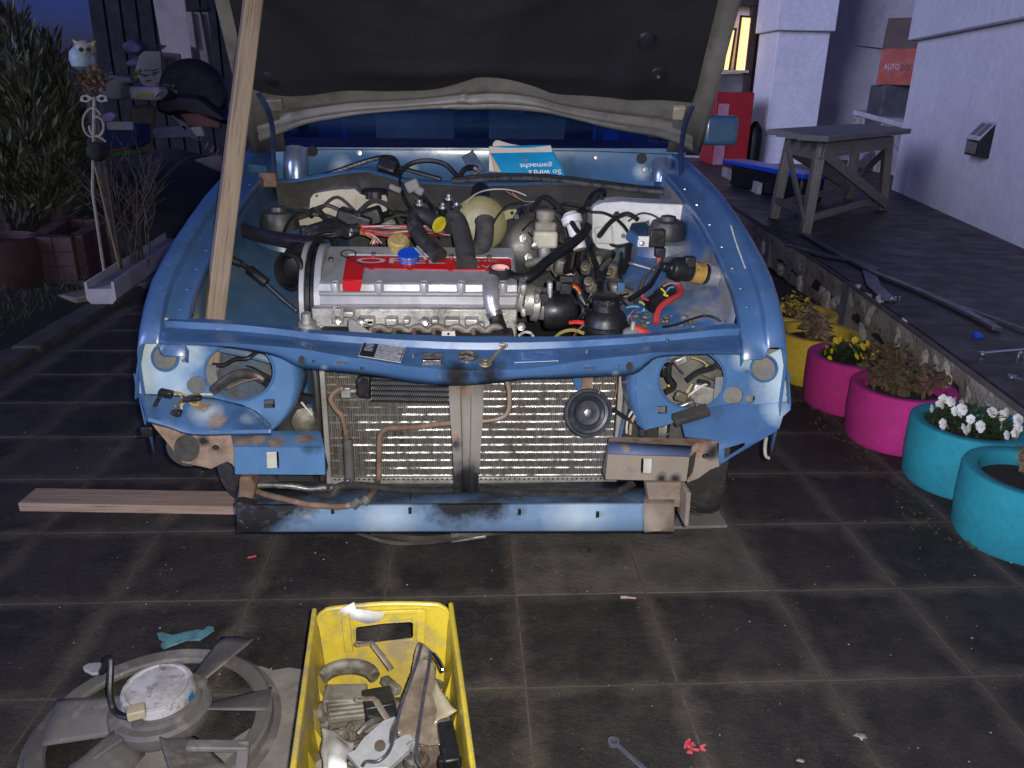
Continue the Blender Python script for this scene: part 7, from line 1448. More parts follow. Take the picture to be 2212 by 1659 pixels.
for lb,pts in (('steel ring spanner on the dark patio boards',[(1930,1075),(2060,1062),(2212,1050)]),('steel socket bar on the dark patio boards',[(2130,1235),(2180,1250),(2212,1260)])):
    P0 = [at(*ZF(*p),z=ZP0+.012) for p in pts]; t_ = thing('hand_tool',lb,'tool',P0[0],'hand tools on the patio'); b = MB(); b.tube(P0,.006,8); obj('shank', b, M_CHR, t_); b = MB(); b.lathe(P0[0]-V((0,0,.006)),(0,0,1),[(.010,0),(.016,.001),(.016,.011),(.010,.012),(.010,0)],18,cap=False); obj('ring_end', b, M_CHR, t_)
for lb,x,y in (('small pile of shiny sockets at the zinc strip end',1325,715),('cluster of shiny sockets on the patio edge',2190,1100)):
    t_ = thing('socket_set',lb,'sockets',at(*ZF(x,y),z=ZP0))
    for k in range(5): p = at(*ZF(x+random.uniform(-35,35),y+random.uniform(-8,8)),z=ZP0+.001); b = MB(); b.lathe(p,(0,0,1),[(.009,0),(.009,.02),(.006,.021),(.005,.012)],10); obj('socket', b, M_CHR, t_)
b = MB(); b.lathe(at(*ZF(1890,965),z=ZP0+.001),(.2,-.3,1),[(.022,0),(.024,.006),(.022,.016),(.012,.02)],16); tag(obj('bottle_top', b, M_BLUEP), 'small blue plastic cap on the dark patio boards', 'cap')
# ---- box, lid and trim piece by the red cabinet
bl = [at(*ZE(x,y),z=ZP0+zz2) for x,y,zz2 in ((140,1105,.26),(690,1215,.26))]
tb = thing('black_tub','black tub under a tilted bright blue lid beside the red cabinet','tub',bl[0]+V((0,0,-.26)))
cc_ = (bl[0]+bl[1])/2; dx_ = bl[1]-bl[0]; dx_.z = 0; nx_ = V((-dx_.y,dx_.x,0)).normalized()
b = MB(); b.bar(bl[0]+dx_*.12+nx_*.15+V((0,0,-.14)),bl[1]-dx_*.02+nx_*.15+V((0,0,-.14)),.26,.23); obj('tub', b, M_BLACK, tb, bevel=.02)
b = MB(); b.bar(bl[0]+nx_*.15,bl[1]+nx_*.15,  .30,.05); obj('lid', b, M_BLUEP, tb, bevel=.012)
q0,q1 = at(*ZE(150,1180),z=ZP0+.05),at(*ZE(400,1300),z=ZP0+.05); b = MB(); b.bar(q0,q1,.05,.14); tag(obj('white_trim', b, mat('old_white_trim',(.42,.41,.38),(.3,.29,.27),rough=.6,scale=6,dirt=(.12,.11,.1),dscale=8), bevel=.01), 'old white trim rail leaning beside the black tub', 'trim')
# ---- porch things
xc0,xc1 = at(*ZE(88,800),y=yp-.3).x, at(*ZE(345,800),y=yp-.3).x; zt_ = at(*ZE(200,632),y=yp-.3).z
cb = thing('red_cabinet','tall red cabinet standing below the lit window','cabinet',((xc0+xc1)/2,yp,ZP0)); M_REDC = mat('red_cabinet',(.40,.018,.022),(.33,.014,.018),rough=.5,scale=3)
b = MB(); b.box(((xc0+xc1)/2+.0,yp,(ZP0+zt_)/2),(xc1-xc0,.6,zt_-ZP0)); obj('carcass', b, M_REDC, cb, bevel=.01)
b = MB(); b.box((xc0+.12,yp-.308,(ZP0+zt_)/2-.1),(.16,.012,.9)); obj('pink_sheet', b, mat('pink_sheet',(.5,.25,.30),rough=.5), cb)
b = MB(); b.lathe((xc1+.14,yp-.1,ZP0),(0,0,1),[(.12,0),(.13,.3),(.12,.5),(.03,.62)],14); tag(obj('dark_sack', b, M_BLACK), 'dark sack standing between the red cabinet and pillar', 'sack')
# parcel box with open flaps
yx = yb-.2
bxp = {k: at(*ZE(*p),y=yx) for k,p in dict(tl=(1258,318),tr=(1512,345),bl=(1216,566),br=(1482,600)).items()}
pb = thing('parcel_box','red orange parcel box with open brown flaps on a dark stand','box',(bxp['bl'].x,yx,bxp['bl'].z))
M_BOXR = mat('box_red',(.36,.055,.026),(.32,.048,.022),rough=.6,scale=3); M_BOXB = mat('box_inside',(.115,.075,.06),(.09,.06,.05),rough=.8,scale=3)
w_ = bxp['tr'].x-bxp['tl'].x; h_ = bxp['tl'].z-bxp['bl'].z; cx_ = (bxp['tl'].x+bxp['tr'].x+bxp['bl'].x+bxp['br'].x)/4; cz_ = (bxp['tl'].z+bxp['br'].z+bxp['tr'].z+bxp['bl'].z)/4; dpt = .55
bxd = V((math.cos(.60),-math.sin(.60),0)); byd = V((math.sin(.60),math.cos(.60),0)); w_ *= 1.06; C0 = V((cx_,yx,cz_))
lb_ = lambda x,y,z: C0+bxd*x+byd*y+V((0,0,z))
def bpan(nm, q, m, par=None, th=.008, ax=None):
    return obj(nm, slabpoly([lb_(*p) for p in q], th, ax or byd), m, par or pb)
hw,hh2 = w_/2,h_/2
fr1 = bpan('front_wall',[(-hw,0,hh2),(hw,0,hh2),(hw,0,-hh2),(-hw,0,-hh2)],M_BOXR)
for sx in (-1,1): bpan('side_wall',[(sx*hw,.009,hh2),(sx*hw,dpt,hh2),(sx*hw,dpt,-hh2),(sx*hw,.009,-hh2)],M_BOXR,None,-.008*sx,bxd)
bpan('back_wall',[(-hw,dpt,hh2),(hw,dpt,hh2),(hw,dpt,-hh2),(-hw,dpt,-hh2)],M_BOXR)
bpan('base',[(-hw+.01,.01,-hh2+.004),(hw-.01,.01,-hh2+.004),(hw-.01,dpt-.01,-hh2+.004),(-hw+.01,dpt-.01,-hh2+.004)],M_BOXR,None,.008,V((0,0,1)))
bpan('flap',[(-hw,.0,hh2),(hw,.0,hh2),(hw,.12,hh2+h_*.86),(-hw,.12,hh2+h_*.86)],M_BOXB)
bpan('flap',[(-hw,.0,hh2),(-hw,.45,hh2),(-hw-.38,.45,hh2+.05),(-hw-.38,.0,hh2+.05)],M_BOXB,None,.008,V((0,0,1)))
bpan('tape_strip',[(hw*.74,-.004,hh2*.8),(hw*.98,-.004,hh2*.8),(hw*.98,-.004,-hh2),(hw*.74,-.004,-hh2)],mat('peach_tape',(.55,.26,.18),rough=.4),None,.003)
fit_text('lettering','AUTO',lb_(-hw*.42,-.005,.0),w_*.36,h_*.17,bxd,(0,0,1),mat('box_print_white',(.55,.45,.5),rough=.6,bump=0),fr1,.001,.01)
fit_text('lettering','DOC',lb_(hw*.26,-.005,-.01),w_*.27,h_*.17,bxd,(0,0,1),mat('box_print_dark',(.10,.025,.02),rough=.6,bump=0),fr1,.001,.01)
zb_ = cz_-h_/2; zs_ = q0.z if False else ZP0
b = MB(); b.box((cx_+.05,yx+.28,(zb_+ZP0)/2),(w_*.72,.42,zb_-ZP0-.01)); tag(obj('wood_stand', b, mat('dark_stump',(.06,.06,.065),(.10,.10,.105),rough=.9,scale=4,bump=.6,bscale=20), bevel=.03), 'dark weathered block carrying the parcel box', 'stand')
# solar wall lamp
pw_ = atp(*ZE(1950,970),A,nW); sl_ = thing('wall_lamp','small solar wall lamp with two panels on the white wall','lamp',pw_)
Mw = frame(pw_, -dW, (0,0,1)); wdt = .29
M_LAMPW = mat('lamp_white',(.6,.6,.6),rough=.4); M_CELL = mat('solar_cell',(.03,.03,.06),(.05,.05,.09),rough=.2,bump=0)
loc = lambda x,y,z: pw_+(-dW)*x+nW*y+V((0,0,z))
s_ = wdt/2
b = MB(); b.add([loc(-s_,0,-s_*.9),loc(s_,0,-s_*.9),loc(s_,0,s_*1.0),loc(-s_,0,s_*1.0),loc(-s_,s_*.7,-s_*.8),loc(s_,s_*.7,-s_*.8),loc(s_,s_*.7,.05*s_),loc(-s_,s_*.7,.05*s_)],[(0,1,2,3),(7,6,5,4),(4,5,1,0),(1,5,6,2),(3,2,6,7),(0,3,7,4)]); obj('housing', b, M_BLACK, sl_, bevel=.004)
tq = [loc(-s_*1.06,-.0,s_*1.06),loc(s_*1.06,-.0,s_*1.06),loc(s_*1.06,s_*.76,.06*s_),loc(-s_*1.06,s_*.76,.06*s_)]; nt_ = (tq[1]-tq[0]).cross(tq[3]-tq[0]).normalized(); nt_ = nt_ if nt_.z > 0 else -nt_
obj('top_frame', slabpoly(tq,.006,nt_), M_LAMPW, sl_)
for s0 in (.10,.56): obj('solar_panel', slabpoly([inq(tq,*k)+nt_*.006 for k in ((s0,.12),(s0+.34,.12),(s0+.34,.78),(s0,.78))],.003,nt_), M_CELL, sl_)
obj('lens', slabpoly([loc(-s_*.8,s_*.71,-s_*.68),loc(s_*.8,s_*.71,-s_*.68),loc(s_*.8,s_*.71,-s_*.05),loc(-s_*.8,s_*.71,-s_*.05)],.004,nW), mat('frosted_lens',(.22,.22,.18),rough=.3,bump=0), sl_)
# ================================================================== LEFT GARDEN
rt = random.Random(31)
def gnd(Z,x,y): return at(*Z(x,y),z=0)
# evergreen bush: upright leafy fronds
def frondbush(name, label, base, tops, n, lw, ll, m, mt):
    t_ = thing(name, label, 'bush', base); b = MB(); lv = MB()
    for tp_ in tops:
        c_ = V(base)+V((rt.uniform(-.15,.15),rt.uniform(-.1,.1),0)); mid = c_.lerp(tp_,.5)+V((rt.uniform(-.1,.1),rt.uniform(-.1,.1),.08)); path_ = crom([c_,mid,tp_],8); b.tube(path_,lambda t: .022*(1-t)+.004,6)
        for k in range(n):
            f = rt.uniform(.30,1)**.8; i_ = min(int(f*(len(path_)-1)),len(path_)-2); p = path_[i_].lerp(path_[i_+1],rt.random()); wd_ = (1.05-f)*.30+.04
            q = p+V((rt.gauss(0,wd_*.6),rt.gauss(0,wd_*.6),rt.gauss(0,.05))); dr_ = (q-p)*1.2+V((rt.uniform(-.1,.1),rt.uniform(-.1,.1),.22)); leafquad(lv,q,dr_,lw*rt.uniform(.6,1.2),ll*rt.uniform(.6,1.3),(rt.uniform(-1,1),rt.uniform(-1,1),.3),rt.randrange(len(m)) if rt.random()<.9 else 0,rt.uniform(-.3,.5))
    obj('stems', b, mt, t_); obj('crown', lv, m, t_, smooth=0); return t_
M_LF = mat('evergreen_leaf',(.034,.040,.018),(.02,.025,.011),rough=.55,scale=9,bump=0); M_LF2 = mat('evergreen_tip',(.10,.10,.045),(.055,.057,.024),rough=.55,scale=9,bump=0); M_BARK = mat('bark',(.05,.04,.032),(.03,.024,.02),rough=.9,scale=12,bump=.6)
bb_ = at(70,700,z=0); yB = 6.3
bs = at(60,640,y=yB); bs.z = 0
frondbush('evergreen_bush','dense evergreen bush with upright leafy fronds at the garden edge',bs,[at(u,v,y=yB+dy) for u,v,dy in ((15,40,.1),(40,55,0),(-30,30,.3),(62,120,-.1),(95,95,.1),(118,130,.2),(135,175,0),(140,215,-.1),(-60,90,.2),(20,150,-.3),(70,200,-.3),(150,260,.1),(-20,220,-.3),(110,260,-.2),(165,300,.1),(60,290,-.4),(130,330,-.3),(10,330,-.4),(100,380,-.4))],270,.028,.13,(M_LF,M_LF2,M_LF2,M_LF),M_BARK)
# low ground shrub and grass by the kerb
lv = MB()
for k in range(2600):
    p = V((-2.42-abs(rt.gauss(0,.5)),rt.uniform(3.2,7.5),.02)); leafquad(lv,p,V((rt.gauss(0,.5),rt.gauss(0,.5),1)),.006,.05+.07*rt.random(),(rt.uniform(-1,1),rt.uniform(-1,1),0),0,.4)
kind(tag(obj('grass_tufts', lv, (mat('grass',(.030,.036,.015),(.02,.024,.012),rough=.7,scale=10),), smooth=0), 'dark sparse grass tufts along the kerb', 'grass'),'stuff')
# bare twiggy shrub
def twig(b, p, d, l_, r, depth):
    e_ = p+d*l_; b.tube([p,p.lerp(e_,.5)+V((rt.gauss(0,.01),rt.gauss(0,.01),.01)),e_],lambda t: r*(1-.5*t),5)
    if depth:
        for k in range(3 if depth>1 else 2): twig(b,p.lerp(e_,rt.uniform(.45,1)),(d+V((rt.gauss(0,.45),rt.gauss(0,.4),rt.uniform(-.05,.35)))).normalized(),l_*rt.uniform(.5,.75),r*.55,depth-1)
p = at(272,440,y=5.6); p.z = .0
sh = thing('bare_shrub','leafless twiggy shrub standing before the junk pile','shrub',p); b = MB()
for k in range(8): twig(b,p+V((rt.uniform(-.12,.12),rt.uniform(-.1,.1),.0)),V((rt.uniform(-.35,.35),rt.uniform(-.2,.2),1)).normalized(),.48,.010,3)
obj('twigs', b, mat('twig_grey',(.085,.072,.058),(.05,.042,.034),rough=.85,scale=30), sh)
lv = MB()
for (u,v) in ((300,150),(345,175),(352,185),(340,160),(350,100)):
    c_ = at(u,v,y=5.5)
    for k in range(5): leafquad(lv,c_+V((rt.gauss(0,.03),rt.gauss(0,.03),rt.gauss(0,.03))),V((rt.gauss(0,1),rt.gauss(0,1),-.3)),.04,.08,(0,0,1),0,.3)
obj('last_leaves', lv, (mat('last_leaf',(.10,.13,.03),(.07,.09,.02),rough=.4),), sh, smooth=0)
# owl ornament on a post
yo = 5.5; oc_ = at(*ZA(735,560),y=yo); U_ = px(yo)*.25
owl = thing('owl_ornament','pale ceramic owl with yellow ears on a garden post','owl figure',(oc_.x,yo,oc_.z-U_*60))
M_OW = mat('owl_cream',(.34,.30,.25),(.28,.245,.2),rough=.5,scale=20); M_OB = mat('owl_pale_blue',(.30,.40,.42),(.24,.33,.36),rough=.5,scale=20); M_OY = mat('owl_yellow',(.44,.40,.13),rough=.5)
b = MB(); b.lathe(at(*ZA(722,600),y=yo),(0,0,1),[(U_*30,-U_*10),(U_*75,U_*20),(U_*88,U_*70),(U_*78,U_*120),(U_*50,U_*150)],20); obj('body', b, M_OB, owl)
b = MB(); b.ico(at(*ZA(735,425),y=yo),U_*78,3,(1,.85,.80)); hd = obj('head', b, M_OW, owl)
for x0,y0,x1,y1 in ((665,410,618,335),(795,415,822,350)):
    b = MB(); a_ = P(ZA,x0,y0,yo-.02); e_ = P(ZA,x1,y1,yo-.02); inn = P(ZA,735,390,yo-.04); b.add([a_+V((0,0,-.01)),e_,inn,a_+V((0,.05,0)),e_+V((0,.02,0)),inn+V((0,.05,0))],[(0,1,2),(5,4,3),(0,3,4,1),(1,4,5,2),(2,5,3,0)]); obj('ear', b, M_OY, hd)
for x in (700,765): b = MB(); b.ico(P(ZA,x,428,yo-.075*.95),U_*17,2,(1,.5,1)); obj('eye', b, M_DARK, hd)
b = MB(); b.lathe(P(ZA,733,460,yo-.085),(0,-.7,-.7),[(U_*12,-.01),(U_*8,.004),(.0005,.016)],8); obj('beak', b, M_OY, hd)
for x in (648,800): b = MB(); b.ico(P(ZA,x,520,yo),U_*40,2,(.5,.8,1.6)); obj('wing', b, M_OB, owl)
b = MB(); b.tube([V((oc_.x,yo,0)),V((oc_.x+.01,yo,oc_.z-U_*70))],.03,8); tag(obj('garden_post', b, M_BARK), 'rough wooden garden post carrying the owl', 'post')
t_ = thing('dry_flower_clump','dry brown flower heads crowding below the owl','plant',(oc_.x,yo-.1,0)); lv = MB()
for k in range(260): p = at(*ZA(rt.gauss(790,60),rt.gauss(690,45)),y=yo-.12+rt.gauss(0,.05)); leafquad(lv,p,V((rt.gauss(0,1),rt.gauss(0,1),rt.gauss(0,1))),.03,.05,(0,0,1),rt.choice((0,0,1)),.5)
kind(obj('dry_heads', lv, (M_DRY,M_DRY2), t_, smooth=0),'stuff'); b = MB(); b.tube([V((oc_.x+.08,yo-.12,0)),at(*ZA(800,700),y=yo-.12)],.012,6); obj('stalk', b, M_BARK, t_)
# wire garden ornament
yi = 5.2; M_IRON = mat('cream_iron',(.30,.28,.22),(.22,.2,.155),rough=.6,scale=20); x0,_ = ZA(808,0),0
io = thing('garden_stake','cream wire garden stake with spiral rings and butterfly wings','garden stake',(at(*ZA(808,1659),y=yi).x,yi,0)); ba = at(*ZA(800,1659),y=yi); tp_ = at(*ZA(815,840),y=yi)
b = MB(); b.tube([V((ba.x-.01,yi,0)),ba,tp_],.010,8); obj('rod', b, M_IRON, io)
b = MB(); b.tube([at(*ZA(800+85*math.cos(a_)*(1 if k<9 else .95),1060+ (125 if k else 125)*math.sin(a_)),y=yi) for k,a_ in enumerate([math.radians(q) for q in range(60,331,18)])],.007,6); b.tube([at(*ZA(835+62*math.cos(a_),1095+85*math.sin(a_)),y=yi) for a_ in [math.radians(q) for q in range(-120,200,18)]],.008,6); b.tube([at(*ZA(*q),y=yi) for q in ((800,1180),(860,1185),(915,1225))],.007,6,smooth=4); obj('spiral', b, M_IRON, io)
for s_ in (-1,1):
    b = MB(); b.panel([(808,850),(808+s_*60,815),(808+s_*110,830),(808+s_*120,875),(808+s_*60,885)],[[(808+s_*45,852),(808+s_*70,832),(808+s_*98,842),(808+s_*85,865),(808+s_*60,870)]],lambda x,y: at(*ZA(x,y),y=yi),.006); obj('wing', b, M_IRON, io)
b = MB(); b.ico(at(*ZA(840,1310),y=5.19),.06,3,(1,1,1),.1); tag(obj('dark_ball', b, M_DARK), 'dark round ball beside the wire garden stake', 'ball')
b = MB(); pr2 = at(*ZB(795,430),y=5.0); b.tube([V((pr2.x,5.3,0)),at(*ZA(800,1350),y=5.3)],.007,6); tag(obj('bamboo_cane', b, mat('bamboo',(.24,.17,.07),(.18,.12,.05),rough=.6)), 'thin yellow bamboo cane standing in the bed', 'cane')
# ---- junk pile
JG = 'junk stacked against the shed'
def jb(nm, label, cat, Z, q, y, th, m, bevel=.008):
    pts = [at(*Z(*p),y=y) for p in q]; return tag(obj(nm, slabpoly(pts,th), m, bevel=bevel), label, cat, JG)
cM = lambda nm,c,**k: mat(nm,c,tuple(x*.75 for x in c),rough=k.get('rough',.7),scale=k.get('scale',4),bump=.15)
sd = thing('garden_shed','dark timber shed wall behind the junk pile','shed',(at(*ZA(1000,400),y=11.5).x,11.5,0))
xs0,xs1 = at(*ZA(790,200),y=11.5).x, at(*ZA(1890,200),y=11.5).x+1.2; b = MB(); b.box(((xs0+xs1)/2,12.5,1.9),(xs1-xs0,2,3.9)); obj('wall', b, mat('shed_dark',(.012,.012,.016),(.018,.018,.022),rough=.9,scale=3), sd)
for k in range(14): b = MB(); b.box((xs0+(xs1-xs0)*(k+.5)/14,11.49,1.85),((xs1-xs0)/14-.03,.025,3.7)); obj('cladding_board', b, MATS['shed_dark'], sd, bevel=.004)
b = MB(); b.box(((xs0+xs1)/2,12.4,3.88),(xs1-xs0+.4,2.4,.1)); obj('roof', b, MATS['shed_dark'], sd)
fn_ = thing('garden_fence','dark board fence at the back of the garden','fence',(xs0-4,12,0))
for k in range(26): b = MB(); b.box((xs0-.15-.30*k,12.0,.72+.02*(k%3)),(.27,.03,1.46)); obj('fence_board', b, mat('fence_dark',(.02,.021,.03),(.03,.03,.04),rough=.9,scale=4), fn_)
for z_ in (.4,1.2): b = MB(); b.box((xs0-3.9,12.04,z_),(7.8,.05,.08)); obj('rail', b, MATS['fence_dark'], fn_)
jb('tall_board','tall pale board leaning upright against the shed','board',ZA,[(1310,-60),(1590,-60),(1690,720),(1570,720),(1400,460)],8.6,.04,cM('pale_board',(.30,.26,.245)))
for i,(q,c_,lb) in enumerate((([(1605,100),(1655,100),(1700,420),(1640,400)],(.24,.21,.2),'short pale plank beside the tall pale board'),([(1670,105),(1730,105),(1800,500),(1860,890),(1790,890)],(.20,.175,.165),'long grey plank leaning right of the tall pale board'),([(1740,105),(1800,105),(1840,420),(1900,820),(1850,700)],(.12,.105,.10),'dark grey plank furthest from the tall pale board'))):
    jb('leaning_plank',lb,'plank',ZA,q,8.4+.05*i,.03,cM('plank_grey%d'%i,c_))
jb('shed_lintel','dark crossbar over the leaning planks','beam',ZA,[(1590,50),(1810,60),(1810,95),(1590,90)],8.9,.05,M_DARK)
jb('carton_sheet','grey cardboard sheet leaning on the tall pale board','cardboard',ZA,[(1200,480),(1240,440),(1390,440),(1410,820),(1340,820),(1150,660)],7.6,.03,cM('carton_grey',(.125,.115,.115)))
jb('carton_sheet','dark violet cardboard sheet behind the dark wheel','cardboard',ZA,[(1400,450),(1555,465),(1580,820),(1480,820)],7.7,.03,cM('carton_violet',(.075,.066,.078)))
jb('blue_tarp','crumpled dark blue tarp on top of the junk','tarp',ZA,[(1030,380),(1150,320),(1250,410),(1210,480),(1090,470)],7.9,.15,cM('tarp_blue',(.022,.026,.075)),.03)
jb('blue_tarp','folded violet tarp lying below the dark blue one','tarp',ZA,[(1080,530),(1200,490),(1200,580),(1090,575)],7.6,.15,cM('tarp_violet',(.05,.05,.11)),.03)
jb('white_pipe_box','pale plastic downpipe elbow lying on the junk','pipe',ZA,[(870,680),(940,648),(1140,668),(1140,715),(1040,725),(1040,860),(870,860)],6.9,.2,cM('pipe_pale',(.24,.235,.26)),.03)
o_ = jb('white_carton','white carton with a yellow stripe on the junk pile','carton',ZA,[(1098,745),(1370,752),(1390,800),(1360,870),(1125,862)],6.7,.3,cM('carton_white',(.36,.35,.36)),.02)
b = slabpoly([at(*ZA(*p),y=6.69) for p in ((1170,815),(1320,808),(1320,835),(1175,838))],.006); obj('yellow_stripe', b, cM('stripe_yellow',(.36,.32,.03)), o_)
pw2 = at(*ZA(1675,800),y=7.0); wl = thing('spare_wheel','dark car wheel lying on top of the junk pile','wheel',pw2); wl['group'] = JG
b = MB(); b.lathe(pw2,(.15,-1,.35),[(.14,-.1),(.20,-.1),(.25,-.07),(.265,0),(.25,.07),(.20,.1),(.14,.1)],30); obj('tyre', b, M_RUBB, wl); b = MB(); b.lathe(pw2,(.15,-1,.35),[(.145,.08),(.13,.09),(.05,.06),(.02,.07)],20); obj('rim', b, M_BLACK, wl)
jb('engine_cradle','dark bulky car part below the spare wheel','car part',ZA,[(1340,850),(1560,815),(1720,830),(1960,1010),(1960,1080),(1560,980),(1460,1000),(1340,960)],6.8,.3,M_BLACK,.03)
jb('rust_panel','dark rust red metal panel under the bulky car part','panel',ZA,[(1560,985),(1700,980),(1900,1060),(1900,1110),(1620,1090)],6.7,.06,cM('rust_red_dark',(.085,.028,.018)))
jb('white_offcut','pale offcut standing below the rust red panel','offcut',ZA,[(1640,1100),(1740,1090),(1770,1180),(1690,1180)],6.6,.05,cM('offcut_pale',(.20,.18,.17)))
b = MB()
for (p0_,p1_) in (((1340,1130),(1610,1105)),((1365,1170),(1640,1155)),((1340,1130),(1365,1170)),((1500,985),(1620,1110)),((1620,1110),(1740,1190)),((1640,1155),(1740,1190))): b.bar(P(ZA,*p0_,6.9),P(ZA,*p1_,6.9),.05,.05,ext=.01)
tag(obj('window_frame_part', b, cM('frame_blue_grey',(.15,.18,.27),rough=.35), bevel=.008),'triangular blue grey car window frame lying on the pile','window frame',JG)
jb('grey_hood_panel','large dull grey bent panel in the junk pile','panel',ZA,[(1100,915),(1250,905),(1335,920),(1320,1150),(1290,1330),(1190,1340),(1170,1100),(1110,1020)],7.0,.08,cM('hood_grey',(.085,.08,.075)),.03)
bc_ = thing('blue_crate','blue crate with white rim in the junk pile','crate',at(*ZA(1040,1290),y=6.7)); bc_['group'] = JG
obj('crate_body', slabpoly([at(*ZA(*p),y=6.7) for p in ((890,1090),(1180,1080),(1180,1250),(1090,1300),(890,1300))],.35), cM('crate_blue',(.012,.03,.15)), bc_, bevel=.01)
for yy_ in (1070,1102): b = MB(); b.bar(P(ZA,930,yy_,6.68),P(ZA,1150,yy_,6.68),.04,.035); obj('rim', b, cM('rim_white',(.42,.42,.48)), bc_, bevel=.005)
jb('plastic_sheet','pale violet plastic sheet draped at the pile\'s foot','sheet',ZA,[(520,1440),(610,1340),(700,1190),(760,1150),(860,1210),(830,1270),(690,1370),(560,1450)],6.62,.03,cM('sheet_violet',(.24,.24,.42),rough=.4))
jb('plastic_sheet','pale violet plastic sheet behind the wire stake','sheet',ZA,[(870,990),(960,965),(1000,1000),(960,1050),(880,1060)],6.3,.03,MATS['sheet_violet'])
jb('folder','orange folder lying below the blue crate','folder',ZA,[(910,1300),(1110,1268),(1115,1285),(960,1325)],6.62,.1,cM('folder_orange',(.20,.06,.025)))
jb('green_board','green flat board lying below the blue crate','board',ZA,[(930,1330),(1100,1288),(1190,1300),(1185,1335),(970,1355)],6.6,.1,cM('board_green',(.04,.14,.055)))
jb('grey_sheet_panel','dark grey sheet panel leaning beside the car','panel',ZA,[(1550,1440),(1640,1395),(1920,1340),(1925,1620),(1610,1645)],8.6,.03,cM('panel_dark_grey',(.075,.07,.078)))
jb('edge_board','narrow weathered board edging the garden bed','board',ZA,[(1205,1500),(1400,1450),(1700,1375),(1900,1335),(1900,1352),(1560,1425),(1210,1530)],8.7,.04,cM('edge_wood',(.10,.09,.075)))
pp_ = at(*ZA(585,1620),y=6.75); b = MB(); b.lathe(V((pp_.x,6.75,0)),(0,0,1),[(.24,-.02),(.21,.08),(.20,pp_.z-.01),(.05,pp_.z)],18); tag(obj('log_stump', b, M_BARK), 'dark upright log carrying the pale flower pot', 'log')
b = MB(); b.lathe(V((pp_.x,6.75,pp_.z)),(0,0,1),[(.11,0),(.135,.22),(.145,.225),(.14,.24),(.125,.235),(.105,.03)],24,cap=True); tag(obj('white_pot', b, cM('pot_white',(.20,.21,.23))), 'pale round flower pot on a dark log behind the brick trough', 'pot')
b = MB(); b.ico(at(*ZB(1455,262),z=.05),.10,2,(1,.7,.6),.4,2); tag(obj('field_stone', b, cM('stone_pale',(.22,.2,.17))), 'pale rounded stone lying before the grey panel', 'stone')
b = MB(); b.ico(at(*ZB(1710,235),z=.12),.22,2,(1,.8,.8),.3,5); tag(obj('tan_sack', b, cM('sack_tan',(.12,.10,.07))), 'tan lumpy sack under the grey sheet panel', 'sack')
for k,(x,y) in enumerate(((1800,1250),(1850,1280),(1895,1305))): b = MB(); b.bar(P(ZA,x,y-20,7.2),P(ZA,x-25,y+35,7.2),.02,.02); tag(obj('chrome_bar', b, M_CHR), 'short gleaming metal bar in the dark gap by the car', 'metal bar', 'gleaming bars by the car')
# dark mound so that the pile has a body
b = MB(); rows = []
for i in range(20):
    y = 6.35+i*.15; row = []
    for k in range(30):
        x = -6.2+k*.19; hgt_ = .66*math.exp(-((x+3.7)/1.55)**4)*min(1,i/3.0)+.06*noise.noise(V((x*3,y*3,0))); row.append(V((x,y,hgt_*.9)))
    rows.append(row)
b.grid(rows); kind(tag(obj('junk_heap', b, mat('heap_dark',(.014,.013,.015),(.024,.022,.024),rough=.9,scale=6,bump=.6,bscale=20)), 'dark heap of scrap and rubbish beneath the junk', 'rubbish'),'stuff')
# ---- brick trough, post stub, gutter
M_BRK = mat('dark_clinker',(.075,.036,.032),(.05,.026,.024),rough=.8,scale=7,bump=.4,bscale=60)
zt2 = .35
P_ = [at(*ZB(*p),z=zt2) for p in ((300,580),(560,430),(920,430),(640,580))]
tr = thing('brick_trough','dark red clinker brick planting trough on a grey footing','trough',(P_[0].x,P_[0].y,0))
zb2 = .06
brk = None
for (i,j) in ((0,3),(3,2),(2,1),(1,0)):
    a_,c_ = V((P_[i].x,P_[i].y,0)),V((P_[j].x,P_[j].y,0)); L_ = (c_-a_).length; d_ = (c_-a_).normalized(); rows_ = max(2,int((zt2-zb2)/.075)); nb_ = max(2,round(L_/.24))
    bl_ = L_/nb_; bh_ = (zt2-zb2)/rows_
    for r_ in range(rows_):
        for k in range(nb_):
            p = a_+d_*(bl_*(k+.5))+V((0,0,zb2+bh_*(r_+.5))); M = frame(p,d_,(0,0,1)); q = MB(); q.box((0,0,0),(bl_-.005,.10,bh_-.005)); obj('brick', q, M_BRK, tr, mtx=M, bevel=.004)
b = MB(); b.panel([(p.x,p.y) for p in P_],[],lambda x,y: V((x,y,.05)),zt2-.11,(0,0,1)); obj('soil', b, M_PSOIL, tr)
for (i,j) in ((0,3),(3,2),(2,1),(1,0)): b = MB(); b.bar(V((P_[i].x,P_[i].y,(zt2+.06)/2)),V((P_[j].x,P_[j].y,(zt2+.06)/2)),.085,zt2-.07); obj('mortar', b, M_BRK, tr)
b = MB(); cpt_ = sum(P_,V((0,0,0)))/4; b.panel([(cpt_.x+(p.x-cpt_.x)*1.12,cpt_.y+(p.y-cpt_.y)*1.1) for p in P_],[],lambda x,y: V((x,y,0.0)),.06,(0,0,1)); obj('footing', b, M_KERB, tr)
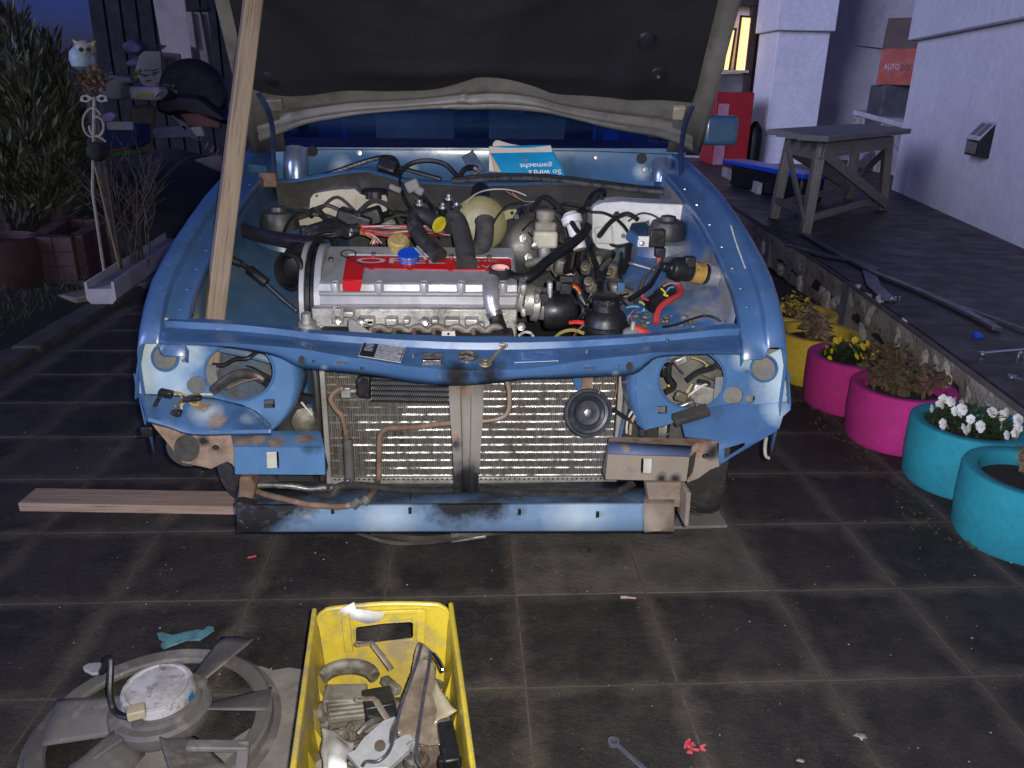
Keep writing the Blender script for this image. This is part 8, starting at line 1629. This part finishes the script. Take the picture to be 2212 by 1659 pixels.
ps = at(*ZB(780,955),z=0); b = MB(); h_ = atp(*ZB(745,740),ps,V((0,1,0))).z; t_ = thing('steel_post_stub','white steel channel post stub with dark slot beside the trough','post',ps)
b.box(ps+V((0,0,h_/2)),(.075,.06,h_)); obj('channel', b, cM('post_white',(.36,.36,.36)), t_, bevel=.004); b = MB(); b.box(ps+V((0,-.031,h_/2)),(.036,.004,h_*.96)); obj('slot', b, M_DARK, t_); b = MB(); b.lathe(ps+V((0,0,h_)),(0,0,1),[(.055,0),(.05,.03),(.02,.04)],10); obj('cap', b, M_BARK, t_)
b = MB(); hk = at(*ZB(990,870),z=0); b.tube([hk,hk+V((-.01,0,.07)),hk+V((.01,0,.11)),hk+V((.05,0,.10))],.016,8,smooth=4); tag(obj('metal_hook', b, M_CHR), 'small bent chrome pipe sticking out of the soil', 'pipe')
g0,g1 = at(*ZB(870,1090),z=.09),at(*ZB(1520,640),z=.09); d_ = (g1-g0); d_.z = 0; d_.normalize(); s_ = V((d_.y,-d_.x,0)); prf = [(-.085,.05),(-.085,.075),(-.07,.078),(-.068,.035),(.068,.035),(.07,.078),(.085,.075),(.085,-.03),(.06,-.06),(-.06,-.06),(-.085,-.03)]
b = MB(); b.grid([[g0+s_*x+V((0,0,z)) for x,z in prf+prf[:1]],[g1+s_*x+V((0,0,z)) for x,z in prf+prf[:1]]]); b.f += [tuple(range(len(prf))),]; tag(obj('gutter_rail', b, cM('gutter_grey',(.46,.43,.42)), smooth=0), 'long pale grey gutter rail lying across the garden bed', 'gutter')
b = MB(); b.box(at(*ZB(1010,1040),z=.02),(.18,.7,.05),Matrix.Rotation(-.55,3,'Z')); tag(obj('timber_block', b, M_OLDW, bevel=.01), 'short timber block under the pale gutter rail', 'timber')
b = MB(); bp = at(*ZB(80,1050),z=0); b.lathe(bp,(0,0,1),[(.20,0),(.24,.05),(.25,.28),(.235,.34),(.21,.35),(.20,.30)],30); tag(obj('clay_tub', b, mat('dark_clay',(.06,.028,.022),(.04,.02,.017),rough=.8,scale=6)), 'dark clay tub standing beside the brick trough', 'tub')
